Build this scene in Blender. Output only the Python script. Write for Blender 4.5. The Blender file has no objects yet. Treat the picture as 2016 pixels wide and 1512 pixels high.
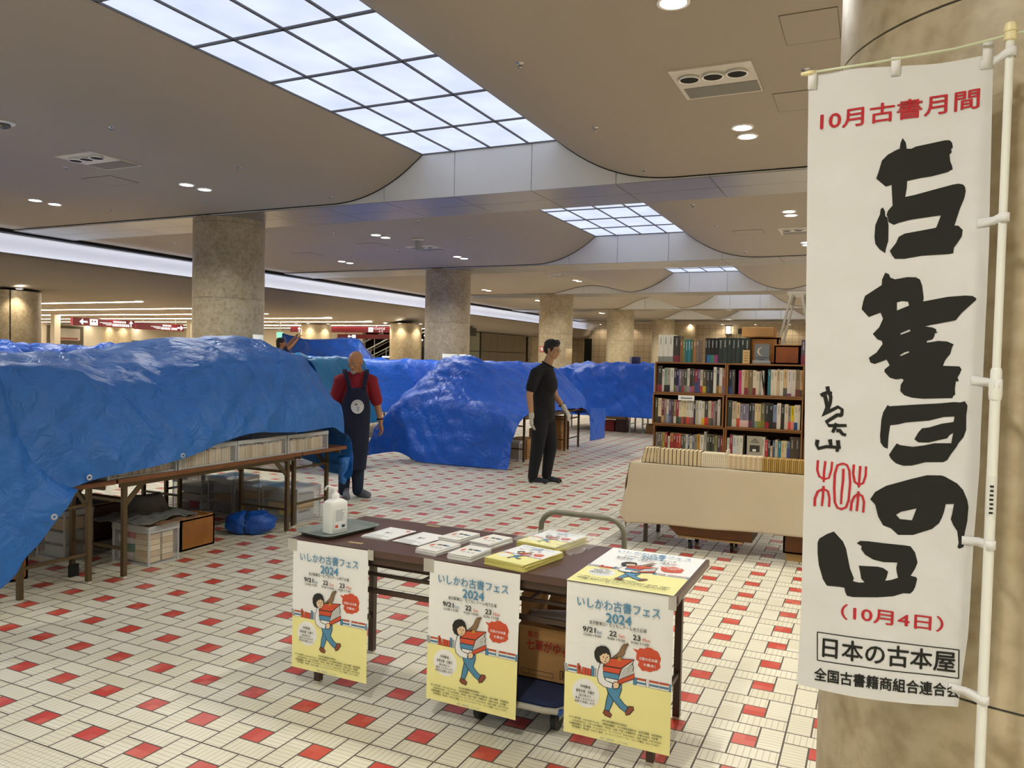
import bpy, bmesh, math, random
from mathutils import Vector, Matrix, noise
from math import sin, cos, pi, radians

# ---------- camera, world, exposure ----------
scene = bpy.context.scene
COL = scene.collection
yaw, pitch, roll, FPX = 0.436968202, -0.0314966964, 0.0225079154, 1527.89229
cam_data = bpy.data.cameras.new('camera')
cam_data.sensor_width = 36.0
cam_data.lens = FPX / 2016 * 36.0
cam_data.clip_start, cam_data.clip_end = 0.05, 200
cam = bpy.data.objects.new('camera', cam_data)
COL.objects.link(cam)
_f = Vector((-sin(yaw), cos(yaw), 0)); _r = Vector((cos(yaw), sin(yaw), 0)); _u = Vector((0, 0, 1))
_f, _u = _f * cos(pitch) + _u * sin(pitch), _u * cos(pitch) - _f * sin(pitch)
_r, _u = _r * cos(roll) + _u * sin(roll), _u * cos(roll) - _r * sin(roll)
_m = Matrix((( _r.x, _u.x, -_f.x), (_r.y, _u.y, -_f.y), (_r.z, _u.z, -_f.z))).to_4x4()
_m.translation = Vector((0, 0, 1.56))
cam.matrix_world = _m
scene.camera = cam
world = bpy.data.worlds.new('world'); scene.world = world
world.use_nodes = True
world.node_tree.nodes['Background'].inputs[0].default_value = (0.95, 0.97, 1.0, 1)
world.node_tree.nodes['Background'].inputs[1].default_value = 0.06
scene.view_settings.view_transform = 'Standard'
scene.view_settings.look = 'None'
scene.view_settings.gamma = 1.0
scene.view_settings.exposure = 0.56
scene.view_settings.use_curve_mapping = False
SPOT_W = 80.0          # power of one downlight
SKY_E = 0.80           # luminous ceiling
COVE_E = 6.5           # cove strip
random.seed(7)

# ---------- helpers ----------
def lin(c):
    if isinstance(c, str):
        c = [int(c[i:i+2], 16) / 255 for i in (0, 2, 4)]
    return tuple(x / 12.92 if x <= .04045 else ((x + .055) / 1.055) ** 2.4 for x in c)

class NX:
    """tiny expression builder for math nodes"""
    def __init__(s, nt, sock): s.nt, s.s = nt, sock
    def _op(s, op, *o):
        n = s.nt.nodes.new('ShaderNodeMath'); n.operation = op
        for i, x in enumerate((s,) + o):
            if isinstance(x, NX): s.nt.links.new(x.s, n.inputs[i])
            else: n.inputs[i].default_value = x
        return NX(s.nt, n.outputs[0])
    def __add__(s, o): return s._op('ADD', o)
    def __sub__(s, o): return s._op('SUBTRACT', o)
    def __mul__(s, o): return s._op('MULTIPLY', o)
    def __truediv__(s, o): return s._op('DIVIDE', o)
    def rsub(s, c): return (s * -1.0) + c
    def abs(s): return s._op('ABSOLUTE')
    def frac(s): return s._op('FRACT')
    def floor(s): return s._op('FLOOR')
    def mx(s, o): return s._op('MAXIMUM', o)
    def mn(s, o): return s._op('MINIMUM', o)
    def lt(s, o): return s._op('LESS_THAN', o)
    def gt(s, o): return s._op('GREATER_THAN', o)

MATS = {}
def mat(name, col, rough=.5, metal=0., emit=0., alpha=1., trans=0., spec=.5, bump=None, noise_col=None, coat=0., sheen=0., emitcol=None, subs=0.):
    """principled material; bump=(scale,strength[,detail]); noise_col=(scale,colour2,amount)"""
    if name in MATS: return MATS[name]
    m = bpy.data.materials.new(name); m.use_nodes = True
    nt = m.node_tree; b = nt.nodes['Principled BSDF']
    c = lin(col)
    b.inputs['Base Color'].default_value = (*c, 1)
    b.inputs['Roughness'].default_value = rough
    b.inputs['Metallic'].default_value = metal
    b.inputs['Alpha'].default_value = alpha
    b.inputs['Transmission Weight'].default_value = trans
    b.inputs['Specular IOR Level'].default_value = spec
    b.inputs['Coat Weight'].default_value = coat
    if emit:
        b.inputs['Emission Color'].default_value = (*lin(emitcol or col), 1)
        b.inputs['Emission Strength'].default_value = emit
    tc = None
    if bump or noise_col:
        tc = nt.nodes.new('ShaderNodeTexCoord')
    if noise_col:
        n = nt.nodes.new('ShaderNodeTexNoise'); n.inputs['Scale'].default_value = noise_col[0]; n.inputs['Detail'].default_value = 6
        nt.links.new(tc.outputs['Object'], n.inputs['Vector'])
        r = nt.nodes.new('ShaderNodeValToRGB'); r.color_ramp.elements[0].position = .35; r.color_ramp.elements[1].position = .68
        r.color_ramp.elements[0].color = (*c, 1)
        c2 = lin(noise_col[1]); a = noise_col[2]
        r.color_ramp.elements[1].color = (*[c[i] * (1 - a) + c2[i] * a for i in range(3)], 1)
        nt.links.new(n.outputs['Fac'], r.inputs['Fac']); nt.links.new(r.outputs['Color'], b.inputs['Base Color'])
    if bump:
        n = nt.nodes.new('ShaderNodeTexNoise'); n.inputs['Scale'].default_value = bump[0]; n.inputs['Detail'].default_value = bump[2] if len(bump) > 2 else 4
        nt.links.new(tc.outputs['Object'], n.inputs['Vector'])
        bp = nt.nodes.new('ShaderNodeBump'); bp.inputs['Strength'].default_value = bump[1]; bp.inputs['Distance'].default_value = .02
        nt.links.new(n.outputs['Fac'], bp.inputs['Height']); nt.links.new(bp.outputs['Normal'], b.inputs['Normal'])
    MATS[name] = m
    return m

def emitter(name, col, strength):
    if name in MATS: return MATS[name]
    m = bpy.data.materials.new(name); m.use_nodes = True
    nt = m.node_tree; nt.nodes.clear()
    e = nt.nodes.new('ShaderNodeEmission'); o = nt.nodes.new('ShaderNodeOutputMaterial')
    e.inputs[0].default_value = (*lin(col), 1); e.inputs[1].default_value = strength
    nt.links.new(e.outputs[0], o.inputs[0]); MATS[name] = m
    return m

WL = {}   # world location of every unrotated parent
class MB:
    """mesh builder: vertices, faces and a material slot per face"""
    def __init__(s): s.v, s.f, s.mi, s.mats = [], [], [], []
    def slot(s, m):
        if m is None: return 0
        if m not in s.mats: s.mats.append(m)
        return s.mats.index(m)
    def add(s, verts, faces, m=None):
        k = len(s.v); s.v += [tuple(p) for p in verts]; i = s.slot(m)
        for f in faces: s.f.append(tuple(k + j for j in f)); s.mi.append(i)
        return s
    def box(s, x0, x1, y0, y1, z0, z1, m=None, M=None, bev=0.):
        if bev > 0:
            bm = bmesh.new(); bmesh.ops.create_cube(bm, size=1)
            for v in bm.verts: v.co = Vector(((x0 + x1) / 2 + v.co.x * (x1 - x0), (y0 + y1) / 2 + v.co.y * (y1 - y0), (z0 + z1) / 2 + v.co.z * (z1 - z0)))
            bmesh.ops.bevel(bm, geom=list(bm.edges), offset=bev, segments=2, affect='EDGES', profile=.6)
            return s.frombm(bm, m, M)
        V = [(x, y, z) for z in (z0, z1) for y in (y0, y1) for x in (x0, x1)]
        if M: V = [M @ Vector(p) for p in V]
        return s.add(V, [(0, 2, 3, 1), (4, 5, 7, 6), (0, 1, 5, 4), (2, 6, 7, 3), (0, 4, 6, 2), (1, 3, 7, 5)], m)
    def frombm(s, bm, m=None, M=None):
        bm.verts.index_update()
        s.add([(M @ v.co if M else v.co) for v in bm.verts], [[v.index for v in f.verts] for f in bm.faces], m)
        bm.free(); return s
    def cyl(s, p0, p1, r0, r1=None, n=16, m=None, cap=True):
        r1 = r0 if r1 is None else r1
        p0, p1 = Vector(p0), Vector(p1); d = (p1 - p0).normalized()
        a = d.orthogonal().normalized(); b = d.cross(a)
        V = []
        for p, r in ((p0, r0), (p1, r1)):
            V += [p + (a * cos(2 * pi * i / n) + b * sin(2 * pi * i / n)) * r for i in range(n)]
        F = [(i, (i + 1) % n, n + (i + 1) % n, n + i) for i in range(n)]
        if cap: F += [tuple(range(n - 1, -1, -1)), tuple(range(n, 2 * n))]
        return s.add(V, F, m)
    def tube(s, pts, r, n=10, m=None, closed=False):
        pts = [Vector(p) for p in pts]; V, F = [], []
        up = None
        for i, p in enumerate(pts):
            d = (pts[min(i + 1, len(pts) - 1)] - pts[max(i - 1, 0)]).normalized()
            a = d.orthogonal().normalized() if up is None else (up - d * up.dot(d)).normalized()
            up = a; b = d.cross(a); rr = r[i] if isinstance(r, (list, tuple)) else r
            V += [p + (a * cos(2 * pi * k / n) + b * sin(2 * pi * k / n)) * rr for k in range(n)]
        for i in range(len(pts) - 1):
            for k in range(n): F.append((i * n + k, i * n + (k + 1) % n, (i + 1) * n + (k + 1) % n, (i + 1) * n + k))
        F += [tuple(range(n - 1, -1, -1)), tuple(range((len(pts) - 1) * n, len(pts) * n))]
        return s.add(V, F, m)
    def bar(s, p0, p1, w, h, m=None):
        """rectangular bar between two points, h along world z where possible"""
        p0, p1 = Vector(p0), Vector(p1); d = (p1 - p0).normalized()
        u = Vector((0, 0, 1)) if abs(d.z) < .95 else Vector((0, 1, 0))
        a = d.cross(u).normalized() * w / 2; b = a.cross(d).normalized() * h / 2
        V = [p + sa * a + sb * b for p in (p0, p1) for sa, sb in ((-1, -1), (1, -1), (1, 1), (-1, 1))]
        return s.add(V, [(3, 2, 1, 0), (4, 5, 6, 7), (0, 1, 5, 4), (1, 2, 6, 5), (2, 3, 7, 6), (3, 0, 4, 7)], m)
    def lathe(s, prof, c=(0, 0, 0), n=24, m=None, cap=True):
        V = []
        for r, z in prof: V += [(c[0] + r * cos(2 * pi * i / n), c[1] + r * sin(2 * pi * i / n), c[2] + z) for i in range(n)]
        F = [(j * n + i, j * n + (i + 1) % n, (j + 1) * n + (i + 1) % n, (j + 1) * n + i) for j in range(len(prof) - 1) for i in range(n)]
        if cap: F += [tuple(range(n - 1, -1, -1)), tuple(range((len(prof) - 1) * n, len(prof) * n))]
        return s.add(V, F, m)
    def grid(s, P, m=None):
        R, Cn = len(P), len(P[0])
        return s.add([p for row in P for p in row], [(i * Cn + j, i * Cn + j + 1, (i + 1) * Cn + j + 1, (i + 1) * Cn + j) for i in range(R - 1) for j in range(Cn - 1)], m)
    def build(s, name, m=None, parent=None, smooth=False, world=True, autosm=None, solid=0., bevel=0.):
        if world and parent is not None:
            o = WL.get(parent.name, Vector((0, 0, 0)))
            s.v = [(p[0] - o.x, p[1] - o.y, p[2] - o.z) for p in s.v]
        me = bpy.data.meshes.new(name); me.from_pydata(s.v, [], s.f)
        ml = list(s.mats)
        if m is not None and not ml: ml = [m]
        for x in ml: me.materials.append(x)
        if len(ml) > 1: me.polygons.foreach_set('material_index', s.mi)
        if smooth or autosm is not None: me.polygons.foreach_set('use_smooth', [True] * len(me.polygons))
        if autosm is not None:
            me.set_sharp_from_angle(angle=autosm)
        me.update()
        ob = bpy.data.objects.new(name, me); COL.objects.link(ob)
        if parent is not None:
            ob.parent = parent; WL[ob.name] = WL.get(parent.name, Vector((0, 0, 0))) if world else Vector((0, 0, 0))
        if solid:
            md = ob.modifiers.new('solid', 'SOLIDIFY'); md.thickness = solid; md.offset = 0
        if bevel:
            md = ob.modifiers.new('bevel', 'BEVEL'); md.width = bevel; md.segments = 2; md.limit_method = 'ANGLE'
        return ob

def tag(o, label=None, cat=None, group=None, kind=None):
    if label: o['label'] = label
    if cat: o['category'] = cat
    if group: o['group'] = group
    if kind: o['kind'] = kind
    return o
def thing(name, label, cat, loc=(0, 0, 0), group=None, rz=0.):
    o = bpy.data.objects.new(name, None); COL.objects.link(o)
    o.location = loc; o.rotation_euler.z = rz; o.empty_display_size = .1
    if rz == 0: WL[o.name] = Vector(loc)
    return tag(o, label, cat, group)
def dup(root, loc, label=None, group=None, rz=None):
    r = root.copy(); COL.objects.link(r); r.location = loc
    if rz is not None: r.rotation_euler.z = rz
    if label: r['label'] = label
    if group: r['group'] = group
    for ch in list(root.children):
        c = ch.copy(); COL.objects.link(c); c.parent = r
        for g in list(ch.children):
            d = g.copy(); COL.objects.link(d); d.parent = c
    return r
def struct(name, mb, m=None, **k):
    return tag(mb.build(name, m, **k), kind='structure')

def nth(n): return '%d%s' % (n, 'th' if 10 < n % 100 < 14 else {1: 'st', 2: 'nd', 3: 'rd'}.get(n % 10, 'th'))
_tc = {}
def text_poly(body, size=1., bold=0., align='LEFT', sx=1.):
    """flat lettering as (verts, faces); baseline at y=0"""
    k = (body, size, bold, align, sx)
    if k in _tc: return _tc[k]
    cu = bpy.data.curves.new('lettering', 'FONT'); cu.body = body; cu.size = size; cu.align_x = align
    cu.resolution_u = 3
    ob = bpy.data.objects.new('lettering', cu); COL.objects.link(ob)
    dg = bpy.context.evaluated_depsgraph_get()
    me = ob.evaluated_get(dg).to_mesh()
    V = [(v.co.x * sx, v.co.y) for v in me.vertices]; F = [tuple(p.vertices) for p in me.polygons]
    ob.evaluated_get(dg).to_mesh_clear()
    bpy.data.objects.remove(ob); bpy.data.curves.remove(cu)
    if bold:
        n = len(V); b = bold * .8; W = []; G = []
        for q, (dx, dy) in enumerate(((-b, 0), (b, 0), (0, -b), (0, b))): W += [(x + dx, y + dy, q) for x, y in V]; G += [tuple(i + q * n for i in f) for f in F]
        V, F = W, G
    else: V = [(x, y, 0) for x, y in V]
    _tc[k] = (V, F)
    return V, F
# ---------- materials of the hall ----------
def stone(name, c1, c2, c3):
    m = mat(name, c1, rough=.42)
    nt = m.node_tree; b = nt.nodes['Principled BSDF']
    tc = nt.nodes.new('ShaderNodeTexCoord')
    n1 = nt.nodes.new('ShaderNodeTexNoise'); n1.inputs['Scale'].default_value = 4.5; n1.inputs['Detail'].default_value = 8; n1.inputs['Distortion'].default_value = .8
    n2 = nt.nodes.new('ShaderNodeTexVoronoi'); n2.inputs['Scale'].default_value = 16
    n3 = nt.nodes.new('ShaderNodeTexNoise'); n3.inputs['Scale'].default_value = 26; n3.inputs['Detail'].default_value = 5
    for n in (n1, n2, n3): nt.links.new(tc.outputs['Object'], n.inputs['Vector'])
    r = nt.nodes.new('ShaderNodeValToRGB'); e = r.color_ramp.elements
    e[0].position = .3; e[0].color = (*lin(c2), 1); e[1].position = .62; e[1].color = (*lin(c1), 1)
    x = e.new(.8); x.color = (*lin(c3), 1)
    mix = NX(nt, n1.outputs['Fac']) * .5 + NX(nt, n3.outputs['Fac']) * .45 + NX(nt, n2.outputs['Distance']) * .22 - .02
    nt.links.new(mix.s, r.inputs['Fac']); nt.links.new(r.outputs['Color'], b.inputs['Base Color'])
    return m
M_STONE = stone('limestone', 'B5A688', '8F7B58', 'C2B498')
M_CEIL = mat('ceiling_paint', 'A29788', rough=.75)
M_PANEL = mat('white_metal_panel', 'DDDEDC', rough=.35)
M_METAL = mat('brushed_metal', '9C9994', rough=.3, metal=.8)
M_BLACK = mat('black_gap', '0A0A0C', rough=.8)
M_DARKHOLE = mat('dark_opening', '151310', rough=.9)
M_WHITE = mat('white_paint', 'E4E2DC', rough=.5)
M_GREYGRILL = mat('grey_grille', '7B786F', rough=.6)

def floor_mat():
    m = mat('floor_tiles', 'E0D9C6', rough=.3)
    nt = m.node_tree; b = nt.nodes['Principled BSDF']
    tc = nt.nodes.new('ShaderNodeTexCoord'); sp = nt.nodes.new('ShaderNodeSeparateXYZ')
    nt.links.new(tc.outputs['Object'], sp.inputs[0])
    X, Y = NX(nt, sp.outputs[0]), NX(nt, sp.outputs[1])
    cu, cv = (X + 60.592 ) / .3, (Y + 55.641) / .3
    iu, iv = cu.floor(), cv.floor()
    u, v = (cu - iu) * 3.0, (cv - iv) * 3.0
    def band(a, lo, hi): return a.gt(lo) * a.lt(hi)
    d = u.mn(u.rsub(3.0)).mn(v).mn(v.rsub(3.0))
    d = d.mn((v - 2.0).abs().mx(u - 2.0)).mn((u - 2.0).abs().mx(v.rsub(1.0))).mn((v - 1.0).abs().mx(u.rsub(1.0))).mn((u - 1.0).abs().mx(v - 2.0))
    grout = d.lt(.036)
    red = band(u, 1.0, 2.0) * band(v, 1.0, 2.0)
    hor = (v.gt(2.0) * u.lt(2.0)).mx(v.lt(1.0) * u.gt(1.0))      # tiles whose length runs along x
    rib_h = ((u * 4.0).frac() - .5).abs().lt(.07)
    rib_v = ((v * 4.0).frac() - .5).abs().lt(.07)
    rib = (hor * rib_h).mx((hor.rsub(1.0)) * rib_v) * red.rsub(1.0)
    # plain grid band along the near edge
    plain = Y.lt(1.959)
    pd = u.mn(u.rsub(3.0)).mn(v).mn(v.rsub(3.0)).lt(.036)
    pr = rib_h.mx(rib_v)
    grout = grout * plain.rsub(1.0) + pd * plain
    rib = rib * plain.rsub(1.0) + pr * plain
    red = red * plain.rsub(1.0)
    wn = nt.nodes.new('ShaderNodeTexWhiteNoise'); wn.noise_dimensions = '3D'
    cb = nt.nodes.new('ShaderNodeCombineXYZ')
    # tile index inside the cell: distinguishes the four cream tiles
    ti = hor * 2.0 + v.gt(1.5) * 1.0 + u.gt(1.5) * 3.0
    nt.links.new(iu.s, cb.inputs[0]); nt.links.new(iv.s, cb.inputs[1]); nt.links.new((ti * 7.3).s, cb.inputs[2])
    nt.links.new(cb.outputs[0], wn.inputs['Vector'])
    def mixc(a, bb, f):
        n = nt.nodes.new('ShaderNodeMix'); n.data_type = 'RGBA'
        for i, x in ((6, a), (7, bb)):
            if isinstance(x, str): n.inputs[i].default_value = (*lin(x), 1)
            else: nt.links.new(x, n.inputs[i])
        nt.links.new(f.s, n.inputs[0]); return n.outputs[2]
    W = NX(nt, wn.outputs['Value'])
    cream = mixc('E2DCC2', 'ECE7D2', W)
    redc = mixc('C8483A', 'D86858', W * W)
    dn = nt.nodes.new('ShaderNodeTexNoise'); dn.inputs['Scale'].default_value = 1.3; dn.inputs['Detail'].default_value = 4
    nt.links.new(tc.outputs['Object'], dn.inputs['Vector'])
    c = mixc(cream, 'A79C84', rib * .6)
    c = mixc(c, redc, red)
    c = mixc(c, '5B5248', grout)
    c = mixc(c, '9A8F7C', (NX(nt, dn.outputs['Fac']) - .5).mx(0.0) * .5)
    nt.links.new(c, b.inputs['Base Color'])
    ro = grout * .4 + rib * .15 + .33
    nt.links.new(ro.s, b.inputs['Roughness'])
    bp = nt.nodes.new('ShaderNodeBump'); bp.inputs['Strength'].default_value = .5; bp.inputs['Distance'].default_value = .004
    hgt = (grout + rib * .5).rsub(1.0)
    nt.links.new(hgt.s, bp.inputs['Height']); nt.links.new(bp.outputs['Normal'], b.inputs['Normal'])
    return m

# ---------- floor and walls ----------
struct('floor', MB().box(-34, 8, -5, 39.2, -.12, 0, floor_mat()))
M_TILEWALL = mat('wall_tile_beige', 'B8A88C', rough=.5)
def tilewall():
    m = MATS['wall_tile_beige']; nt = m.node_tree; b = nt.nodes['Principled BSDF']
    tc = nt.nodes.new('ShaderNodeTexCoord'); sp = nt.nodes.new('ShaderNodeSeparateXYZ'); nt.links.new(tc.outputs['Object'], sp.inputs[0])
    g = (((NX(nt, sp.outputs[0]) / .3).frac() - .5).abs().gt(.47)).mx(((NX(nt, sp.outputs[2]) / .3).frac() - .5).abs().gt(.47))
    n = nt.nodes.new('ShaderNodeMix'); n.data_type = 'RGBA'
    n.inputs[6].default_value = (*lin('BBAA8D'), 1); n.inputs[7].default_value = (*lin('8A7B62'), 1)
    nt.links.new(g.s, n.inputs[0]); nt.links.new(n.outputs[2], b.inputs['Base Color'])
tilewall()
M_WALLPANEL = mat('wall_panel_cream', 'CFC6B2', rough=.55)
struct('wall_back', MB().box(-34, 8, 39, 39.2, 0, 4.4, M_TILEWALL))
struct('wall_left', MB().box(-34.2, -34, -5, 39.2, 0, 4.4, M_WALLPANEL))
struct('wall_right', MB().box(8, 8.2, -5, 39.2, 0, 4.4, M_WALLPANEL))
struct('wall_front', MB().box(-34.2, 8.2, -5.2, -5, 0, 4.4, M_WALLPANEL))
# pilaster on the far wall
struct('trim_1', MB().box(-9.3, -8.1, 38.6, 39, 0, 3.57, M_STONE))

# ---------- wavy ceiling ----------
ZC, ZS = 3.6, 4.13
BEAMS = [-5.0, 1.75, 8.5, 15.25, 22.0, 28.75, 35.5]      # near edges; each 1.1 deep
BW = 1.1
def sm(t): t = max(0., min(1., t)); return t
def ceil_z(x, k):
    z = ZC
    if -6.75 < x <= -5.3:                       # rise to the skylight, steepest at the top
        t = sm((x + 6.75) / 1.45); z = ZC + (ZS - ZC) * t ** 2.3
    elif -5.3 < x < -3.45: z = ZS
    elif -3.45 <= x < -2.0:
        t = sm((-2.0 - x) / 1.45); z = ZC + (ZS - ZC) * t ** 2.3
    hump = {4: .22, 5: .42, 6: .42}.get(k, 0.)
    if hump:
        for cx in (-7.75, -1.0):
            t = (x - cx) / 1.3
            if abs(t) < 1: z = max(z, ZC + hump * (.5 + .5 * cos(pi * t)) ** .8)
    return z
for k in range(1, len(BEAMS)):
    y0, y1 = BEAMS[k - 1] + BW + .015, BEAMS[k] - .015
    hk = k
    for x0, x1 in ((-13.5, -5.3), (-3.45, 8.0)):
        n = 90
        xs = [x0 + (x1 - x0) * i / n for i in range(n + 1)]
        lo = [[(x, y, ceil_z(x, hk)) for x in xs] for y in (y0, y1)]
        mb = MB().grid([lo[0], lo[1]], M_CEIL)
        # slab edge seen as a dark gap beside the end panel
        for y in (y0, y1):
            mb.grid([[(x, y + (.006 if y == y1 else -.006), ceil_z(x, hk) - .012) for x in xs], [(x, y + (.006 if y == y1 else -.006), ceil_z(x, hk) + .05) for x in xs]], M_BLACK)
        mb.grid([[(x, y1, ceil_z(x, hk) + .05) for x in xs], [(x, y0, ceil_z(x, hk) + .05) for x in xs]], M_CEIL)
        struct('ceiling', mb, autosm=radians(40))
# cross beams: metal soffit and white end panels with open joints
for k, yb in enumerate(BEAMS):
    mb = MB()
    seams = [-13.5 + 1.0475 * i for i in range(30)]
    off = (-4.825 + 13.5) % 1.0475
    seams = [-13.5] + [-13.5 + off + 1.0475 * i for i in range(21) if -13.5 + off + 1.0475 * i < 8] + [8.0]
    mb.box(-13.5, 8, yb + .03, yb + BW - .03, 3.59, 4.6, M_BLACK)
    for a, b2 in zip(seams, seams[1:]):
        g = .004
        mb.box(a + g, b2 - g, yb, yb + .03, 3.575, 4.6, M_PANEL)
        mb.box(a + g, b2 - g, yb + BW - .03, yb + BW, 3.575, 4.6, M_PANEL)
        mb.box(a + g, b2 - g, yb, yb + BW / 2 - g, 3.57, 3.5755, M_METAL)
        mb.box(a + g, b2 - g, yb + BW / 2 + g, yb + BW, 3.57, 3.5755, M_METAL)
    struct('trim_2' if k == 0 else 'trim_2.%03d' % k, mb)
struct('ceiling', MB().box(-14, 8.2, -5.2, 39.2, 4.6, 4.7, M_CEIL))
struct('ceiling', MB().box(-13.5, 8, 36.6, 39.1, 3.5, 3.56, M_CEIL))

# ---------- luminous ceilings ----------
def lum_mat():
    m = bpy.data.materials.new('backlit_diffuser'); m.use_nodes = True
    nt = m.node_tree; nt.nodes.clear()
    tc = nt.nodes.new('ShaderNodeTexCoord'); n = nt.nodes.new('ShaderNodeTexNoise'); n.inputs['Scale'].default_value = 1.6
    e = nt.nodes.new('ShaderNodeEmission'); o = nt.nodes.new('ShaderNodeOutputMaterial')
    nt.links.new(tc.outputs['Object'], n.inputs['Vector'])
    e.inputs[0].default_value = (*lin('D6DFF8'), 1)
    nt.links.new((NX(nt, n.outputs['Fac']) * .5 + .75).__mul__(SKY_E).s, e.inputs[1])
    nt.links.new(e.outputs[0], o.inputs[0]); return m
M_LUM = lum_mat()
M_MULL = mat('grey_mullion', '5E5F63', rough=.5)
names = ['behind the camera end of the hall', 'nearest, running overhead into the end panel', 'second, beyond the first metal beam', 'third, beyond the second beam', 'fourth, thin strip in the distance', 'fifth, farthest sliver above the bookcase']
for k in range(1, len(BEAMS)):
    y0, y1 = BEAMS[k - 1] + BW, BEAMS[k]
    t = thing('luminous_ceiling', 'backlit white gridded ceiling panel, ' + names[k - 1], 'light', (-4.375, (y0 + y1) / 2, ZS), 'backlit ceiling panels between the beams')
    MB().box(-5.3, -3.45, y0, y1, ZS + .012, ZS + .05, M_LUM).build('diffuser', M_LUM, t)
    mb = MB()
    for x in (-5.3, -4.86, -4.335, -3.82, -3.45): mb.box(x - .011, x + .011, y0, y1, ZS - .004, ZS + .011)
    y = y1
    ny = int((y1 - y0) / .912)
    for i in range(ny + 1): mb.box(-5.3, -3.45, y1 - i * .912 - .015, y1 - i * .912 + .015, ZS - .004, ZS + .011)
    mb.build('mullion_grid', M_MULL, t)

# ---------- left edge: dark slot, lit cove, bulkhead, low ceiling ----------
Y0, Y1 = -5, 39
struct('trim_3', MB().box(-13.68, -13.5, Y0, Y1, 3.54, 3.62, M_BLACK))
prof = [(-13.66, 3.57), (-13.8, 3.54), (-13.9, 3.43), (-13.94, 3.25), (-13.94, 3.02)]
struct('trim_4', MB().grid([[(x, y, z) for y in (Y0, Y1)] for x, z in prof], M_WHITE), smooth=True, solid=.02)
prof = [(-13.94, 3.04), (-13.70, 3.04), (-13.66, 3.06), (-13.66, 3.20), (-13.6, 3.20), (-13.6, 3.14), (-13.62, 3.02), (-13.7, 2.88), (-13.9, 2.76), (-14.3, 2.69), (-15.0, 2.66), (-16, 2.66), (-34, 2.66)]
struct('ceiling', MB().grid([[(x, y, z) for y in (Y0, Y1)] for x, z in prof], M_CEIL), autosm=radians(50), solid=.01)
M_COVE = emitter('cove_strip', 'DFE6FF', COVE_E)
t = thing('cove_light', 'continuous cool white light strip hidden in the cove of the left bulkhead', 'light', (-13.82, 17, 3.06))
MB().box(-13.87, -13.77, Y0, Y1, 3.06, 3.10, mat('white_strip_housing', 'E8E8E8', rough=.5)).build('housing', None, t)
MB().box(-13.86, -13.78, Y0, Y1, 3.1005, 3.105, M_COVE).build('strip', M_COVE, t)
# long strip lights in the low ceiling
M_STRIP = emitter('strip_light_lens', 'FFF1D8', 18.0)
for i, (yy, xe) in enumerate(((12.1, -14.75), (14.15, -15.2), (16.3, -15.0), (18.4, -14.5), (20.4, -14.5), (22.75, -14.6), (25.2, -14.6), (10.0, -15.2))):
    w = ('first', 'second', 'third', 'fourth', 'fifth', 'sixth', 'seventh', 'hidden')[i]
    o = MB().box(-33, xe, yy - .05, yy + .05, 2.645, 2.652, M_STRIP).build('strip_light', M_STRIP)
    tag(o, 'long warm white linear light in the low ceiling behind the columns, %s from the front' % w, 'light', 'linear lights in the low ceiling')

# ---------- columns ----------
R = .525
def column(x, y, top, label, group='stone clad columns', r=R, joints=(.83, 2.38, 3.5), seam=None):
    t = tag(thing('column', label, 'column', (x, y, 0), group), kind='thing')
    n = 64
    mb = MB()
    top -= .012; zs = [0] + list(joints) + [top]
    for a, b in zip(zs, zs[1:]):
        mb.lathe([(r, a + .003), (r, b - .003)], (x, y, 0), n, M_STONE)
    mb.build('shaft', M_STONE, t, autosm=radians(30))
    MB().lathe([(r - .006, 0), (r - .006, top)], (x, y, 0), n).build('core', M_MULL, t)
    if seam:
        MB().bar((x + (r + .002) * cos(seam), y + (r + .002) * sin(seam), 0), (x + (r + .002) * cos(seam), y + (r + .002) * sin(seam), top), .02, .012).build('joint', M_BLACK, t)
    return t
C_TOP = 2.645
column(.405, 2.45, 3.6, 'big beige limestone column right behind the white banner')
for i, (yy, w) in enumerate(((9.0, 'nearest and widest of the left row, beyond the near tarp'), (15.75, 'second of the left row, behind the steep blue tarp'), (22.5, 'third of the left row, right behind the man in black'), (29.25, 'fourth of the left row, between the man in black and the bookcase'), (36.0, 'fifth and farthest of the left row, above the white book set'))):
    column(-9.05, yy, 3.6, 'round limestone column, ' + w)
column(-14.95, 9.25, C_TOP, 'stone column with a dark vertical joint at the left edge', r=.6, joints=(1.3,), seam=-.405)
column(-28.3, 22.1, C_TOP, 'warm lit round column behind the red hanging signs', joints=(1.3,))
column(-17.9, 21.9, C_TOP, 'warm lit column in front of the red direction sign, left of the escalator', joints=(1.3,))
column(-14.1, 21.8, C_TOP + .03, 'warm lit round column right of the escalator', joints=(1.3,))
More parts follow.
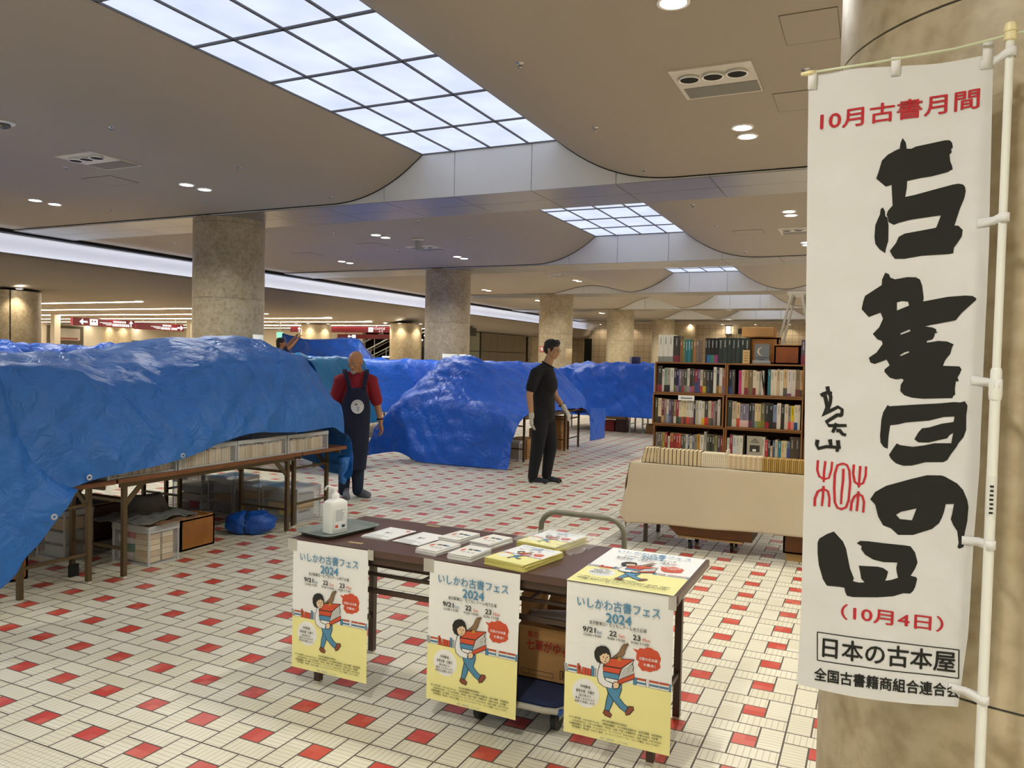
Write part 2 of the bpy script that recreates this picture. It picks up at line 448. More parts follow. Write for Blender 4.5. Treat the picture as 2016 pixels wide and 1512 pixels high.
# ---------- ceiling fixtures ----------
M_LENS = emitter('downlight_lens', 'FFFAF0', 14.0)
M_LENSG = emitter('downlight_lens_greenish', 'D6FFF0', 8.0)
M_RING = mat('white_trim_ring', 'EDEBE6', rough=.35)
def spot(loc, watts, parent, col=(1, .975, .90), size=145, blend=.6, rad=.07):
    l = bpy.data.lights.new('lamp', 'SPOT'); l.energy = watts; l.color = col
    l.spot_size = radians(size); l.spot_blend = blend; l.shadow_soft_size = rad
    o = bpy.data.objects.new('lamp', l); COL.objects.link(o)
    p = WL.get(parent.name, Vector((0, 0, 0))); o.location = Vector(loc) - p; o.parent = parent
    return o
def downlight(x, y, z, label, group, r=.075, watts=SPOT_W, lens=M_LENS, **k):
    t = thing('downlight', label, 'light', (x, y, z), group)
    MB().lathe([(r, 0), (r, -.012), (r + .018, -.012), (r + .02, .004)], (x, y, z), 24, cap=False).build('trim_ring', M_RING, t)
    MB().lathe([(.001, -.008), (r, -.008), (r, .003), (.001, .003)], (x, y, z), 24, lens).build('lens', lens, t)
    if watts: spot((x, y, z - .02), watts, t, **k)
    return t
ORD = ['first', 'second', 'third', 'fourth', 'fifth', 'sixth', 'seventh', 'eighth', 'ninth', 'tenth', 'eleventh', 'twelfth']
DL = {(-1.1): 'right of the backlit panels', (-7.65): 'left of the backlit panels', (-10.5): 'outside the column row beside the dark slot', 2.2: 'beyond the near column', 5.2: 'far right side'}
for k in range(6):
    cy = 5.65 + 6.75 * (k - 1)
    for x, w in DL.items():
        j = 0
        for dy in (-1.4, 1.4):
            for e in (-.14, .14):
                y = cy + dy + e
                if y > 36.2: continue
                if k == 0 and y < 0: 
                    pass
                z = ceil_z(x, k + 1 if k else 1)
                j += 1
                green = (k == 1 and x == -7.65 and dy > 0 and e > 0)
                bay = ('near', 'nearest', 'second', 'third', 'fourth', 'fifth')[k]
                downlight(x, y, z, ('round recessed downlight %s, %s of the %s bay' % (w, ORD[j - 1], bay)) if not green else 'greenish round downlight beside a white one, left of the near backlit panels',
                          'ceiling downlights', lens=M_LENSG if green else M_LENS, watts=SPOT_W * ({-7.65: 1.9, -1.1: 1.25}.get(x, 1.0) if k == 0 else 1.0 if k < 4 else 1.2))
# small warm downlights that graze the columns of the low zone
for (x, y, r) in ((-14.95, 9.25, .6), (-28.3, 22.1, R), (-17.9, 21.9, R), (-14.1, 21.8, R)):
    for a, nm in ((-2.35, 'left'), (-1.3, 'middle'), (-.25, 'right')):
        near = {-14.95: 'stone column at the left edge', -28.3: 'column behind the red hanging signs', -17.9: 'column left of the escalator', -14.1: 'column right of the escalator'}[x]
        downlight(x + (r + .16) * cos(a), y + (r + .16) * sin(a), 2.655, 'small warm downlight grazing the %s, %s one' % (near, nm), 'small warm downlights in the low ceiling', r=.05, watts=34, col=(1, .86, .66), size=110)
for i in range(7):
    downlight(-13.0 + 1.55 * i, 38.55, 3.5, 'warm downlight washing the tiled far wall, %s from the left' % ORD[i], 'downlights along the far wall', r=.05, watts=26, col=(1, .86, .68))

M_VENTPL = mat('vent_plate', 'CFC9BD', rough=.45)
def vent(cx, cy, label, zz=None):
    z = ZC if zz is None else zz
    t = thing('ceiling_vent', label, 'vent', (cx, cy, z), 'ceiling air outlets with three round nozzles')
    MB().box(cx - .28, cx + .28, cy - .31, cy + .31, z - .012, z + .002).build('plate', M_VENTPL, t)
    MB().box(cx - .25, cx + .27, cy + .06, cy + .28, z - .016, z - .011).build('grille', M_GREYGRILL, t)
    for i in (-1, 0, 1):
        x, y = cx + i * .165, cy - .15
        n = MB().lathe([(.062, -.012), (.078, -.03), (.07, -.034), (.056, -.02), (.05, -.013)], (x, y, z), 24, cap=False).build('nozzle', M_RING, t, smooth=True)
        MB().lathe([(.001, -.029), (.064, -.029), (.064, -.024), (.001, -.024)], (x, y, z), 20).build('opening', M_DARKHOLE, n)
for k in range(5):
    cy = 5.72 + 6.72 * k
    vent(-7.63, cy, 'ceiling air outlet with three dark nozzles, left of the backlit panels, %s from the front' % ORD[k], ceil_z(-7.63, k + 2))
    vent(-1.1, cy, 'ceiling air outlet with three dark nozzles, right of the backlit panels, %s from the front' % ORD[k], ceil_z(-1.1, k + 2))
M_CHROME = mat('chrome', 'B9B9B9', rough=.2, metal=1)
def sprk(x, y, k, label):
    z = ceil_z(x, k)
    t = thing('sprinkler', label, 'sprinkler', (x, y, z), 'small ceiling sprinkler heads')
    MB().lathe([(.03, .03), (.03, -.004), (.012, -.006), (.01, -.022), (.017, -.03), (.004, -.034), (.001, -.034)], (x, y, z), 14).build('head', M_CHROME, t, smooth=True)
SP = [(-2.3, 4.94, 'over the aisle, nearest, right edge of the backlit panels'), (-2.3, 6.53, 'middle one at the right edge of the near backlit panels'), (-2.3, 8.12, 'close before the first metal beam, right of the backlit panels'),
      (-6.45, 4.96, 'nearest, left edge of the backlit panels'), (-6.45, 6.55, 'middle one at the left edge of the near backlit panels'), (-6.45, 8.15, 'close before the first metal beam, left of the backlit panels'),
      (-8.28, 5.8, 'left of the near air outlet'), (-8.27, 7.77, 'between the near downlight pairs and the first beam'), (-10.1, 7.78, 'outside the column row, before the first beam'), (-11.94, 7.68, 'near the dark slot, before the first beam'),
      (-11.93, 10.52, 'near the dark slot, beyond the first beam'), (-8.24, 10.52, 'beyond the first beam, right of the nearest column'), (-6.35, 10.1, 'beyond the first beam, left of the second backlit panels'), (-6.35, 11.73, 'middle of the second bay, left of the backlit panels'),
      (-8.3, 12.53, 'second bay, left of the air outlet'), (-9.83, 13.08, 'second bay, outside the column row'), (-.5, 5.73, 'beside the banner rod'), (-2.2, 10.1, 'just beyond the first beam, right of the backlit panels'), (-2.2, 11.75, 'middle of the second bay, right of the backlit panels'), (-2.2, 14.55, 'close before the second beam')]
for x, y, w in SP: sprk(x, y, 1 if y < 8.5 else 2, 'small chrome sprinkler head ' + w)
M_LINE = mat('hatch_joint', '6E675C', rough=.8)
for x, y, sx, sy, w in ((-.42, 5.03, .32, .46, 'nearest, upper right beside the column'), (-8.4, 6.45, .5, .4, 'left of the near backlit panels'), (-8.4, 11.82, .45, .42, 'second bay, left of the air outlet'), (-10.5, 12.55, .46, .44, 'second bay, outside the column row'), (-1.83, 12.4, .44, .4, 'second bay, right of the backlit panels'), (-.62, 6.38, .3, .45, 'half hidden by the banner rod')):
    t = thing('access_hatch', 'square ceiling access hatch outline, ' + w, 'hatch', (x, y, ZC), 'ceiling access hatches')
    MB().box(x - sx / 2 + .004, x + sx / 2 - .004, y - sy / 2 + .004, y + sy / 2 - .004, ZC - .004, ZC + .02).build('panel', M_CEIL, t)
    mb = MB()
    for a, b, c, d in ((x - sx / 2, x + sx / 2, y - sy / 2, y - sy / 2 + .004), (x - sx / 2, x + sx / 2, y + sy / 2 - .004, y + sy / 2), (x - sx / 2, x - sx / 2 + .004, y - sy / 2, y + sy / 2), (x + sx / 2 - .004, x + sx / 2, y - sy / 2, y + sy / 2)):
        mb.box(a, b, c, d, ZC - .0045, ZC + .003)
    mb.build('joint', M_LINE, t)
# passive sensor and dome camera
t = thing('ceiling_sensor', 'translucent grey cone shaped sensor hanging from the ceiling above the second air outlet', 'sensor', (-7.19, 11.45, ZC))
MB().lathe([(.1, 0), (.1, -.02), (.07, -.03), (.06, -.04)], (-7.19, 11.45, ZC), 20).build('base', M_VENTPL, t, smooth=True)
MB().lathe([(.06, -.04), (.065, -.06), (.05, -.19), (.03, -.2), (.001, -.2)], (-7.19, 11.45, ZC), 20).build('dome', mat('grey_translucent', '9FA0A0', rough=.3, alpha=.75), t, smooth=True)
t = thing('security_camera', 'small dome camera in the ceiling at the left edge of the view', 'camera', (-7.2, 4.45, ZC))
MB().lathe([(.09, 0), (.09, -.012), (.075, -.02), (.06, -.02)], (-7.2, 4.45, ZC), 24).build('base', M_WHITE, t, smooth=True)
MB().lathe([(.055, -.02), (.052, -.04), (.035, -.062), (.015, -.07), (.001, -.071)], (-7.2, 4.45, ZC), 24).build('dome', mat('smoked_dome', '55534F', rough=.08, coat=1), t, smooth=True)
# ---------- banner on its pole ----------
BAN = {
'ko1':[[.1775,2.0492],[.1842,2.0391],[.1862,2.0263],[.1949,2.0257],[.2036,2.0298],[.2583,2.0399],[.2669,2.0395],[.2718,2.0339],[.2737,2.0236],[.2703,2.0202],[.2720,2.0137],[.2678,2.0093],[.2697,1.9953],[.2735,1.9854],[.2748,1.9784],[.2680,1.9747],[.2668,1.9733],[.2348,1.9656],[.2160,1.9633],[.1895,1.9584],[.1893,1.9429],[.1869,1.9247],[.2046,1.9280],[.2752,1.9465],[.2862,1.9481],[.2948,1.9459],[.2986,1.9410],[.3004,1.9313],[.2983,1.9176],[.2905,1.8945],[.2819,1.8610],[.2893,1.8602],[.2975,1.8513],[.2962,1.8375],[.2893,1.8252],[.2823,1.8143],[.2815,1.8032],[.2742,1.8015],[.2243,1.7991],[.1889,1.7929],[.1708,1.7933],[.1654,1.8006],[.1604,1.8101],[.1723,1.8274],[.1770,1.8401],[.1883,1.8468],[.2473,1.8573],[.2492,1.8609],[.2559,1.8830],[.2165,1.8782],[.1962,1.8754],[.1759,1.8700],[.1671,1.8660],[.1565,1.8721],[.1543,1.8822],[.1521,1.8880],[.1544,1.8965],[.1631,1.9074],[.1617,1.9246],[.1597,1.9517],[.1487,1.9480],[.1291,1.9662],[.1333,1.9803],[.1390,2.0041],[.1503,2.0161],[.1668,2.0249],[.1726,2.0273],[.1739,2.0399]],
'ko2':[[.1442,1.9041],[.1487,1.8953],[.1496,1.8853],[.1536,1.8822],[.1567,1.8650],[.1571,1.8322],[.1532,1.8166],[.1518,1.8058],[.1403,1.8141],[.1320,1.8258],[.1297,1.8402],[.1306,1.8660],[.1354,1.8801],[.1390,1.8886],[.1399,1.9000]],
'sho':[[.1534,1.7642],[.1608,1.7607],[.1634,1.7536],[.1729,1.7495],[.1962,1.7541],[.2122,1.7535],[.2204,1.7488],[.2253,1.7359],[.2290,1.7101],[.2282,1.7022],[.2734,1.7118],[.3061,1.7145],[.3197,1.7134],[.3264,1.7085],[.3265,1.7051],[.3005,1.6775],[.2907,1.6629],[.2632,1.6569],[.2327,1.6498],[.2478,1.6475],[.2549,1.6440],[.2551,1.6391],[.2586,1.6372],[.2526,1.6351],[.2519,1.6292],[.2486,1.6223],[.2382,1.6192],[.2380,1.6152],[.2593,1.6194],[.2767,1.6183],[.2887,1.6126],[.2858,1.6061],[.2829,1.5923],[.2771,1.5843],[.2730,1.5773],[.2702,1.5674],[.3011,1.5666],[.3052,1.5604],[.3016,1.5505],[.2981,1.5436],[.3010,1.5358],[.2953,1.5351],[.2941,1.5189],[.2954,1.5072],[.2920,1.5051],[.2905,1.5001],[.2354,1.4966],[.2140,1.4982],[.1995,1.5026],[.1911,1.5114],[.1915,1.5254],[.1966,1.5346],[.1937,1.5381],[.1812,1.5362],[.1692,1.5398],[.1588,1.5516],[.1586,1.5567],[.1683,1.5660],[.1621,1.5779],[.1390,1.5679],[.1305,1.5712],[.1271,1.5812],[.1418,1.5927],[.1531,1.6110],[.1510,1.6181],[.1427,1.6210],[.1331,1.6326],[.1455,1.6472],[.1522,1.6654],[.1472,1.6785],[.1241,1.6690],[.1095,1.6856],[.1122,1.7028],[.1155,1.7149],[.1475,1.7378],[.1478,1.7498]],
'sho_h1':[[.1782,1.7005],[.1880,1.7034],[.1998,1.7020],[.2015,1.6934],[.1788,1.6831]],
'sho_h2':[[.1870,1.6345],[.2045,1.6430],[.2064,1.6393],[.1878,1.6315]],
'sho_h3':[[.1875,1.5879],[.1963,1.5941],[.2043,1.5968],[.2053,1.5942],[.1894,1.5861]],
'hi':[[.1673,1.4806],[.1713,1.4782],[.2198,1.4835],[.2640,1.4878],[.2941,1.4919],[.3049,1.4914],[.3139,1.4942],[.3189,1.4853],[.3174,1.4664],[.3180,1.4343],[.3133,1.4189],[.3046,1.4061],[.3008,1.3973],[.2913,1.3815],[.2859,1.3697],[.2785,1.3644],[.2446,1.3622],[.2191,1.3533],[.2018,1.3521],[.1877,1.3564],[.1778,1.3655],[.1736,1.3736],[.1814,1.3881],[.1880,1.3992],[.1951,1.3958],[.2195,1.3934],[.2400,1.3975],[.2602,1.4035],[.2913,1.4053],[.2939,1.4269],[.2873,1.4222],[.2834,1.4153],[.2483,1.4041],[.2295,1.4036],[.2218,1.4099],[.2287,1.4248],[.2353,1.4338],[.2488,1.4364],[.2722,1.4456],[.2939,1.4501],[.2955,1.4616],[.2751,1.4597],[.2483,1.4508],[.2039,1.4447],[.1901,1.4402],[.1741,1.4374],[.1717,1.4149],[.1709,1.3865],[.1628,1.3899],[.1563,1.3993],[.1549,1.4140],[.1564,1.4492],[.1594,1.4650]],
'no':[[.2487,1.3346],[.2750,1.3361],[.2816,1.3345],[.3054,1.3214],[.3169,1.3086],[.3251,1.2882],[.3278,1.2736],[.3266,1.2440],[.3234,1.2225],[.3209,1.1990],[.3237,1.1982],[.3213,1.1884],[.3140,1.1844],[.3106,1.1873],[.3127,1.1960],[.3090,1.2211],[.3011,1.2331],[.2960,1.2453],[.2984,1.2583],[.3008,1.2781],[.2856,1.2763],[.2833,1.2612],[.2800,1.2481],[.2749,1.2348],[.2621,1.2208],[.2265,1.2048],[.1975,1.2025],[.1834,1.2153],[.1675,1.2207],[.1571,1.2390],[.1503,1.2647],[.1400,1.2759],[.1493,1.2920],[.1705,1.3067],[.2185,1.3245]],
'no_h':[[.1922,1.2455],[.2016,1.2528],[.2312,1.2619],[.2234,1.2360],[.2002,1.2369]],
'hb':[[.0698,1.1998],[.0889,1.1794],[.0955,1.1645],[.1002,1.1428],[.1050,1.1211],[.1134,1.1010],[.1116,1.0941],[.1241,1.0923],[.1351,1.0941],[.1278,1.1016],[.1253,1.1168],[.1219,1.1297],[.1389,1.1299],[.1588,1.1306],[.1707,1.1287],[.1807,1.1222],[.1782,1.1098],[.1751,1.1018],[.1872,1.1048],[.2003,1.1107],[.1973,1.1230],[.1961,1.1316],[.1982,1.1432],[.1703,1.1413],[.1503,1.1451],[.1341,1.1543],[.1257,1.1655],[.1265,1.1722],[.1162,1.1778],[.1231,1.1834],[.1391,1.1839],[.1689,1.1821],[.2118,1.1812],[.2225,1.1801],[.2316,1.1681],[.2371,1.1471],[.2328,1.1336],[.2247,1.1175],[.2353,1.1155],[.2374,1.1115],[.2341,1.0948],[.2306,1.0857],[.2250,1.0796],[.2115,1.0790],[.1923,1.0704],[.1610,1.0645],[.1132,1.0588],[.1009,1.0606],[.0966,1.0689],[.0953,1.0777],[.0861,1.0788],[.0594,1.0789],[.0507,1.0924],[.0414,1.1228],[.0381,1.1472],[.0373,1.1719],[.0405,1.1812],[.0556,1.1928]],
'sig':[[[.0333,1.4964],[.0443,1.5028],[.0563,1.5026]],[[.0460,1.5168],[.0478,1.5079],[.0538,1.4942],[.0532,1.4822],[.0492,1.4661]],[[.0396,1.5046],[.0459,1.4799],[.0472,1.4700],[.0389,1.4520],[.0529,1.4632],[.0692,1.4729],[.0776,1.4673],[.0771,1.4554],[.0717,1.4531]],[[.0780,1.4554],[.0679,1.4550],[.0463,1.4390],[.0521,1.4313],[.0687,1.4321],[.0878,1.4331]],[[.0676,1.4370],[.0600,1.4167]],[[.0672,1.4211],[.0745,1.4215],[.0803,1.4138],[.0876,1.4122]],[[.0300,1.3990],[.0285,1.3889],[.0319,1.3800],[.0481,1.3850],[.0776,1.3848]],[[.0550,1.4014],[.0577,1.3866]],[[.0712,1.4004],[.0724,1.3875],[.0697,1.3750]]],
'seal':[[[.0322,1.3542],[.0314,1.3329],[.0360,1.3187],[.0455,1.3133],[.0557,1.3168],[.0602,1.3349],[.0611,1.3527]],[[.0473,1.3529],[.0454,1.3294],[.0453,1.3071]],[[.1051,1.3491],[.1041,1.3292],[.1077,1.3118],[.1160,1.3058],[.1249,1.3098],[.1293,1.3266],[.1296,1.3463]],[[.1180,1.3466],[.1169,1.3213],[.1162,1.3003]],[[.0832,1.3502],[.0722,1.3457],[.0673,1.3265],[.0671,1.2954],[.0693,1.2644],[.0752,1.2527],[.0835,1.2505],[.0924,1.2553],[.0970,1.2712],[.0988,1.3089],[.0963,1.3352],[.0914,1.3470],[.0832,1.3502]],[[.0842,1.3388],[.0844,1.3144],[.0823,1.2855],[.0821,1.2610]],[[.0284,1.2531],[.0287,1.2699],[.0340,1.2860],[.0452,1.2925],[.0546,1.2877],[.0582,1.2724],[.0578,1.2534]],[[.0454,1.2986],[.0447,1.2757],[.0433,1.2543]],[[.1018,1.2483],[.1032,1.2673],[.1078,1.2798],[.1156,1.2859],[.1238,1.2822],[.1278,1.2693],[.1270,1.2462]],[[.1159,1.2915],[.1152,1.2683],[.1139,1.2483]]],
'left':[[-.0140,2.1963],[-.0108,2.0302],[-.0057,1.8075],[-.0002,1.5384],[.0051,1.3081],[.0081,1.0166],[.0049,.8494]],
'right':[[.3388,2.2079],[.3426,2.0054],[.3456,1.7985],[.3452,1.5325],[.3450,1.3378],[.3398,1.2016],[.3377,1.0006],[.3246,.8477]]}
from mathutils.geometry import tessellate_polygon
BP, BE, BN = Vector((-.13978, 1.83311, 0)), Vector((.99643, .08441, 0)), Vector((.08441, -.99643, 0))
def ban_d(s, z):
    return .006 * noise.noise(Vector((s * 5, z * 3, 1.7))) + .004 * noise.noise(Vector((s * 14 + z * 6, z * 9, 4.2))) + .01 * sin(s * 9 + z * 1.3)
def ban(s, z, off=0.): return BP + BE * s + Vector((0, 0, z)) + BN * (ban_d(s, z) + off)
def interp(L, t):
    x = t * (len(L) - 1); i = min(int(x), len(L) - 2); f = x - i
    return [L[i][k] * (1 - f) + L[i + 1][k] * f for k in range(2)]
def by_z(L, z):
    for a, b in zip(L, L[1:]):
        if a[1] >= z >= b[1]: f = (a[1] - z) / (a[1] - b[1]); return a[0] * (1 - f) + b[0] * f
    return L[0][0] if z > L[0][1] else L[-1][0]
def poly_drape(mb, outer, holes, off, m, maxlen=.03):
    loops = [[Vector((p[0], p[1], 0)) for p in q] for q in [outer] + holes]
    tris = tessellate_polygon(loops); flat = [p for q in loops for p in q]
    drape(mb, [(p.x, p.y) for p in flat], tris, off, m, maxlen)
def drape(mb, V, F, off, m, maxlen=.03):
    bm = bmesh.new()
    vs = [bm.verts.new((p[0], p[1], 0)) for p in V]
    for f in F:
        try: bm.faces.new([vs[i] for i in f])
        except ValueError: pass
    bmesh.ops.triangulate(bm, faces=list(bm.faces))
    for _ in range(5):
        es = [e for e in bm.edges if e.calc_length() > maxlen]
        if not es: break
        bmesh.ops.subdivide_edges(bm, edges=es, cuts=1); bmesh.ops.triangulate(bm, faces=[f for f in bm.faces if len(f.verts) > 3])
    bm.verts.index_update()
    co = [ban(v.co.x, v.co.y, off) for v in bm.verts]
    fs = []
    for f in bm.faces:
        idx = [v.index for v in f.verts]
        n = (co[idx[1]] - co[idx[0]]).cross(co[idx[2]] - co[idx[0]])
        fs.append(idx if n.dot(BN) > 0 else idx[::-1])
    mb.add(co, fs, m); bm.free()
def stroke(L, w0, w1=None):
    """closed outline of a brush line"""
    w1 = w0 if w1 is None else w1
    n = len(L); A, B = [], []
    for i in range(n):
        a, b = Vector(L[max(i - 1, 0)]), Vector(L[min(i + 1, n - 1)]); d = (b - a).normalized(); q = Vector((-d.y, d.x))
        w = (w0 + (w1 - w0) * i / (n - 1)) / 2
        A.append(tuple(Vector(L[i]) + q * w)); B.append(tuple(Vector(L[i]) - q * w))
    return A, B
M_CLOTH = mat('white_banner_cloth', 'CFCECC', rough=.85, bump=(9, .35, 3))
nt = M_CLOTH.node_tree; bb = nt.nodes['Principled BSDF']
M_INK = mat('black_print', '16160F', rough=.85); M_RED = mat('red_print', 'B3222A', rough=.8)
def banner():
    t = thing('banner_flag', 'tall white vertical banner with huge black brush characters and red writing on a white pole', 'banner', (.224, 1.848, 0))
    mb = MB(); rows = []
    NR, NC = 100, 26
    for i in range(NR + 1):
        f = i / NR; row = []
        for j in range(NC + 1):
            g = j / NC
            top = 2.1963 + (2.2079 - 2.1963) * g + .004 * sin(g * pi * 2); bot = .8494 * (1 - g) + .8477 * g - .006 * sin(g * pi)
            z = top * (1 - f) + bot * f
            l, r = by_z(BAN['left'], z), by_z(BAN['right'], z)
            row.append(ban(l + (r - l) * g, z))
        rows.append(row)
    mb.grid(rows, M_CLOTH)
    cl = mb.build('cloth', None, t, smooth=True)
    # printing
    mb = MB(); o = .0007
    for k in ('ko1', 'ko2', 'hi', 'hb'): poly_drape(mb, BAN[k], [], o, M_INK)
    poly_drape(mb, BAN['sho'], [BAN['sho_h1'], BAN['sho_h2'], BAN['sho_h3']], o, M_INK)
    poly_drape(mb, BAN['no'], [BAN['no_h']], o, M_INK)
    for i, L in enumerate(BAN['sig']):
        A, B = stroke(L, .0085, .0065); n = len(L)
        drape(mb, A + B, [(j, j + 1, n + j + 1, n + j) for j in range(n - 1)], o + .0001 * i, M_INK)
    for i, L in enumerate(BAN['seal']):
        A, B = stroke(L, .0052, .0045); n = len(L)
        drape(mb, A + B, [(j, j + 1, n + j + 1, n + j) for j in range(n - 1)], o + .0001 * i, M_RED)
    def line(body, s0, z0, s1, z1, h, bold, m):
        V, F = text_poly(body, 1., bold)
        x0, x1 = min(v[0] for v in V), max(v[0] for v in V); y0, y1 = min(v[1] for v in V), max(v[1] for v in V)
        W = [(s0 + (s1 - s0) * (x - x0) / (x1 - x0), z0 + (z1 - z0) * (x - x0) / (x1 - x0) + h * (y - y0) / (y1 - y0)) for x, y, q in V]
        for q in range(4): drape(mb, W, [f for f in F if V[f[0]][2] == q], o + .0003 + .00015 * q, m, .04)
    line('10月古書月間', .0127, 2.0735, .3182, 2.1005, .042, .018, M_RED)
    line('（10月4日）', .0898, 1.009, .2906, 1.0035, .034, .018, M_RED)
    line('日本の古本屋', .0546, .9195, .3170, .9195, .0455, .022, M_INK)
    line('全国古書籍商組合連合会', .0395, .8655, .3270, .8665, .0295, .03, M_INK)
    bx = [(.0433, .9734), (.3221, .9693), (.3233, .9091), (.0454, .911)]
    for a, b in zip(bx, bx[1:] + bx[:1]):
        A, B = stroke([a, ((a[0] + b[0]) / 2, (a[1] + b[1]) / 2), b], .0022)
        drape(mb, A + B, [(j, j + 1, 3 + j + 1, 3 + j) for j in range(2)], o, M_INK)
    p = mb.build('printing', None, cl)
    # pole with joint sleeve, cap, sticker, cross rod, loops
    mp = mat('white_plastic_pole', 'E2E2DA', rough=.35); X, Y = .2235, 1.848
    MB().cyl((X, Y, 1.54), (X, Y, 2.235), .0078, n=18).build('upper_pole', mp, t, autosm=radians(40))
    MB().cyl((X, Y, .02), (X, Y, 1.545), .0098, n=18).build('lower_pole', mp, t, autosm=radians(40))
    MB().lathe([(.011, 1.50), (.0125, 1.51), (.0125, 1.532), (.0105, 1.54), (.0105, 1.56), (.0085, 1.565)], (X, Y, 0), 18).build('sleeve', mp, t, autosm=radians(40))
    MB().lathe([(.0085, 2.222), (.0115, 2.223), (.0115, 2.238), (.0105, 2.239), (.012, 2.24), (.012, 2.252), (.010, 2.257), (.001, 2.258)], (X, Y, 0), 18).build('end_cap', mat('cream_cap', 'E2D6A6', rough=.4), t, autosm=radians(40))
    mb = MB()
    st = mb.lathe([(.01, 1.262), (.0101, 1.262), (.0101, 1.345), (.01, 1.345)], (X, Y, 0), 18, mat('pole_sticker', 'DAD9D2', rough=.5))
    for q in range(7): mb.box(X - .004 + .0004 * (q % 3), X + .003, Y - .0107, Y - .0098, 1.268 + q * .009, 1.272 + q * .009, M_INK)
    mb.build('sticker', None, t)
    rod = [ban(-.024, 2.2005, .002), ban(.12, 2.213, .002), ban(.27, 2.226, .002), Vector((.224, 1.846, 2.234)), Vector((.36, 1.85, 2.25))]
    MB().tube(rod, .0028, 8).build('cross_rod', mat('pale_green_rod', 'C9CFAF', rough=.3), t, smooth=True)
    c0 = ban(-.03, 2.1995, .002); MB().tube([c0, ban(-.012, 2.2012, .002), ban(.0, 2.2022, .002)], [.0035, .006, .0045], 10).build('rod_tip', mat('cream_cap', 'E2D6A6'), t, smooth=True)
    ml = mat('white_webbing', 'DEDCDA', rough=.8)
    for s0, z0, z1 in ((-.006, 2.165, 2.2065), (.159, 2.182, 2.221), (.329, 2.178, 2.236)):
        P = [[ban(s0 + q * .009, z, of) for q in (-1, 0, 1)] for z, of in ((z0, .0015), ((z0 + z1) / 2, .003), (z1 - .002, .0045), (z1, .002), (z1 - .002, -.003), ((z0 + z1) / 2, -.002))]
        MB().grid(P).build('rod_loop', ml, t, smooth=True, solid=.0006)
    for zz, dz in ((2.1985, .012), (1.869, .006), (1.533, -.006), (1.203, .0), (.882, -.006)):
        s1 = by_z(BAN['right'], min(zz, 2.2)) - .022
        P = []
        for h in (-.009, .009):
            a = ban(s1, zz + h - dz, .001); r = .0125
            row = [a, ban(s1 + .028, zz + h - dz * .4, .002)] + [Vector((X + r * cos(q), Y + r * sin(q), zz + h)) for q in (-1.9, -1.2, -.5, .3, 1.2, 2.2)] + [ban(s1 + .03, zz + h - dz * .4, -.001)]
            P.append(row)
        MB().grid(P).build('pole_loop', ml, t, smooth=True, solid=.0006)
banner()
# ---------- poster artwork (unit width, height 1.414) ----------
ART = {
'hair':[(.294,.754),(.289,.804),(.310,.847),(.350,.869),(.395,.871),(.422,.852),(.438,.812),(.440,.778),(.426,.737),(.399,.719),(.346,.713),(.313,.723)],
'face':[(.337,.778),(.358,.793),(.382,.815),(.411,.813),(.429,.802),(.437,.769),(.427,.737),(.400,.714),(.367,.713),(.345,.737)],
'body':[(.349,.720),(.325,.639),(.319,.578),(.333,.529),(.379,.500),(.450,.500),(.461,.536),(.422,.546),(.389,.574),(.391,.625),(.435,.721),(.400,.712)],
'arm':[(.333,.546),(.379,.504),(.455,.501),(.465,.543),(.404,.559),(.368,.587)],
'btop':[(.373,.694),(.448,.774),(.660,.800),(.545,.700)],
'bspine':[(.373,.690),(.545,.696),(.525,.641),(.378,.640)],
'bblue':[(.375,.639),(.525,.641),(.520,.589),(.382,.589)],
'bpage':[(.545,.696),(.660,.797),(.641,.753),(.658,.731),(.649,.696),(.664,.674),(.520,.587)],
'bred2':[(.520,.587),(.664,.674),(.665,.627),(.511,.542),(.493,.555)],
'bwhite':[(.389,.591),(.520,.587),(.493,.545),(.404,.559)],
'hand':[(.468,.540),(.485,.567),(.519,.567),(.532,.542),(.520,.513),(.477,.501)],
'legL':[(.406,.505),(.494,.501),(.489,.439),(.467,.359),(.439,.285),(.397,.289),(.409,.373),(.425,.444)],
'legR':[(.406,.505),(.554,.550),(.550,.502),(.528,.430),(.577,.380),(.621,.355),(.591,.304),(.543,.331),(.480,.387),(.425,.453)],
'shoeL':[(.397,.292),(.439,.280),(.466,.257),(.453,.228),(.404,.236),(.381,.256)],
'shoeR':[(.617,.366),(.663,.372),(.669,.348),(.631,.295),(.597,.281),(.591,.307)],
'birdb':[(.492,.813),(.523,.851),(.544,.902),(.566,.929),(.587,.926),(.591,.905),(.575,.874),(.572,.839),(.552,.809),(.512,.796)],
'birdt':[(.451,.775),(.496,.817),(.512,.799),(.486,.781)],
'birdl':[(.514,.803),(.531,.806),(.546,.763),(.525,.767),(.505,.754)],
'crest':[(.584,.929),(.597,.941),(.608,.929),(.601,.912),(.591,.920)],
'bubble':[(.676,.835),(.683,.881),(.708,.912),(.746,.912),(.773,.931),(.813,.929),(.836,.916),(.869,.909),(.887,.879),(.900,.848),(.889,.805),(.898,.773),(.869,.740),(.833,.729),(.803,.712),(.765,.717),(.735,.711),(.713,.733),(.692,.754),(.703,.789),(.677,.802)],
'tail':[(.643,.897),(.700,.889),(.689,.854)]}
P_WHITE = mat('poster_white', 'F2F3F0', rough=.35); P_YEL = mat('poster_yellow', 'F4EFA2', rough=.35)
P_BLUE = mat('poster_blue', '4F8CB0', rough=.4); P_RED = mat('poster_orange_red', 'D2512F', rough=.4)
P_BLK = mat('poster_black', '1B1B1B', rough=.4); P_SKIN = mat('poster_skin', 'EBCBA6', rough=.4); P_GREY = mat('poster_grey', 'A9AFB2', rough=.4)
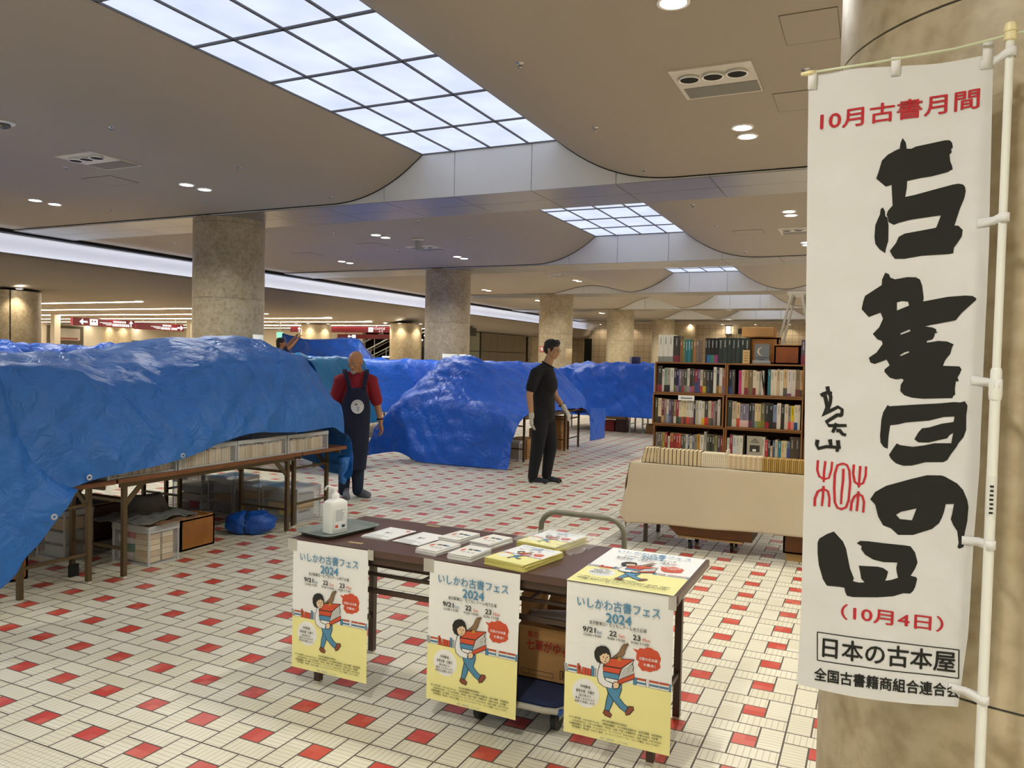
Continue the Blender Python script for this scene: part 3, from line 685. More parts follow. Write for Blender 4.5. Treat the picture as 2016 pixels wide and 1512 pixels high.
P_BRN = mat('poster_brown', '8B6A4B', rough=.4); P_SHOE = mat('poster_shoe', '8E4B33', rough=.4); P_LET = mat('poster_lettering', 'EDEFEF', rough=.4); P_GOLD = mat('poster_gold', 'C9902F', rough=.4)
def poly2(mb, pts, z, m):
    loops = [[Vector((p[0], p[1], 0)) for p in pts]]
    tris = tessellate_polygon(loops); fs = []
    for t in tris:
        a, b, c = (pts[i] for i in t)
        fs.append(t if (b[0] - a[0]) * (c[1] - a[1]) - (b[1] - a[1]) * (c[0] - a[0]) > 0 else t[::-1])
    mb.add([(p[0], p[1], z) for p in pts], fs, m)
def stroke2(mb, L, w, z, m, closed=False):
    L = list(L) + ([L[0]] if closed else [])
    A, B = stroke(L, w); n = len(L)
    mb.add([(p[0], p[1], z) for p in A + B], [(n + j, n + j + 1, j + 1, j) for j in range(n - 1)], m)
def text2(mb, body, x, y, h, z, m, bold=0., align='c', wfit=None, tz=1.):
    V, F = text_poly(body, 1., bold)
    x0, x1 = min(v[0] for v in V), max(v[0] for v in V); y0 = 0
    k = h; kx = (wfit / (x1 - x0)) if wfit else h
    ox = x - kx * (x0 + x1) / 2 if align == 'c' else x - kx * x0
    mb.add([(ox + kx * vx, y + k * vy, z + q * .0002 * tz) for vx, vy, q in V], F, m)
def rect2(mb, x0, x1, y0, y1, z, m, sk=0.):
    mb.add([(x0, y0, z), (x1, y0, z), (x1 + sk, y1, z), (x0 + sk, y1, z)], [(0, 1, 2, 3)], m)
def ell2(mb, cx, cy, rx, ry, z, m, n=28):
    mb.add([(cx + rx * cos(2 * pi * i / n), cy + ry * sin(2 * pi * i / n), z) for i in range(n)], [tuple(range(n))], m)
def poster_mesh(name, w, full=True):
    """flat printed sheet, front towards +z, lower left corner at the origin"""
    mb = MB(); e = .0009
    mb.box(0, 1, 0, 1.414, -.0012, 0, P_WHITE)
    rect2(mb, .0, 1, 0, .571, e, P_YEL)
    # book row
    rr = random.Random(5); zb = 2 * e
    def books(xa, xb):
        x = xa
        while x < xb - .01:
            q = rr.random(); bw = rr.choice((.022, .026, .03)); bh = rr.uniform(.06, .098)
            if q < .12 and x + .1 < xb:
                for i, c in enumerate((P_WHITE, P_BLUE, P_WHITE, P_RED)):
                    rect2(mb, x, x + .085, .571 + i * .017, .571 + i * .017 + .016, zb, c); stroke2(mb, [(x, .571 + i * .017), (x + .085, .571 + i * .017), (x + .085, .588 + i * .017), (x, .588 + i * .017)], .0025, zb + e, P_BLK, True)
                x += .09; continue
            c = rr.choice((P_RED, P_BLUE, P_RED, P_BLUE, P_WHITE, P_GREY)); sk = rr.choice((0, 0, 0, 0, -.012))
            rect2(mb, x, min(x + bw, xb), .571, .571 + bh, zb, c, sk)
            if full: stroke2(mb, [(x, .571), (x + bw, .571), (x + bw + sk, .571 + bh), (x + sk, .571 + bh)], .0025, zb + e, P_BLK, True)
            x += bw + .002
    books(.0, .315); books(.655, .997)
    ol = .0065
    seq = [('tail', P_RED), ('bubble', P_RED), ('legL', P_BLUE), ('shoeL', P_SHOE), ('legR', P_BLUE), ('shoeR', P_SHOE), ('body', P_LET), ('bred2', P_RED), ('bpage', P_WHITE), ('bwhite', P_WHITE), ('bblue', P_BLUE), ('bspine', P_RED), ('btop', P_RED), ('arm', P_LET), ('hand', P_SKIN), ('hair', P_BLK), ('face', P_SKIN), ('birdt', P_BRN), ('birdl', P_GOLD), ('birdb', P_BRN), ('crest', P_BRN)]
    z = 4 * e
    for k, c in seq:
        poly2(mb, ART[k], z, c)
        if k not in ('tail', 'bubble', 'birdl', 'arm'): stroke2(mb, ART[k], ol * (.6 if k in ('face', 'crest', 'birdb') else 1), z + e * .6, P_BLK, True)
        if k == 'hair':
            pass
        z += e * .7
    for i in range(6): stroke2(mb, [(.545 - .003 * i, .69 - i * .017), (.6, .72 - i * .015), (.652, .775 - i * .018)], .003, z, P_BLK)
    poly2(mb, [(.337, .80), (.36, .86), (.42, .86), (.445, .80), (.425, .815), (.415, .80), (.40, .822), (.385, .80), (.372, .815), (.358, .79), (.345, .775)], z, P_BLK)
    for x, y in ((.375, .775), (.412, .778)): ell2(mb, x, y, .005, .007, z, P_BLK, 10)
    stroke2(mb, [(.394, .772), (.402, .757), (.394, .753)], .004, z, P_BLK); stroke2(mb, [(.38, .738), (.395, .733), (.41, .741)], .004, z, P_BLK)
    ell2(mb, .574, .91, .004, .005, z, P_BLK, 8)
    # lettering
    text2(mb, 'いしかわ古書フェス', .498, 1.212, .1, z, P_BLUE, .016, wfit=.775)
    text2(mb, '2024', .508, 1.1, .118, z, P_BLUE, .03, wfit=.24)
    if full:
        text2(mb, '金沢駅東口・もてなしドーム地下広場', .499, 1.06, .036, z, P_BLK, .014, wfit=.535)
    for i, (x, n_, wd, hh, cc, wn) in enumerate(((.255, '9/21', 'Sat', '12:00-19:00', P_BLUE, .125), (.48, '22', 'Sun', '9:00-19:00', P_RED, .07), (.70, '23', 'Mon', '9:00-17:00', P_RED, .07))):
        text2(mb, n_, x - .085 + (.0 if i == 0 else .03), .98, .066, z, P_BLK, .03, align='l', wfit=wn)
        if full:
            text2(mb, wd, x + .052 - (.0 if i == 0 else .018), .98, .04, z, cc, .012, align='l'); text2(mb, hh, x + .01, .943, .031, z, P_BLK, .014, wfit=.165)
    text2(mb, '北陸の古本屋', .789, .815, .03, z + e, P_LET, .022, wfit=.168); text2(mb, '大集合！', .80, .765, .03, z + e, P_LET, .022, wfit=.11)
    ell2(mb, .208, .402, .131, .134, 2 * e, P_WHITE)
    if full:
        text2(mb, '同時開催', .21, .458, .026, z, P_BLK, .02, wfit=.095); text2(mb, '能登支援　古書市', .21, .412, .028, z, P_BLK, .02, wfit=.178)
        for i, s_ in enumerate(('被災地から', '集まったきもので', '能登を支援します。')): text2(mb, s_, .21, .374 - i * .03, .024, z, P_BLK, .008)
        rows = ('★石川県古書籍商組合加盟店★', 'あうん堂本舗　underneath the tree　一誠堂能瀬書店　オヨヨ書林 新竪町店　金沢文圃閣　加能屋書店', 'KIZUKI BOOKS　くわじま(沼倉房)　明仙堂　古書一円堂　古書雲月花　古書 Duckbill　松吉書', '高橋麻帆書店　近八書房　アイルズネスト　ビートマニア　Books Nanuk　古本一刻館　古本 LOGOS', '文学堂書店　明治堂　やまびこ書房　ユーズドブックスリーブル　リビング書店　Livre つじばた', '後援：北國新聞社　エフエム石川')
        for i, s_ in enumerate(rows):
            text2(mb, s_, .495, (.185, .155, .126, .098, .07, .022)[i], .02, z, P_BLK if i < 5 else P_GREY, .01, wfit=(.235, .87, .80, .86, .82, .26)[i])
    mb.v = [(p[0] * w, p[1] * w, p[2] * w) for p in mb.v]
    return mb
def set_rot(o, x_axis, y_axis, loc):
    x, y = Vector(x_axis).normalized(), Vector(y_axis).normalized(); z = x.cross(y)
    o.matrix_world = Matrix(((x.x, y.x, z.x, loc[0]), (x.y, y.y, z.y, loc[1]), (x.z, y.z, z.z, loc[2]), (0, 0, 0, 1)))
M_TAPE = mat('clear_tape', 'D8D4C8', rough=.25, alpha=.55)
PW = .424
p0 = poster_mesh('poster', PW).build('poster')
tag(p0, 'festival poster hanging at the left end of the desk, nearest the sanitizer tray', 'poster', 'festival posters at the desk')
set_rot(p0, (1, 0, 0), (0, 0, 1), (-2.438, 2.842, .695 - PW * 1.414))
def copy_obj(o, **k):
    c = o.copy(); COL.objects.link(c)
    for a, b in k.items(): c[a] = b
    return c
p1 = copy_obj(p0, label='festival poster hanging in the middle of the desk front, left of the cardboard box'); set_rot(p1, (1, .0, -.012), (.012, 0, 1), (-1.702, 2.842, .697 - PW * 1.414))
p2 = copy_obj(p0, label='festival poster hanging at the right end of the desk below the flat one'); set_rot(p2, (1, 0, 0), (0, 0, 1), (-1.069, 2.842, .695 - PW * 1.414))
p3 = copy_obj(p0, label='festival poster lying flat on the right end of the desk top'); set_rot(p3, (1, 0, 0), (0, 1, 0), (-1.068, 2.832, .702))

# ---------- folding tables ----------
M_TOPDARK = mat('dark_brown_laminate', '5B4038', rough=.32, noise_col=(6, '4A332C', .8))
M_TOPTEAK = mat('teak_laminate', '7A4A28', rough=.4, noise_col=(8, '643A1E', .8))
M_LEG = mat('bronze_metal', '5A4A30', rough=.4, metal=.35)
M_LEGDK = mat('dark_brown_metal', '4A3A30', rough=.4, metal=.3)
M_FOOT = mat('white_foot_cap', 'C9C4B6', rough=.6)
def folding_table(x0, x1, y0, y1, h, label, group, along='x', top=None, leg=None, inset=.11, shelf=False, brace=True):
    top = top or M_TOPTEAK; leg = leg or M_LEG
    t = thing('folding_table', label, 'table', ((x0 + x1) / 2, (y0 + y1) / 2, 0), group)
    MB().box(x0, x1, y0, y1, h - .032, h, bev=.004).build('tabletop', top, t)
    a0, a1 = (x0, x1) if along == 'x' else (y0, y1); b0, b1 = (y0, y1) if along == 'x' else (x0, x1)
    P = lambda a, b, z: (a, b, z) if along == 'x' else (b, a, z)
    for sa, a in ((1, a0 + inset), (-1, a1 - inset)):
        for b in (b0 + .09, b1 - .075):
            l = MB().bar(P(a, b, .012), P(a, b, h - .03), .03, .03).build('leg', leg, t)
            MB().box(P(a, b, 0)[0] - .014, P(a, b, 0)[0] + .014, P(a, b, 0)[1] - .014, P(a, b, 0)[1] + .014, 0, .015).build('foot_cap', M_FOOT, l)
            if brace:
                MB().bar(P(a, b, h - .2), P(a + sa * .17, b, h - .04), .012, .035).build('brace', leg, t)
        for z in (.2, h - .17):
            MB().bar(P(a, b0 + .09, z), P(a, b1 - .075, z), .016, .02).build('crossbar', leg, t)
    mb = MB()
    for b in (b0 + .03, b1 - .05): mb.bar(P(a0 + .05, b, h - .05), P(a1 - .05, b, h - .05), .02, .035)
    mb.build('apron_rail', leg, t)
    if shelf:
        mb = MB()
        for b in (b0 + .12, b0 + .25, b1 - .12): mb.bar(P(a0 + inset, b, h - .145), P(a1 - inset, b, h - .145), .014, .014)
        for a in (a0 + inset, a0 + .65, a1 - .65, a1 - inset): mb.bar(P(a, b0 + .12, h - .145), P(a, b1 - .12, h - .145), .01, .01)
        mb.bar(P(a0 + inset, b0 + .1, h - .215), P(a1 - inset, b0 + .1, h - .215), .014, .022)
        mb.build('shelf_rack', leg, t)
    return t
desk = folding_table(-2.465, -.63, 2.845, 3.445, .7, 'dark brown folding desk with festival posters along its front edge', None, top=M_TOPDARK, leg=M_LEGDK, shelf=True)
# bits of tape on the desk edge
for i, (x, y, sx, sy, w) in enumerate(((-2.44, 2.838, .05, .05, 'at the left corner'), (-2.0, 2.84, .03, .04, 'at the right corner of the left poster'), (-1.7, 2.84, .05, .05, 'at the left corner of the middle poster'), (-.65, 2.84, .03, .05, 'at the right corner of the right poster'))):
    tag(MB().box(x - sx / 2, x + sx / 2, y - .001, y + .001, .695 - sy, .7005).build('tape', M_TAPE), 'strip of clear tape on the desk edge ' + w, 'tape', 'clear tape on the desk edge')
M_MASK = mat('masking_tape', 'A58D63', rough=.6)
for x, y, w in ((-2.14, 2.92, 'near the front of the left poster'), (-2.02, 3.41, 'on the far edge')):
    tag(MB().box(x - .04, x + .04, y - .012, y + .012, .7, .7006).build('tape', M_MASK), 'old tan tape scrap stuck on the desk ' + w, 'tape', 'old tape scraps on the desk top')
# ---------- things on the desk ----------
def local(loc, rz): return Matrix.Translation(Vector(loc)) @ Matrix.Rotation(rz, 4, 'Z')
M_TRAY = mat('grey_green_tray', '7C857E', rough=.35)
t = thing('tray', 'shallow grey tray under the sanitizer bottle on the desk', 'tray', (-2.355, 3.07, .7), rz=radians(-9))
def rrect(w, d, r, n=5):
    P = []
    for cx, cy, a0 in ((w / 2 - r, d / 2 - r, 0), (-w / 2 + r, d / 2 - r, 90), (-w / 2 + r, -d / 2 + r, 180), (w / 2 - r, -d / 2 + r, 270)):
        P += [(cx + r * cos(radians(a0 + 90 * i / n)), cy + r * sin(radians(a0 + 90 * i / n))) for i in range(n + 1)]
    return P
def loft(mb, secs, m=None, cap=True):
    """secs: list of (outline, z)"""
    n = len(secs[0][0]); V = [(p[0], p[1], z) for o, z in secs for p in o]
    F = [(j * n + i, j * n + (i + 1) % n, (j + 1) * n + (i + 1) % n, (j + 1) * n + i) for j in range(len(secs) - 1) for i in range(n)]
    if cap: F += [tuple(range(n - 1, -1, -1)), tuple(range((len(secs) - 1) * n, len(secs) * n))]
    return mb.add(V, F, m)
mb = loft(MB(), [(rrect(.19, .31, .03), .0015), (rrect(.2, .32, .03), .0015), (rrect(.236, .356, .045), .02), (rrect(.248, .368, .05), .0215), (rrect(.25, .37, .05), .0195), (rrect(.238, .358, .045), .0175), (rrect(.202, .322, .03), .004), (rrect(.19, .31, .03), .004)])
mb.build('body', M_TRAY, t, world=False, autosm=radians(35))
M_BOT = mat('translucent_white_plastic', 'E9ECE8', rough=.3, alpha=.93)
M_PUMP = mat('white_pump_plastic', 'EDEEEA', rough=.3)
BL = (-2.345, 3.03, .7055); brz = radians(-12)
t = thing('sanitizer_bottle', 'white translucent hand sanitizer pump bottle standing on the grey tray', 'bottle', BL, rz=brz)
loft(MB(), [(rrect(.066, .1, .014), 0), (rrect(.072, .108, .016), .004), (rrect(.072, .108, .016), .135), (rrect(.068, .102, .018), .15), (rrect(.052, .07, .018), .16), (rrect(.03, .03, .0148), .166)]).build('body', M_BOT, t, world=False, autosm=radians(40))
pm = MB().lathe([(.019, .163), (.019, .182), (.017, .186), (.011, .188), (.0085, .192), (.0085, .204), (.012, .206), (.012, .216), (.009, .218)], (0, 0, 0), 18).build('pump', M_PUMP, t, world=False, autosm=radians(40))
MB().tube([(0, 0, .212), (-.07, .012, .214), (-.082, .014, .209), (-.094, .016, .194)], [.0062, .0048, .0048, .006], 10).build('nozzle', M_PUMP, pm, world=False, smooth=True)
mb = MB().box(.0362, .0368, -.036, .036, .02, .118, mat('bottle_label', 'E3E5E3', rough=.4))
rr = random.Random(3)
for i in range(11): mb.box(.0368, .0371, -.03 + .004 * rr.random(), .03 - .02 * rr.random(), .06 + i * .005, .063 + i * .005, P_GREY)
mb.box(.0368, .0371, -.03, -.012, .028, .042, P_RED); mb.box(.0368, .0371, .01, .03, .026, .04, mat('barcode_navy', '3A3F55', rough=.5))
mb.build('label', None, t, world=False)
# white illustrated leaflets
def leaflet(loc, rz, w, h, n, label, group, kind):
    t = thing('leaflet_stack', label, 'leaflets', loc, group, rz=rz)
    mb = MB(); rr = random.Random(int(loc[0] * 1000))
    for i in range(n):
        dx, dy, a = rr.uniform(-.004, .004), rr.uniform(-.004, .004), rr.uniform(-.025, .025)
        k = .0022 if kind != 'card' else .0032
        mb.box(-w / 2, w / 2, -h / 2, h / 2, i * k, i * k + k * .86, P_WHITE if kind != 'yellow' else mat('yellow_paper_edge', 'E8E08A', rough=.5), M=Matrix.Translation((dx, dy, 0)) @ Matrix.Rotation(a, 4, 'Z'))
    zt = n * k
    mb.build('sheets', None, t, world=False)
    mb = MB(); e = .0004
    if kind == 'sheet':
        mb.box(-w / 2, w / 2, -h / 2, h / 2, zt, zt + .0004, P_WHITE); z = zt + .0008
        q = lambda L: [((x - .5) * w * .62 + .0, (y - .72) * w * .62 + .0) for x, y in L]
        for k2 in ('body', 'btop', 'bpage', 'birdb', 'face'): stroke2(mb, q(ART[k2]), .0012, z, P_BLK, True)
        poly2(mb, q(ART['hair']), z, P_BLK); ell2(mb, w * .36, h * .36, .012, .012, z, P_RED)
        rr2 = random.Random(2)
        for i in range(9): mb.box(-w * .4, w * (.38 - .3 * rr2.random()), -h * .24 - i * .008, -h * .24 - i * .008 + .002, zt + .0004, z, P_GREY)
        mb.box(-w * .45, -w * .43, -h * .4, h * .4, zt + .0004, z, P_GREY)
    elif kind == 'card':
        mb.box(-w / 2, w / 2, -h / 2, h / 2, zt, zt + .0004, mat('card_ivory', 'E6E3DA', rough=.45)); z = zt + .0008
        text2(mb, '古本', .008, .012, .024, z, P_BLK, .02, wfit=.05); ell2(mb, -w * .28, .0, .007, .022, z, P_RED, 14); ell2(mb, w * .3, .02, .014, .01, z, P_BLUE, 14)
        for i in range(3): ell2(mb, -.01 + i * .022, -.028, .008, .008, z, P_GREY, 12)
    mb.build('top_sheet', None, t, world=False)
    return t
leaflet((-2.104, 3.136, .7), radians(-4), .155, .222, 3, 'white leaflets with a line drawing, the stack beside the tray', 'white line drawing leaflets', 'sheet')
leaflet((-1.917, 3.13, .7), radians(-7), .155, .225, 2, 'white leaflets with a line drawing, the thin stack left of the ivory cards', 'white line drawing leaflets', 'sheet')
for (x, y, r, n, w) in ((-1.75, 3.2, -8, 8, 'far left stack'), (-1.737, 2.98, -7, 7, 'near left stack, nearest the front edge'), (-1.585, 3.205, -12, 8, 'far right stack, beside the bagged flyers'), (-1.575, 2.972, -4, 7, 'near right stack, beside the open yellow flyers')):
    leaflet((x, y, .7), radians(r), .115, .175, n, 'ivory cards stacked on the desk, ' + w, 'stacks of ivory cards', 'card')
FLY = poster_mesh('flyer', .205, False)
def flyers(loc, rz, n, label):
    t = leaflet(loc, rz, .205, .29, n, label, 'stacks of festival flyers', 'yellow')
    o = bpy.data.objects.new('top_flyer', FLYME); COL.objects.link(o); o.parent = t; o.location = (-.1025, -.145, n * .0022 + .0012); return t
_o = FLY.build('flyer'); FLYME = _o.data; bpy.data.objects.remove(_o)
for ch in [c for c in bpy.data.objects if c.name.startswith('top_sheet') and len(c.data.vertices) == 0]: bpy.data.objects.remove(ch)
flyers((-1.33, 3.01, .7), radians(-11), 13, 'open stack of yellow and white festival flyers near the desk front')
fb = flyers((-1.335, 3.34, .7), radians(-9), 14, 'stack of festival flyers in a clear plastic bag at the back of the desk')
for ch in [c for c in bpy.data.objects if c.name.startswith('top_sheet') and len(c.data.vertices) == 0]: bpy.data.objects.remove(ch)
# crumpled clear bag round the second stack
M_BAG = mat('clear_film', 'F4F6F6', rough=.06, alpha=.16, spec=.8, bump=(30, .6, 3))
mb = MB(); P = []
for i in range(22):
    row = []
    for j in range(22):
        u, v = i / 21 * 2 - 1, j / 21 * 2 - 1
        x, y = u * (.15 + .02 * noise.noise(Vector((v * 3, 1, 2)))), v * (.165 + .02 * noise.noise(Vector((u * 3, 5, 2))))
        ins = max(abs(u) / .74, abs(v) / .9)
        z = .044 if ins < 1 else max(.004, .044 - (ins - 1) * .12)
        z += .018 * abs(noise.noise(Vector((x * 28, y * 28, 3)))) * (1.9 if ins > .95 else .3)
        row.append((x + .012 * noise.noise(Vector((x * 40, y * 40, 9))) + .025 * max(u, 0), y, z))
    P.append(row)
o = mb.grid(P).build('plastic_bag', M_BAG, smooth=True); o.location = (-1.32, 3.335, .701); o.rotation_euler.z = radians(-9)
tag(o, 'crumpled clear plastic bag around the back stack of flyers', 'bag')
# ---------- hand truck with the open carton ----------
t = thing('platform_cart', 'blue platform hand truck with a grey folding handle under the desk', 'cart', (-1.335, 3.32, 0))
MB().box(-1.575, -1.095, 2.885, 3.775, .125, .152, bev=.012).build('deck_frame', mat('cart_blue', '1F4B8F', rough=.4), t)
mb = loft(MB(), [(rrect(.46, .87, .06), .15), (rrect(.475, .885, .06), .155), (rrect(.475, .885, .06), .162), (rrect(.45, .86, .06), .166)]); mb.v = [(p[0] - 1.335, p[1] + 3.33, p[2]) for p in mb.v]
mb.build('deck_mat', mat('navy_mat', '1D2A4B', rough=.8, bump=(220, .4, 2)), t)
mb = MB().tube([(-1.57, 2.93, .142), (-1.55, 2.89, .142), (-1.5, 2.878, .142), (-1.17, 2.878, .142), (-1.12, 2.89, .142), (-1.1, 2.93, .142)], .013, 8).build('bumper', mat('grey_rubber', 'A7A294', rough=.7), t, smooth=True)
for x, y in ((-1.5, 2.97), (-1.17, 3.03), (-1.5, 3.68), (-1.17, 3.68)):
    c = MB().box(x - .03, x + .03, y - .03, y + .03, .112, .125).bar((x - .018, y, .12), (x - .018, y, .05), .004, .05).bar((x + .018, y, .12), (x + .018, y, .05), .004, .05).build('caster', M_CHROME, t)
    MB().cyl((x - .013, y, .05), (x + .013, y, .05), .05, n=24).build('wheel', mat('black_rubber', '1C1C1E', rough=.6), c, autosm=radians(40))
h = [(-1.565, 3.75, .15), (-1.565, 3.75, .66)] + [(-1.565 + .09 - .09 * cos(a), 3.75, .68 + .09 * sin(a)) for a in (.3, .6, .9, 1.2, 1.5)] + [(-1.11 - .09 + .09 * sin(a), 3.75, .68 + .09 * cos(a)) for a in (.1, .4, .7, 1.0, 1.3)] + [(-1.11, 3.75, .66), (-1.11, 3.75, .15)]
MB().tube(h, .0145, 12).build('handle', mat('grey_green_tube', '858472', rough=.35), t, smooth=True)
M_CARD = mat('cardboard', 'A9804F', rough=.8, noise_col=(5, '97703F', .8)); M_CARDIN = mat('cardboard_inside', 'B58F60', rough=.85)
bx0, bx1, by0, by1, bz0, bz1 = -1.385, -1.06, 3.09, 3.42, .167, .395
t = thing('cardboard_box', 'open brown carton with red brush lettering on the blue cart', 'box', ((bx0 + bx1) / 2, (by0 + by1) / 2, bz0))
mb = MB(); w = .005
mb.box(bx0, bx1, by0, by0 + w, bz0, bz1).box(bx0, bx1, by1 - w, by1, bz0, bz1).box(bx0, bx0 + w, by0, by1, bz0, bz1).box(bx1 - w, bx1, by0, by1, bz0, bz1).box(bx0, bx1, by0, by1, bz0, bz0 + w)
mb.build('walls', M_CARD, t)
mb = MB().add([(bx0, by1, bz1), (bx1, by1, bz1), (bx1 - .02, by1 + .05, bz1 + .13), (bx0 + .05, by1 + .04, bz1 + .15)], [(0, 1, 2, 3)]); mb.build('flap', M_CARDIN, t, solid=.004)
mb = MB().add([(bx0, by0 + .03, bz1), (bx0, by1, bz1), (bx0 + .03, by1 - .03, bz1 + .17), (bx0 - .04, by0 + .12, bz1 + .1)], [(0, 1, 2, 3)]); mb.build('flap', M_CARDIN, t, solid=.004)
mb = MB().add([(bx0, by0, bz1), (bx1, by0, bz1), (bx1, by0 + .04, bz1 - .015), (bx0, by0 + .05, bz1 + .01)], [(0, 1, 2, 3)]); mb.build('flap', M_CARDIN, t, solid=.004)
mb = MB(); red = mat('carton_red_print', 'A92A22', rough=.7); tq = MB()
text2(tq, '春の', .065, .178, .032, 0, red, .02, wfit=.05); text2(tq, '七草がゆ', .115, .125, .052, 0, red, .03, wfit=.16); text2(tq, 'セット', .252, .115, .042, 0, red, .03, wfit=.1)
for a, b2, c, d2 in ((.012, .165, .033, .035), (.012, .165, .013, .015), (.012, .014, .013, .035), (.163, .165, .013, .035), (.05, .052, .013, .035)): rect2(tq, a, b2, c, d2, 0, P_BLK)
for i in range(16): rect2(tq, .205 + i * .006, .205 + i * .006 + (.003 if i % 3 else .0045), .022, .052, 0, P_BLK)
for a, b2, c, d2 in ((.195, .31, .052, .055), (.195, .31, .016, .019), (.195, .198, .016, .055)): rect2(tq, a, b2, c, d2, 0, P_BLK)
tq.v = [(bx0 + p[0] + .005, by0 - .0006 - p[2], bz0 + p[1] + .005) for p in tq.v]; tq.build('printing', None, t)
o = MB().tube([(-1.37, 3.2, .40), (-1.2, 3.22, .415), (-1.08, 3.24, .42)], .032, 14).build('paper_roll', mat('grey_paper', 'A9A3A6', rough=.6), smooth=True); tag(o, 'rolled grey paper sticking out of the carton', 'roll')
def lump(name, c, s, m, seed, label, cat, amp=.35, sub=4):
    bm = bmesh.new(); bmesh.ops.create_icosphere(bm, subdivisions=sub, radius=1)
    for v in bm.verts:
        q = 1 + amp * noise.noise(v.co * 1.7 + Vector((seed, 0, 0))) + amp * .4 * noise.noise(v.co * 5 + Vector((0, seed, 0)))
        v.co = Vector((v.co.x * s[0] * q + c[0], v.co.y * s[1] * q + c[1], v.co.z * s[2] * q + c[2]))
    o = MB().frombm(bm).build(name, m, smooth=True); return tag(o, label, cat)
lump('dark_cloth', (-1.3, 3.25, .30), (.13, .125, .085), mat('navy_fabric', '1B1B26', rough=.9), 2.2, 'dark bundled cloth filling the open carton on the cart', 'cloth', .2)
lump('red_cloth', (-1.2, 3.16, .365), (.055, .03, .018), mat('red_fabric', '8E2430', rough=.9), 5.1, 'red cloth peeking over the carton rim', 'cloth', .25, 3)
# ---------- tables of the near booth ----------
G1 = 'folding tables of the near left booth'
folding_table(-6.4, -4.555, 2.93, 3.555, .7, 'teak topped folding table at the near end of the left booth, end-on', G1, 'x', inset=.17)
folding_table(-5.25, -4.555, 3.57, 5.41, .7, 'teak topped folding table along the aisle side of the left booth, wood carton under it', G1, 'y', inset=.105)
folding_table(-6.5, -5.85, 3.57, 5.41, .7, 'teak topped folding table along the rear side of the left booth', G1, 'y', inset=.105)
folding_table(-6.52, -4.555, 5.42, 6.05, .7, 'teak topped folding table at the far end of the left booth, blue bundle beside it', G1, 'x', inset=.18)

# ---------- blue sheets ----------
def tarp_mat(name, col, col2, rough=.44):
    m = mat(name, col, rough=rough, spec=.5)
    nt = m.node_tree; b = nt.nodes['Principled BSDF']
    tc = nt.nodes.new('ShaderNodeTexCoord')
    n1 = nt.nodes.new('ShaderNodeTexNoise'); n1.inputs['Scale'].default_value = 5.5; n1.inputs['Detail'].default_value = 8; n1.inputs['Roughness'].default_value = .62; n1.inputs['Distortion'].default_value = .3
    n2 = nt.nodes.new('ShaderNodeTexVoronoi'); n2.feature = 'DISTANCE_TO_EDGE'; n2.inputs['Scale'].default_value = 9
    mp = nt.nodes.new('ShaderNodeMapping'); nz = nt.nodes.new('ShaderNodeTexNoise'); nz.inputs['Scale'].default_value = 2.5
    mx = nt.nodes.new('ShaderNodeMix'); mx.data_type = 'VECTOR'; mx.inputs[0].default_value = .35
    nt.links.new(tc.outputs['Object'], nz.inputs['Vector']); nt.links.new(tc.outputs['Object'], mx.inputs[4]); nt.links.new(nz.outputs['Color'], mx.inputs[5])
    nt.links.new(tc.outputs['Object'], n1.inputs['Vector']); nt.links.new(mx.outputs[1], n2.inputs['Vector'])
    n3 = nt.nodes.new('ShaderNodeTexVoronoi'); n3.feature = 'DISTANCE_TO_EDGE'; n3.inputs['Scale'].default_value = 24; nt.links.new(mx.outputs[1], n3.inputs['Vector'])
    h = NX(nt, n1.outputs['Fac']) * 1.1 + NX(nt, n2.outputs['Distance']).mn(.2) * 2.0 + NX(nt, n3.outputs['Distance']).mn(.2) * .8
    bp = nt.nodes.new('ShaderNodeBump'); bp.inputs['Strength'].default_value = .5; bp.inputs['Distance'].default_value = .025
    nt.links.new(h.s, bp.inputs['Height']); nt.links.new(bp.outputs['Normal'], b.inputs['Normal'])
    r = nt.nodes.new('ShaderNodeMix'); r.data_type = 'RGBA'; r.inputs[6].default_value = (*lin(col), 1); r.inputs[7].default_value = (*lin(col2), 1)
    nt.links.new(n1.outputs['Fac'], r.inputs[0]); nt.links.new(r.outputs[2], b.inputs['Base Color'])
    return m
T_NEAR = tarp_mat('blue_sheet_near', '0F559F', '2A78CE'); T_FAR = tarp_mat('blue_sheet_deep', '0B52C0', '1E6CE4', .4); T_CYAN = tarp_mat('blue_sheet_cyan', '1F7FBE', '3A9AD2', .4)
T_NAVY = tarp_mat('blue_sheet_navy', '0A3F96', '1A5CBE', .4)
def catmull(P, n):
    out = []
    for i in range(len(P) - 1):
        a, b, c, d = P[max(i - 1, 0)], P[i], P[i + 1], P[min(i + 2, len(P) - 1)]
        for k in range(n):
            t = k / n
            out.append(.5 * ((2 * b) + (c - a) * t + (2 * a - 5 * b + 4 * c - d) * t * t + (3 * b - a - 3 * c + d) * t ** 3))
    out.append(P[-1]); return out
_rc = random.Random(21); CRE = []
for k_ in range(15):
    d_ = Vector((_rc.uniform(-1, 1), _rc.uniform(-1, 1), _rc.uniform(-1, 1))).normalized()
    f_ = (.9, 1.3, 1.7, 2.2, 2.8, 3.6, 4.4, 5.4, 6.5, 2.0, 3.0, 4.0, 5.0, 7.5, 9.0)[k_]; CRE.append((d_ * f_, (.85 if f_ > 1.5 else .45) / f_ ** .75, Vector((k_ * 3.1, -k_ * 1.7, k_ * .9))))
def crease(q):
    """straight sharp folds in many directions, each fading in and out"""
    w = 0.; wob = noise.noise(q * 1.9) * .35
    for d, a, o in CRE:
        msk = noise.noise(q * .9 + o) * 1.5 + .35
        if msk > 0:
            x = q.dot(d) + wob; w += a * min(msk, 1.) * (abs((x % 1.) - .5) * 2 - .5)
    return w
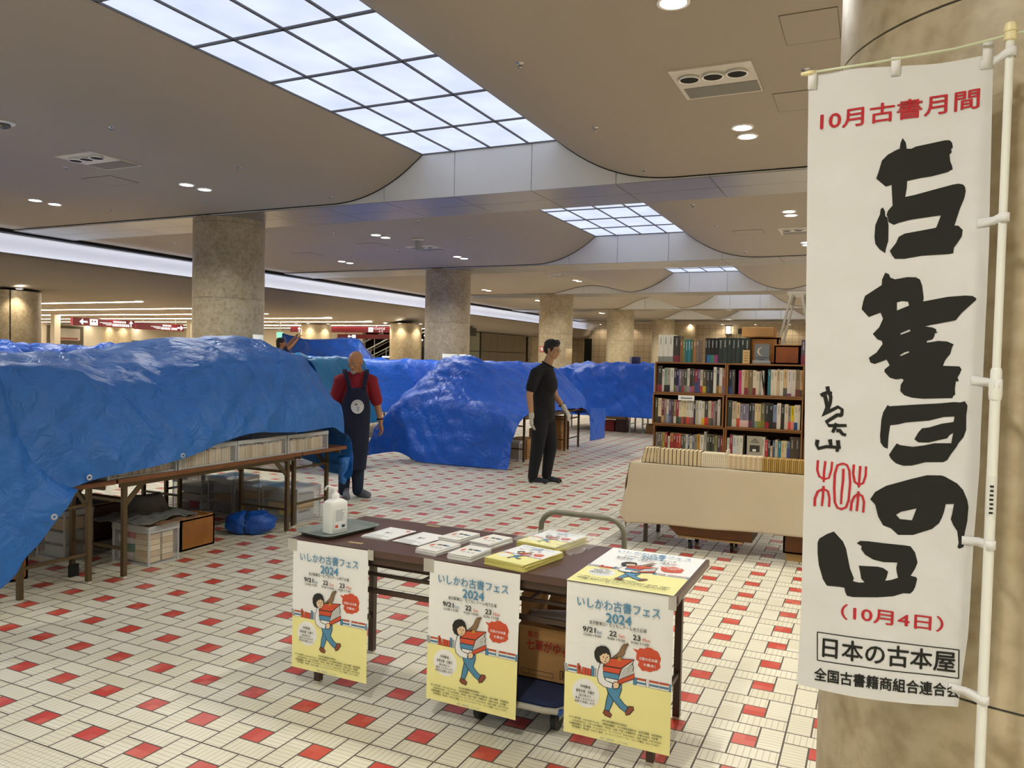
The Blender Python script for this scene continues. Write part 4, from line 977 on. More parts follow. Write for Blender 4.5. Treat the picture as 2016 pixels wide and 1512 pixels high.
def sheet(ctrl, nu, nv, amp=.02, seed=0., fr=1., ):
    rows = [catmull([Vector(p) for p in r], nv) for r in ctrl]
    cols = list(zip(*rows)); cols = [catmull(list(c), nu) for c in cols]
    G = [list(r) for r in zip(*cols)]
    R, Cn = len(G), len(G[0]); N = [[None] * Cn for _ in range(R)]
    for i in range(R):
        for j in range(Cn):
            du = G[min(i + 1, R - 1)][j] - G[max(i - 1, 0)][j]; dv = G[i][min(j + 1, Cn - 1)] - G[i][max(j - 1, 0)]
            n = du.cross(dv); N[i][j] = n.normalized() if n.length > 1e-9 else Vector((0, 0, 1))
    out = []
    for i in range(R):
        row = []
        for j in range(Cn):
            p = G[i][j]; q = p * fr + Vector((seed, seed * .7, -seed))
            w = noise.noise(q * 1.3) * .45 + crease(q) * 1.7
            row.append(p + N[i][j] * w * amp)
        out.append(row)
    return out
M_EYE = mat('metal_eyelet', 'C9CBCB', rough=.3, metal=.9)
def eyelets(t, pts):
    for p, n in pts:
        p, n = Vector(p), Vector(n).normalized(); a = n.orthogonal().normalized(); b = n.cross(a)
        V = []
        for r, o in ((.008, .002), (.011, .006), (.017, .005), (.019, .001)): V += [p + n * o + (a * cos(k * pi / 8) + b * sin(k * pi / 8)) * r for k in range(16)]
        MB().add(V, [(q * 16 + k, q * 16 + (k + 1) % 16, (q + 1) * 16 + (k + 1) % 16, (q + 1) * 16 + k) for q in range(3) for k in range(16)]).build('eyelet', M_EYE, t, smooth=True)
def lut(L, y):
    if y <= L[0][0]: return L[0][1]
    for a, b in zip(L, L[1:]):
        if a[0] <= y <= b[0]: return a[1] + (b[1] - a[1]) * (y - a[0]) / (b[0] - a[0])
    return L[-1][1]
SIL = [(2.2, 1.46), (3.37, 1.515), (3.74, 1.524), (4.07, 1.55), (4.2, 1.562), (4.36, 1.548), (4.56, 1.64), (4.83, 1.685), (5.08, 1.705), (5.6, 1.705), (5.9, 1.63), (6.1, 1.57)]
FOLD = [(2.2, 1.40), (2.9, 1.44), (3.3, 1.44), (3.53, 1.37), (3.85, 1.33), (4.14, 1.32), (4.28, 1.38), (4.59, 1.505), (5.07, 1.514), (5.66, 1.52), (6.1, 1.5)]
HEM = [(2.2, .2), (3.1, .70), (3.17, .715), (3.53, .745), (4.05, .79), (4.41, .877), (4.67, .925), (5.1, .905), (5.3, .89), (5.68, .9), (5.9, .88), (6.1, .8)]
t = thing('blue_tarp', 'large crumpled light blue tarp over the near left booth, clear bins showing below its hem', 'tarp', (-5.4, 4.4, .7), 'blue tarps over the booths')
ys = [2.0, 2.5, 2.95, 3.3, 3.6, 3.9, 4.15, 4.4, 4.7, 5.0, 5.3, 5.6, 5.85, 6.08]
ctrl = []
for y in ys:
    zs, zf, zh = lut(SIL, y), lut(FOLD, y), lut(HEM, y)
    e = max(0, min(1, (y - 5.55) / .5))
    ctrl.append([(-7.0, y, .45), (-6.72, y, 1.05), (-6.5, y, zs - .22), (-6.0, y, zs - .06), (-5.5, y, zs), (-5.15, y, zs * .6 + zf * .4 - .01), (-4.82 - .26 * e, y, zf + .015), (-4.75 - .2 * e, y, zf - .04 - .10 * e), (-4.67 - .10 * e, y, zf - .14 - .22 * e), (-4.585 - .08 * e, y, zh + (zf - zh) * (.5 - .1 * e)), (-4.515 - .12 * e, y, zh + (zf - zh) * .22), (-4.485 - .135 * e, y, zh)])
G = sheet(ctrl, 26, 24, .030, 3.3)
mb = MB().grid(G)
# far end drape
c2 = [[(x, 6.08 + dy, z0 + (z1 - z0) * k) for k, dy in ((0, 0), (.2, .05), (.45, .07), (.7, .07), (1, .06))] for x, z0, z1 in ((-6.9, .6, .35), (-6.5, 1.3, .45), (-5.9, 1.5, .5), (-5.4, 1.55, .55), (-5.05, 1.50, .5), (-4.87, 1.20, .42), (-4.72, .98, .40), (-4.62, .84, .36), (-4.56, .8, .42))]
mb.grid(sheet(c2, 6, 8, .025, 8.1))
mb.build('sheet', T_NEAR, t, smooth=True, solid=.002)
# corner flap at the near end, hanging in front
c3 = []
for y, zt, zb, xb in ((2.0, 1.40, -.02, -4.40), (2.4, 1.42, .06, -4.39), (2.74, 1.44, .225, -4.385), (2.84, 1.43, .345, -4.39), (2.93, 1.18, .42, -4.40), (3.03, .99, .53, -4.415), (3.12, .83, .62, -4.43), (3.17, .745, .695, -4.44)):
    fl = .13 * (y - 2.6)
    c3.append([(-4.66 + .27 * min(k, .8) + fl * min(1, k * 2.2) + (xb + 4.40) * k, y, zt + (zb - zt) * k) for k in (0, .2, .4, .6, .8, 1)])
mb = MB().grid(sheet(c3, 10, 12, .016, 6.2)); mb.build('corner_flap', T_NEAR, t, smooth=True, solid=.002)
tail = [(-4.62, 6.09, .58), (-4.63, 6.1, .47), (-4.655, 6.1, .40), (-4.63, 6.1, .36), (-4.645, 6.1, .335)]
MB().tube(tail, [.06, .045, .022, .032, .036], 10).build('twisted_corner', T_NEAR, t, smooth=True)
eyelets(t, [((-4.475, 3.3, .755), (1, -.1, .05)), ((-4.475, 4.03, .82), (1, -.1, .05)), ((-4.36, 2.99, .57), (1, -.2, .1))])

# middle booth: steep deep blue tarp
t = thing('blue_tarp', 'steep deep blue tarp peaked like a tent, its front hem touching the floor', 'tarp', (-5.7, 11.4, .0), 'blue tarps over the booths')
F3 = [
 (9.80, [(-7.08, .03), (-6.75, .10), (-6.42, .13), (-6.1, .02), (-5.8, .015), (-5.3, .012), (-4.95, .012), (-4.7, .01), (-4.62, .008)]),
 (9.86, [(-7.02, .22), (-6.72, .32), (-6.4, .42), (-6.1, .40), (-5.8, .42), (-5.3, .44), (-4.95, .4), (-4.7, .2), (-4.62, .10)]),
 (9.92, [(-6.88, .55), (-6.66, .70), (-6.38, .82), (-6.1, .80), (-5.8, .84), (-5.3, .84), (-4.95, .76), (-4.72, .52), (-4.62, .34)]),
 (10.12, [(-6.75, .72), (-6.55, .96), (-6.32, 1.06), (-6.1, 1.06), (-5.8, 1.04), (-5.3, .94), (-4.95, .84), (-4.72, .76), (-4.62, .60)]),
 (10.5, [(-6.62, .78), (-6.48, 1.18), (-6.3, 1.34), (-6.1, 1.36), (-5.8, 1.26), (-5.3, 1.04), (-4.95, .9), (-4.74, .84), (-4.62, .77)]),
 (11.0, [(-6.62, .80), (-6.5, 1.28), (-6.38, 1.55), (-6.18, 1.565), (-5.9, 1.54), (-5.4, 1.27), (-5.0, 1.0), (-4.75, .87), (-4.61, .77)]),
 (11.6, [(-6.72, .80), (-6.6, 1.3), (-6.4, 1.52), (-6.1, 1.53), (-5.8, 1.49), (-5.4, 1.38), (-5.0, 1.13), (-4.76, .91), (-4.61, .76)]),
 (12.3, [(-6.8, .80), (-6.7, 1.3), (-6.5, 1.46), (-6.2, 1.5), (-5.8, 1.5), (-5.4, 1.47), (-5.0, 1.25), (-4.76, .95), (-4.61, .75)]),
 (12.9, [(-6.8, .7), (-6.7, 1.2), (-6.5, 1.40), (-6.2, 1.48), (-5.8, 1.5), (-5.4, 1.46), (-5.0, 1.26), (-4.74, .95), (-4.6, .72)]),
 (13.3, [(-6.8, .5), (-6.7, .9), (-6.5, 1.1), (-6.2, 1.3), (-5.8, 1.36), (-5.4, 1.25), (-5.0, 1.05), (-4.74, .85), (-4.6, .5)]),
 (13.5, [(-6.8, .3), (-6.7, .5), (-6.5, .6), (-6.2, .6), (-5.8, .6), (-5.4, .6), (-5.0, .6), (-4.72, .55), (-4.6, .14)])]
ctrl = [[(x, y, z) for x, z in r] for y, r in F3]
mb = MB().grid(sheet(ctrl, 16, 16, .045, 1.4))
c4 = [[(-4.60, 13.2, z), (-4.58, 13.5, z * .98), (-4.57, 13.8, z * .96), (-4.6, 14.05, z * .94)] for z in (.72, .55, .38, .24, .13)]
mb.grid(sheet(c4, 5, 6, .02, 2.6)); mb.build('sheet', T_FAR, t, smooth=True, solid=.002)
# right rear booth
def box_tarp(label, m, xs, ys, ztop, zhem, seed, amp=.03, slopeR=0., slopeL=0., peak=None, zfront=None, group='blue tarps over the booths', loc=None):
    """draped sheet over a rectangular booth: ztop(x, y)"""
    x0, x1, y0, y1 = xs[0], xs[-1], ys[0], ys[-1]
    t = thing('blue_tarp', label, 'tarp', ((x0 + x1) / 2, (y0 + y1) / 2, .0), group)
    U = [-.12, -.07] + [k / 8 for k in range(9)] + [1.07, 1.12]; W = [-.14, -.08] + [k / 5 for k in range(6)] + [1.08, 1.14]
    ctrl = []
    for w in W:
        row = []
        for u in U:
            x = x0 + (x1 - x0) * max(0, min(1, u)); y = y0 + (y1 - y0) * max(0, min(1, w)); zt = ztop(x, y)
            eu = (max(0, -u) + max(0, u - 1)) / .12; ew = (max(0, -w) + max(0, w - 1)) / .14
            d = max(eu, ew); hx = .02 + .05 * eu; hy = .02 + .05 * ew
            sx = (slopeR if u > 1 else -slopeL if u < 0 else 0.) * d
            X_ = x + (hx if u > 1 else -hx if u < 0 else 0) + sx; Y_ = y + (hy if w > 1 else -hy if w < 0 else 0)
            zz = zt if d == 0 else (zt * (1 - d) + zhem * d if d < .8 else zhem)
            row.append((X_, Y_, zz))
        ctrl.append(row)
    MB().grid(sheet(ctrl, 11, 11, amp * 1.5, seed)).build('sheet', m, t, smooth=True, solid=.002)
    return t
def bump2(x, y, s): return noise.noise(Vector((x * 1.4, y * 1.4, s)))
box_tarp('deep blue tarp over the right rear booth left of the bookcase, cartons under it', T_FAR, (-6.6, -3.0), (16.4, 18.2), lambda x, y: 1.5 + .1 * bump2(x, y, 2.) - .25 * max(0, (16.9 - y)) - .1 * max(0, -5.6 - x), .36, 4.4, .045)
box_tarp('flat fronted blue tarp right behind the man in the apron', T_FAR, (-10.3, -7.85), (12.2, 14.9), lambda x, y: 1.46 + .03 * bump2(x, y, 7.), .52, 5.5, .018, slopeR=.35)
box_tarp('cyan blue tarp between the near tarp and the man in the apron', T_CYAN, (-8.2, -6.8), (7.95, 9.4), lambda x, y: 1.49 + .03 * bump2(x, y, 9.), .6, 6.6, .02, slopeR=.15)
box_tarp('blue tarp hump peeking over the near tarp beside the left edge column', T_NAVY, (-10.6, -8.3), (4.0, 5.45), lambda x, y: 1.53 + .03 * bump2(x, y, 3.), .6, 7.7, .02)
box_tarp('dark blue tarp with a small peak showing over the near tarp, below the red signs', T_NAVY, (-10.6, -8.3), (5.9, 7.0), lambda x, y: 1.53 + .10 * max(0, 1 - ((y - 6.42) / .22) ** 2) + .03 * bump2(x, y, 5.), .6, 8.8, .03)
# lifted sheet held by the far person
t = thing('blue_tarp', 'dark blue tarp being lifted over a tall booth by the far person in navy', 'tarp', (-11.8, 15.4, .0), 'blue tarps over the booths')
ctrl = []
for y, dz in ((14.8, 0), (15.0, .02), (15.5, .03), (16.2, -.05), (16.6, -.3)):
    k = (y - 14.8)
    sx_ = y / 14.8
    ctrl.append([(x_ * sx_, y_, z_) for x_, y_, z_ in [(-13.12 + .1 * k, y, 2.07 - .35 * k), (-12.75, y, 2.0 - .2 * k + dz), (-12.35, y, 1.93 - .1 * k + dz), (-11.7, y, 1.93 + dz), (-11.2, y, 1.94 + dz), (-10.85, y, 1.92 + dz), (-10.66, y, 1.72 + dz), (-10.42, y, 1.45 + dz * .5), (-10.2, y, 1.0)]])
mb = MB().grid(sheet(ctrl, 8, 8, .03, 9.4))
front = [[(p[0], 14.8, p[2]) for p in ctrl[0]], [(p[0] + .05, 14.7, max(1.05, p[2] - .28)) for p in ctrl[0]], [(p[0] * .98 - .24 + .02, 14.66, max(.85, p[2] - .6 - .1 * i / 8)) for i, p in enumerate(ctrl[0])], [(p[0] * .96 - .45, 14.64, .6) for p in ctrl[0]]]
mb.grid(sheet(front, 9, 8, .035, 3.9)); mb.build('sheet', T_NAVY, t, smooth=True, solid=.002)
# tables carrying those tarps
def plain_table(x0, x1, y0, y1, label, group, along='x', leg=None):
    return folding_table(x0, x1, y0, y1, .72, label, group, along, leg=leg, brace=False)
G3 = 'folding tables of the steep tarp booth'
plain_table(-6.5, -4.84, 10.02, 10.56, 'folding table at the front of the steep tarp booth, its end legs beside the hem', G3, 'x')
plain_table(-5.35, -4.72, 10.63, 12.56, 'folding table along the aisle under the steep tarp, right behind the man in black', G3, 'y')
plain_table(-6.5, -4.72, 12.62, 13.3, 'folding table at the far end of the steep tarp booth', G3, 'x')
G4 = 'folding tables under the farther tarps'
M_SIL = mat('silver_leg', 'A7A59E', rough=.35, metal=.6)
plain_table(-6.5, -4.75, 16.5, 17.1, 'folding table under the right rear tarp, left of the two silver legs', G4, 'x', M_SIL)
plain_table(-4.68, -3.0, 16.5, 17.1, 'folding table under the right rear tarp, behind the bookcase', G4, 'x', M_SIL)
plain_table(-10.2, -8.0, 12.3, 12.9, 'folding table under the flat fronted blue tarp', G4); plain_table(-8.1, -6.9, 8.05, 8.65, 'folding table under the cyan tarp', G4)
plain_table(-10.5, -8.4, 4.1, 4.7, 'folding table under the tarp by the left edge column', G4); plain_table(-10.5, -8.4, 6.0, 6.6, 'folding table under the small peaked dark tarp', G4)
plain_table(-12.6, -10.5, 15.0, 15.6, 'folding table under the lifted dark tarp', G4)

# ---------- clear bins with paperbacks on the near booth ----------
M_BIN = mat('clear_plastic', 'E8EAEC', rough=.12, alpha=.13, spec=.6); M_BINR = mat('clear_plastic_rim', 'DFE3E6', rough=.2, alpha=.45, spec=.6)
PAGES = [mat('pages_%s' % n, c, rough=.85, noise_col=(90, d, .6)) for n, c, d in (('cream', 'D9C6A0', 'C4AE86'), ('tan', 'CBB084', 'B89A6C'), ('ivory', 'E2D5B6', 'CDBD98'))]
COVERS = [mat('cover_' + n, c, rough=.5) for n, c in (('plum', '5A2E4A'), ('white', 'D9D6CE'), ('green', '5F8A3C'), ('navy', '26304E'), ('brown', '5B4632'), ('red', '8E2F2C'))]
def bin_box(x0, x1, y0, y1, z0, h, label, group, rim=.03, lid=False, name='storage_bin', cat='bin', ribs=True):
    t = thing(name, label, cat, ((x0 + x1) / 2, (y0 + y1) / 2, z0), group)
    w = .0025; ti = .012
    mb = MB()
    def wall(a, b, c, d):   # slightly tapered wall between top points a-b and bottom points c-d
        mb.add([(*c, z0), (*d, z0), (*b, z0 + h), (*a, z0 + h)], [(0, 1, 2, 3)])
    T = [(x0, y0), (x1, y0), (x1, y1), (x0, y1)]; B = [(x0 + ti, y0 + ti), (x1 - ti, y0 + ti), (x1 - ti, y1 - ti), (x0 + ti, y1 - ti)]
    for i in range(4): wall(T[i], T[(i + 1) % 4], B[i], B[(i + 1) % 4])
    mb.add([(*p, z0 + .001) for p in B], [(0, 1, 2, 3)])
    mb.build('body', M_BIN, t, solid=w)
    mb = MB(); r = .008
    for za, zb in (((z0 + h - rim, z0 + h),)):
        mb.box(x0 - r, x1 + r, y0 - r, y0, za, zb).box(x0 - r, x1 + r, y1, y1 + r, za, zb).box(x0 - r, x0, y0, y1, za, zb).box(x1, x1 + r, y0, y1, za, zb)
    if ribs:
        for x, y in T: mb.box(x - .006, x + .006, y - .006, y + .006, z0, z0 + h)
        mb.box(x0 + ti - r, x1 - ti + r, y0 + ti - r, y0 + ti, z0, z0 + .012).box(x0 + ti - r, x1 - ti + r, y1 - ti, y1 - ti + r, z0, z0 + .012).box(x1 - ti, x1 - ti + r, y0, y1, z0, z0 + .012)
    mb.build('rim', M_BINR, t)
    if lid:
        MB().box(x0 - .012, x1 + .012, y0 - .012, y1 + .012, z0 + h, z0 + h + .012, bev=.004).build('lid', M_BINR, t)
    return t
BOOKS = {}
def book_mesh(w, d, h, pm, cm, ci=0.0012):
    """a book: cover of thickness ci around a page block; spine at -y side, thickness along x"""
    k = (round(w, 4), round(d, 4), round(h, 4), pm.name, cm.name)
    if k in BOOKS: return BOOKS[k]
    mb = MB()
    mb.box(-w / 2 + ci, w / 2 - ci, -d / 2 + ci, d / 2 - .002, .0025, h - .0025, pm)
    mb.box(-w / 2, -w / 2 + ci, -d / 2, d / 2, 0, h, cm).box(w / 2 - ci, w / 2, -d / 2, d / 2, 0, h, cm).box(-w / 2, w / 2, -d / 2, -d / 2 + ci, 0, h, cm)
    o = mb.build('paperback'); BOOKS[k] = o.data; bpy.data.objects.remove(o); return BOOKS[k]
rb = random.Random(11)
bins = [(5.235, 5.765, 'at the right end'), (4.655, 5.205, 'second from right'), (4.08, 4.63, 'third from right'), (3.5, 4.05, 'fourth from right, mostly covered')]
for y0, y1, w in bins:
    bin_box(-4.93, -4.565, y0, y1, .7, .165, 'clear plastic bin of paperbacks on the near booth, ' + w, 'clear bins on the near booth table')
    y = y0 + .025
    while y < y1 - .035:
        wd = rb.choice((.011, .014, .017, .02)); h = rb.uniform(.105, .122) if 'third' not in w else rb.uniform(.11, .135)
        o = bpy.data.objects.new('paperback', book_mesh(wd, .15, h, rb.choice(PAGES), rb.choice(COVERS[1:2] * 4 + COVERS)))
        COL.objects.link(o); o.location = (-4.665, y + wd / 2, .7035); o.rotation_euler = (0, 0, -pi / 2)
        tag(o, 'paperback with cream page edges out in the clear bin ' + w, 'book', 'paperbacks in the bin ' + w)
        y += wd + .0015
# ---------- things on the floor under the near booth ----------
M_GREYCL = mat('grey_cloth', '6E716E', rough=.9); M_BRCL = mat('brown_cloth', '8B6A50', rough=.9)
M_WOODBOX = mat('orange_wood', '9A6428', rough=.5, noise_col=(7, '82511F', .8)); M_WOODDK = mat('dark_wood', '4A2A16', rough=.5)
bin_box(-5.08, -4.71, 3.945, 4.205, .0, .29, 'clear crate of books under the near table, grey cloth heaped on it', None, rim=.05, name='storage_crate', cat='crate')
for i in range(5):
    for j, (ya, yb) in enumerate(((3.97, 4.065), (4.085, 4.18))):
        o = MB().box(-4.88 - .005 * (i % 2), -4.735, ya, yb, .02 + i * .042, .058 + i * .042, PAGES[(i + j) % 3]).build('paperback')
        tag(o, 'book lying in the clear crate, %s layer of the %s pile' % (('lowest', 'second', 'third', 'fourth', 'top')[i], ('left', 'right')[j]), 'book', 'books in the clear crate')
for i in range(3):
    o = MB().box(-5.05, -4.90, 3.97, 4.18, .02 + i * .06, .075 + i * .06, (COVERS[1], mat('teal_cover', '3E8A70', rough=.5), COVERS[1])[i % 3]).build('paperback')
    tag(o, ('pale', 'teal', 'white')[i] + ' covered book at the back of the clear crate under the near table', 'book', 'books in the clear crate')
tag(MB().box(-4.98, -4.86, 3.952, 3.956, .19, .25, mat('red_paper', 'B01F2A', rough=.5)).build('price_card'), 'red card inside the clear crate under the near table', 'card')
c5 = [[(-5.2 + .5 * i / 5, 3.86 + .52 * j / 6, .315 + .05 * abs(noise.noise(Vector((i * .6, j * .7, 1)))) + (.10 if (i < 2 and j > 3) else 0)) for j in range(7)] for i in range(6)]
tag(MB().grid(sheet(c5, 6, 6, .02, 4.0, 3)).build('grey_cloth', M_GREYCL, smooth=True, solid=.006), 'folded grey cloth heaped on the clear crate under the near table', 'cloth')
c5 = [[(-4.95 + .3 * i / 3, 4.0 + .36 * j / 5, .302 + .01 * (j % 2)) for j in range(6)] for i in range(4)]
tag(MB().grid(sheet(c5, 6, 6, .01, 7.0, 3)).build('brown_cloth', M_BRCL, smooth=True, solid=.006), 'tan cloth under the grey cloth on the clear crate', 'cloth')
def wood_box(name, x0, x1, y0, y1, z0, z1, label, m, w=.014, open_top=True, group=None, cat='box'):
    t = thing(name, label, cat, ((x0 + x1) / 2, (y0 + y1) / 2, z0), group)
    mb = MB().box(x0, x1, y0, y0 + w, z0, z1).box(x0, x1, y1 - w, y1, z0, z1).box(x0, x0 + w, y0, y1, z0, z1).box(x1 - w, x1, y0, y1, z0, z1).box(x0, x1, y0, y1, z0, z0 + w)
    if not open_top: mb.box(x0, x1, y0, y1, z1 - w, z1)
    mb.build('walls', m, t)
    mb = MB(); e = .006
    for a, b, c, d in ((x0 - .001, x1 + .001, y0 - .001, y0 + w + .001), (x0 - .001, x1 + .001, y1 - w - .001, y1 + .001), (x0 - .001, x0 + w + .001, y0, y1), (x1 - w - .001, x1 + .001, y0, y1)): mb.box(a, b, c, d, z1, z1 + e)
    mb.build('edge_trim', mat('light_wood_edge', 'B98A4C', rough=.5), t)
    return t
wood_box('wooden_box', -5.45, -4.855, 4.36, 4.7, 0, .245, 'orange brown wooden box on its side under the near table, beside the clear crate', M_WOODBOX, open_top=False)
wood_box('wooden_box', -6.2, -5.7, 4.0, 4.6, 0, .30, 'dark brown wooden box deep under the near booth', M_WOODDK, open_top=False)
wood_box('wooden_box', -5.3, -5.17, 3.24, 3.36, 0, .36, 'small orange wooden box under the near end of the left booth', M_WOODBOX, open_top=False)
for (x0, x1, y0, y1, h, w) in ((-6.30, -5.92, 5.56, 5.88, .3, 'red card inside, leftmost'), (-5.89, -5.58, 5.62, 5.97, .34, 'second from left'), (-5.55, -5.24, 5.62, 5.95, .29, 'behind the blue bundle'), (-5.2, -4.79, 5.63, 5.95, .31, 'yellow label inside, rightmost'), (-5.66, -5.35, 3.75, 3.97, .36, 'deep under the near end')):
    bin_box(x0, x1, y0, y1, 0, h, 'clear lidded storage box on the floor under the near booth, ' + w, 'clear storage boxes under the near booth', lid=True, name='storage_box', cat='storage box')
    n = 3
    for i in range(n):
        c = rb.choice(PAGES + COVERS[1:2] + [P_GREY])
        o = MB().box(x0 + .035, x1 - .04, y0 + .035, y1 - .04, .01 + i * (h - .05) / n, (i + .9) * (h - .05) / n, c).build('book_bundle'); tag(o, '%s layer of books in the clear storage box, %s' % (('bottom', 'middle', 'top')[i], w), 'books', 'book bundles in the clear boxes')
tag(MB().box(-5.02, -4.88, 5.646, 5.65, .06, .14, mat('yellow_label', 'D9BF4A', rough=.5)).build('label_card'), 'yellow label inside the right clear storage box', 'label')
tag(MB().box(-6.1, -5.98, 5.576, 5.58, .03, .1, mat('red_paper', 'B01F2A')).build('label_card'), 'red card inside the left clear storage box', 'label')
# rolled blue bundle with a dark strap
bm = bmesh.new(); bmesh.ops.create_uvsphere(bm, u_segments=40, v_segments=28, radius=1)
for v in bm.verts:
    q = v.co.copy(); k = 1 + .14 * noise.noise(q * 2.2) + .07 * (1 - 2 * abs(noise.noise(q * 5.5)))
    pinch = 1 - .16 * math.exp(-((q.x + .1) / .12) ** 2)
    v.co = Vector((q.x * .2 * k, math.copysign(abs(q.y) ** .8, q.y) * .115 * k * pinch, math.copysign(abs(q.z) ** .75, q.z) * .1 * k * pinch + .095))
    v.co.z = max(.003, v.co.z)
t = thing('tarp_bundle', 'rolled dark blue tarp bundle tied with a black strap on the floor', 'bundle', (-4.87, 5.12, 0), rz=radians(30))
MB().frombm(bm).build('roll', T_NAVY, t, world=False, smooth=True)
MB().tube([(-.02 + .004 * sin(a * 3), .1 * cos(a), .095 + .088 * sin(a)) for a in [2 * pi * k / 24 for k in range(25)]], .012, 8).build('strap', M_BLACK, t, world=False, smooth=True)
# small clamp foot and pole on the floor
tag(MB().box(-4.96, -4.94, 3.50, 3.57, 0, .085, M_BLACK, bev=.004).build('black_end_plate'), 'black end plate standing on the floor behind the near table leg', 'plate')
tag(MB().cyl((-4.955, 3.58, .035), (-5.12, 4.0, .04), .008, n=12).build('metal_rod', M_SIL), 'thin silver rod lying on the floor behind the near table legs', 'rod')
# cartons under the middle and rear booths
def carton(x0, x1, y0, y1, z0, h, label, group, m=None, tape=True):
    t = thing('carton', label, 'carton', ((x0 + x1) / 2, (y0 + y1) / 2, z0), group)
    MB().box(x0, x1, y0, y1, z0, z0 + h, bev=.004).build('body', m or M_CARD, t)
    if tape: MB().box((x0 + x1) / 2 - .025, (x0 + x1) / 2 + .025, y0 - .001, y1 + .001, z0 + h - .06, z0 + h + .001).build('tape', mat('brown_tape', '8F6A3E', rough=.35), t)
    return t
GC = 'cartons under the middle booth'
carton(-5.3, -4.95, 10.09, 10.4, 0, .35, 'brown carton beside the front leg of the steep tarp booth', GC)
carton(-5.2, -4.88, 11.06, 11.42, 0, .32, 'brown carton behind the man in black, left of his knees', GC)
carton(-5.2, -4.88, 11.85, 12.25, 0, .42, 'tall brown carton right of the man in black', GC)
carton(-5.3, -4.95, 12.7, 13.05, 0, .3, 'brown carton at the far end of the steep tarp booth, lower one', GC)
carton(-5.28, -4.97, 12.72, 13.03, .301, .27, 'brown carton at the far end of the steep tarp booth, upper one', GC)
bin_box(-5.2, -4.9, 10.8, 11.0, 0, .3, 'clear storage box under the aisle table of the steep tarp booth', None, lid=True, name='storage_box', cat='storage box')
GR = 'cartons under the right rear tarp'
carton(-5.6, -5.25, 16.68, 16.98, 0, .24, 'red carton under the right rear tarp', GR, mat('red_carton', '8E2F26', rough=.7), False)
carton(-5.22, -4.97, 16.68, 16.98, 0, .27, 'dark brown wooden carton under the right rear tarp, left of the silver legs', GR, M_WOODDK, False)
carton(-4.52, -4.1, 16.68, 16.98, 0, .2, 'flat carton under the right rear tarp, right of the silver legs', GR)
carton(-5.5, -5.0, 16.7, 16.96, .272, .12, 'pale carton lying on the red and dark ones under the right rear tarp', GR, M_CARDIN, False)
# ---------- bookcase stall on the right ----------
GB = 'tables under the bookcase stall'
folding_table(-1.86, -.03, 6.455, 7.06, .7, 'folding table under the beige cloth in front of the bookcase', GB, 'x', leg=M_LEGDK, brace=False)
folding_table(-1.9, -.03, 7.07, 7.67, .7, 'folding table carrying the stacked bookcase boxes, behind the clothed table', GB, 'x', leg=M_LEGDK, brace=False)
M_LINEN = mat('beige_cloth', 'CDBFA3', rough=.9, bump=(420, .25, 2))
def cloth_table():
    t = thing('tablecloth', 'beige cloth hanging over the front of the table before the bookcase', 'tablecloth', (-.9, 6.75, .7))
    xs = [-1.93, -1.9, -1.875, -1.8, -1.6, -1.4, -1.2, -1.0, -.8, -.6, -.4, -.2, 0]
    hem = [.30, .22, .19, .195, .20, .205, .21, .215, .22, .225, .23, .235, .24]
    ctrl = []
    for k, (y, f) in enumerate(((7.05, 0), (6.8, 0), (6.6, 0), (6.47, 0), (6.444, .02), (6.436, .25), (6.43, .5), (6.42, .75), (6.415, 1))):
        row = []
        for i, x in enumerate(xs):
            top = .7035; dx = 0
            if i < 3:
                fx = (.95, .55, .06)[i]
                z = min(top - fx * .45, top - f * (top - hem[i])); dx = -.008 * fx - .015 * f * fx
            else: z = top - f * (top - hem[i])
            yy = y - f * (.012 * sin(x * 9) + .02 * (noise.noise(Vector((x * 4, 0, 2)))))
            row.append((x + dx, yy, z))
        ctrl.append(row)
    mb = MB().grid(sheet(ctrl, 5, 7, .006, 2.2, 1.2)); mb.build('cloth', M_LINEN, t, smooth=True, solid=.0015)
    side = [[(-1.885 - .035 * k * (1.2 - k) * 3 - .012 * sin(q * 4), y, .70 - (.45 + .1 * q) * k) for y, q in ((6.43, 1), (6.6, .6), (6.8, .3), (7.0, .0), (7.1, 0))] for k in (0, .2, .5, .8, 1)]
    MB().grid(sheet(side, 5, 5, .012, 5.3, 2)).build('side_drape', M_LINEN, t, smooth=True, solid=.0015)
cloth_table()
M_CASE = mat('bookcase_brown', '6B4020', rough=.45, noise_col=(9, '55301A', .8)); M_CASEIN = mat('bookcase_inside', '3A1F10', rough=.7); M_CASEEDGE = mat('bookcase_edge', '8A5C30', rough=.45)
def case(x0, x1, z0, y0, label, h=.288, d=.25):
    t = thing('bookcase_box', label, 'bookcase', ((x0 + x1) / 2, y0 + d / 2, z0), 'stacked bookcase boxes'); w = .013
    MB().box(x0, x0 + w, y0, y0 + d, z0, z0 + h).build('side_panel', M_CASE, t); MB().box(x1 - w, x1, y0, y0 + d, z0, z0 + h).build('side_panel', M_CASE, t)
    MB().box(x0 + w, x1 - w, y0, y0 + d, z0 + h - w, z0 + h).build('top_board', M_CASE, t); MB().box(x0 + w, x1 - w, y0, y0 + d, z0, z0 + w).build('bottom_board', M_CASE, t)
    MB().box(x0 + w, x1 - w, y0 + d - .008, y0 + d, z0 + w, z0 + h - w).build('back_panel', M_CASEIN, t)
    mb = MB()
    for a, b, c, e in ((x0, x1, z0 + h - w, z0 + h), (x0, x1, z0, z0 + w), (x0, x0 + w, z0 + w, z0 + h - w), (x1 - w, x1, z0 + w, z0 + h - w)): mb.box(a + .0005, b - .0005, y0 - .002, y0, c + .0005, e - .0005)
    mb.build('edge_band', M_CASEEDGE, t)
TIER = ('bottom', 'middle', 'top')
CX = ((-1.853, -1.203, 'left'), (-1.2, -.547, 'right'), (-.535, .115, 'far right'))
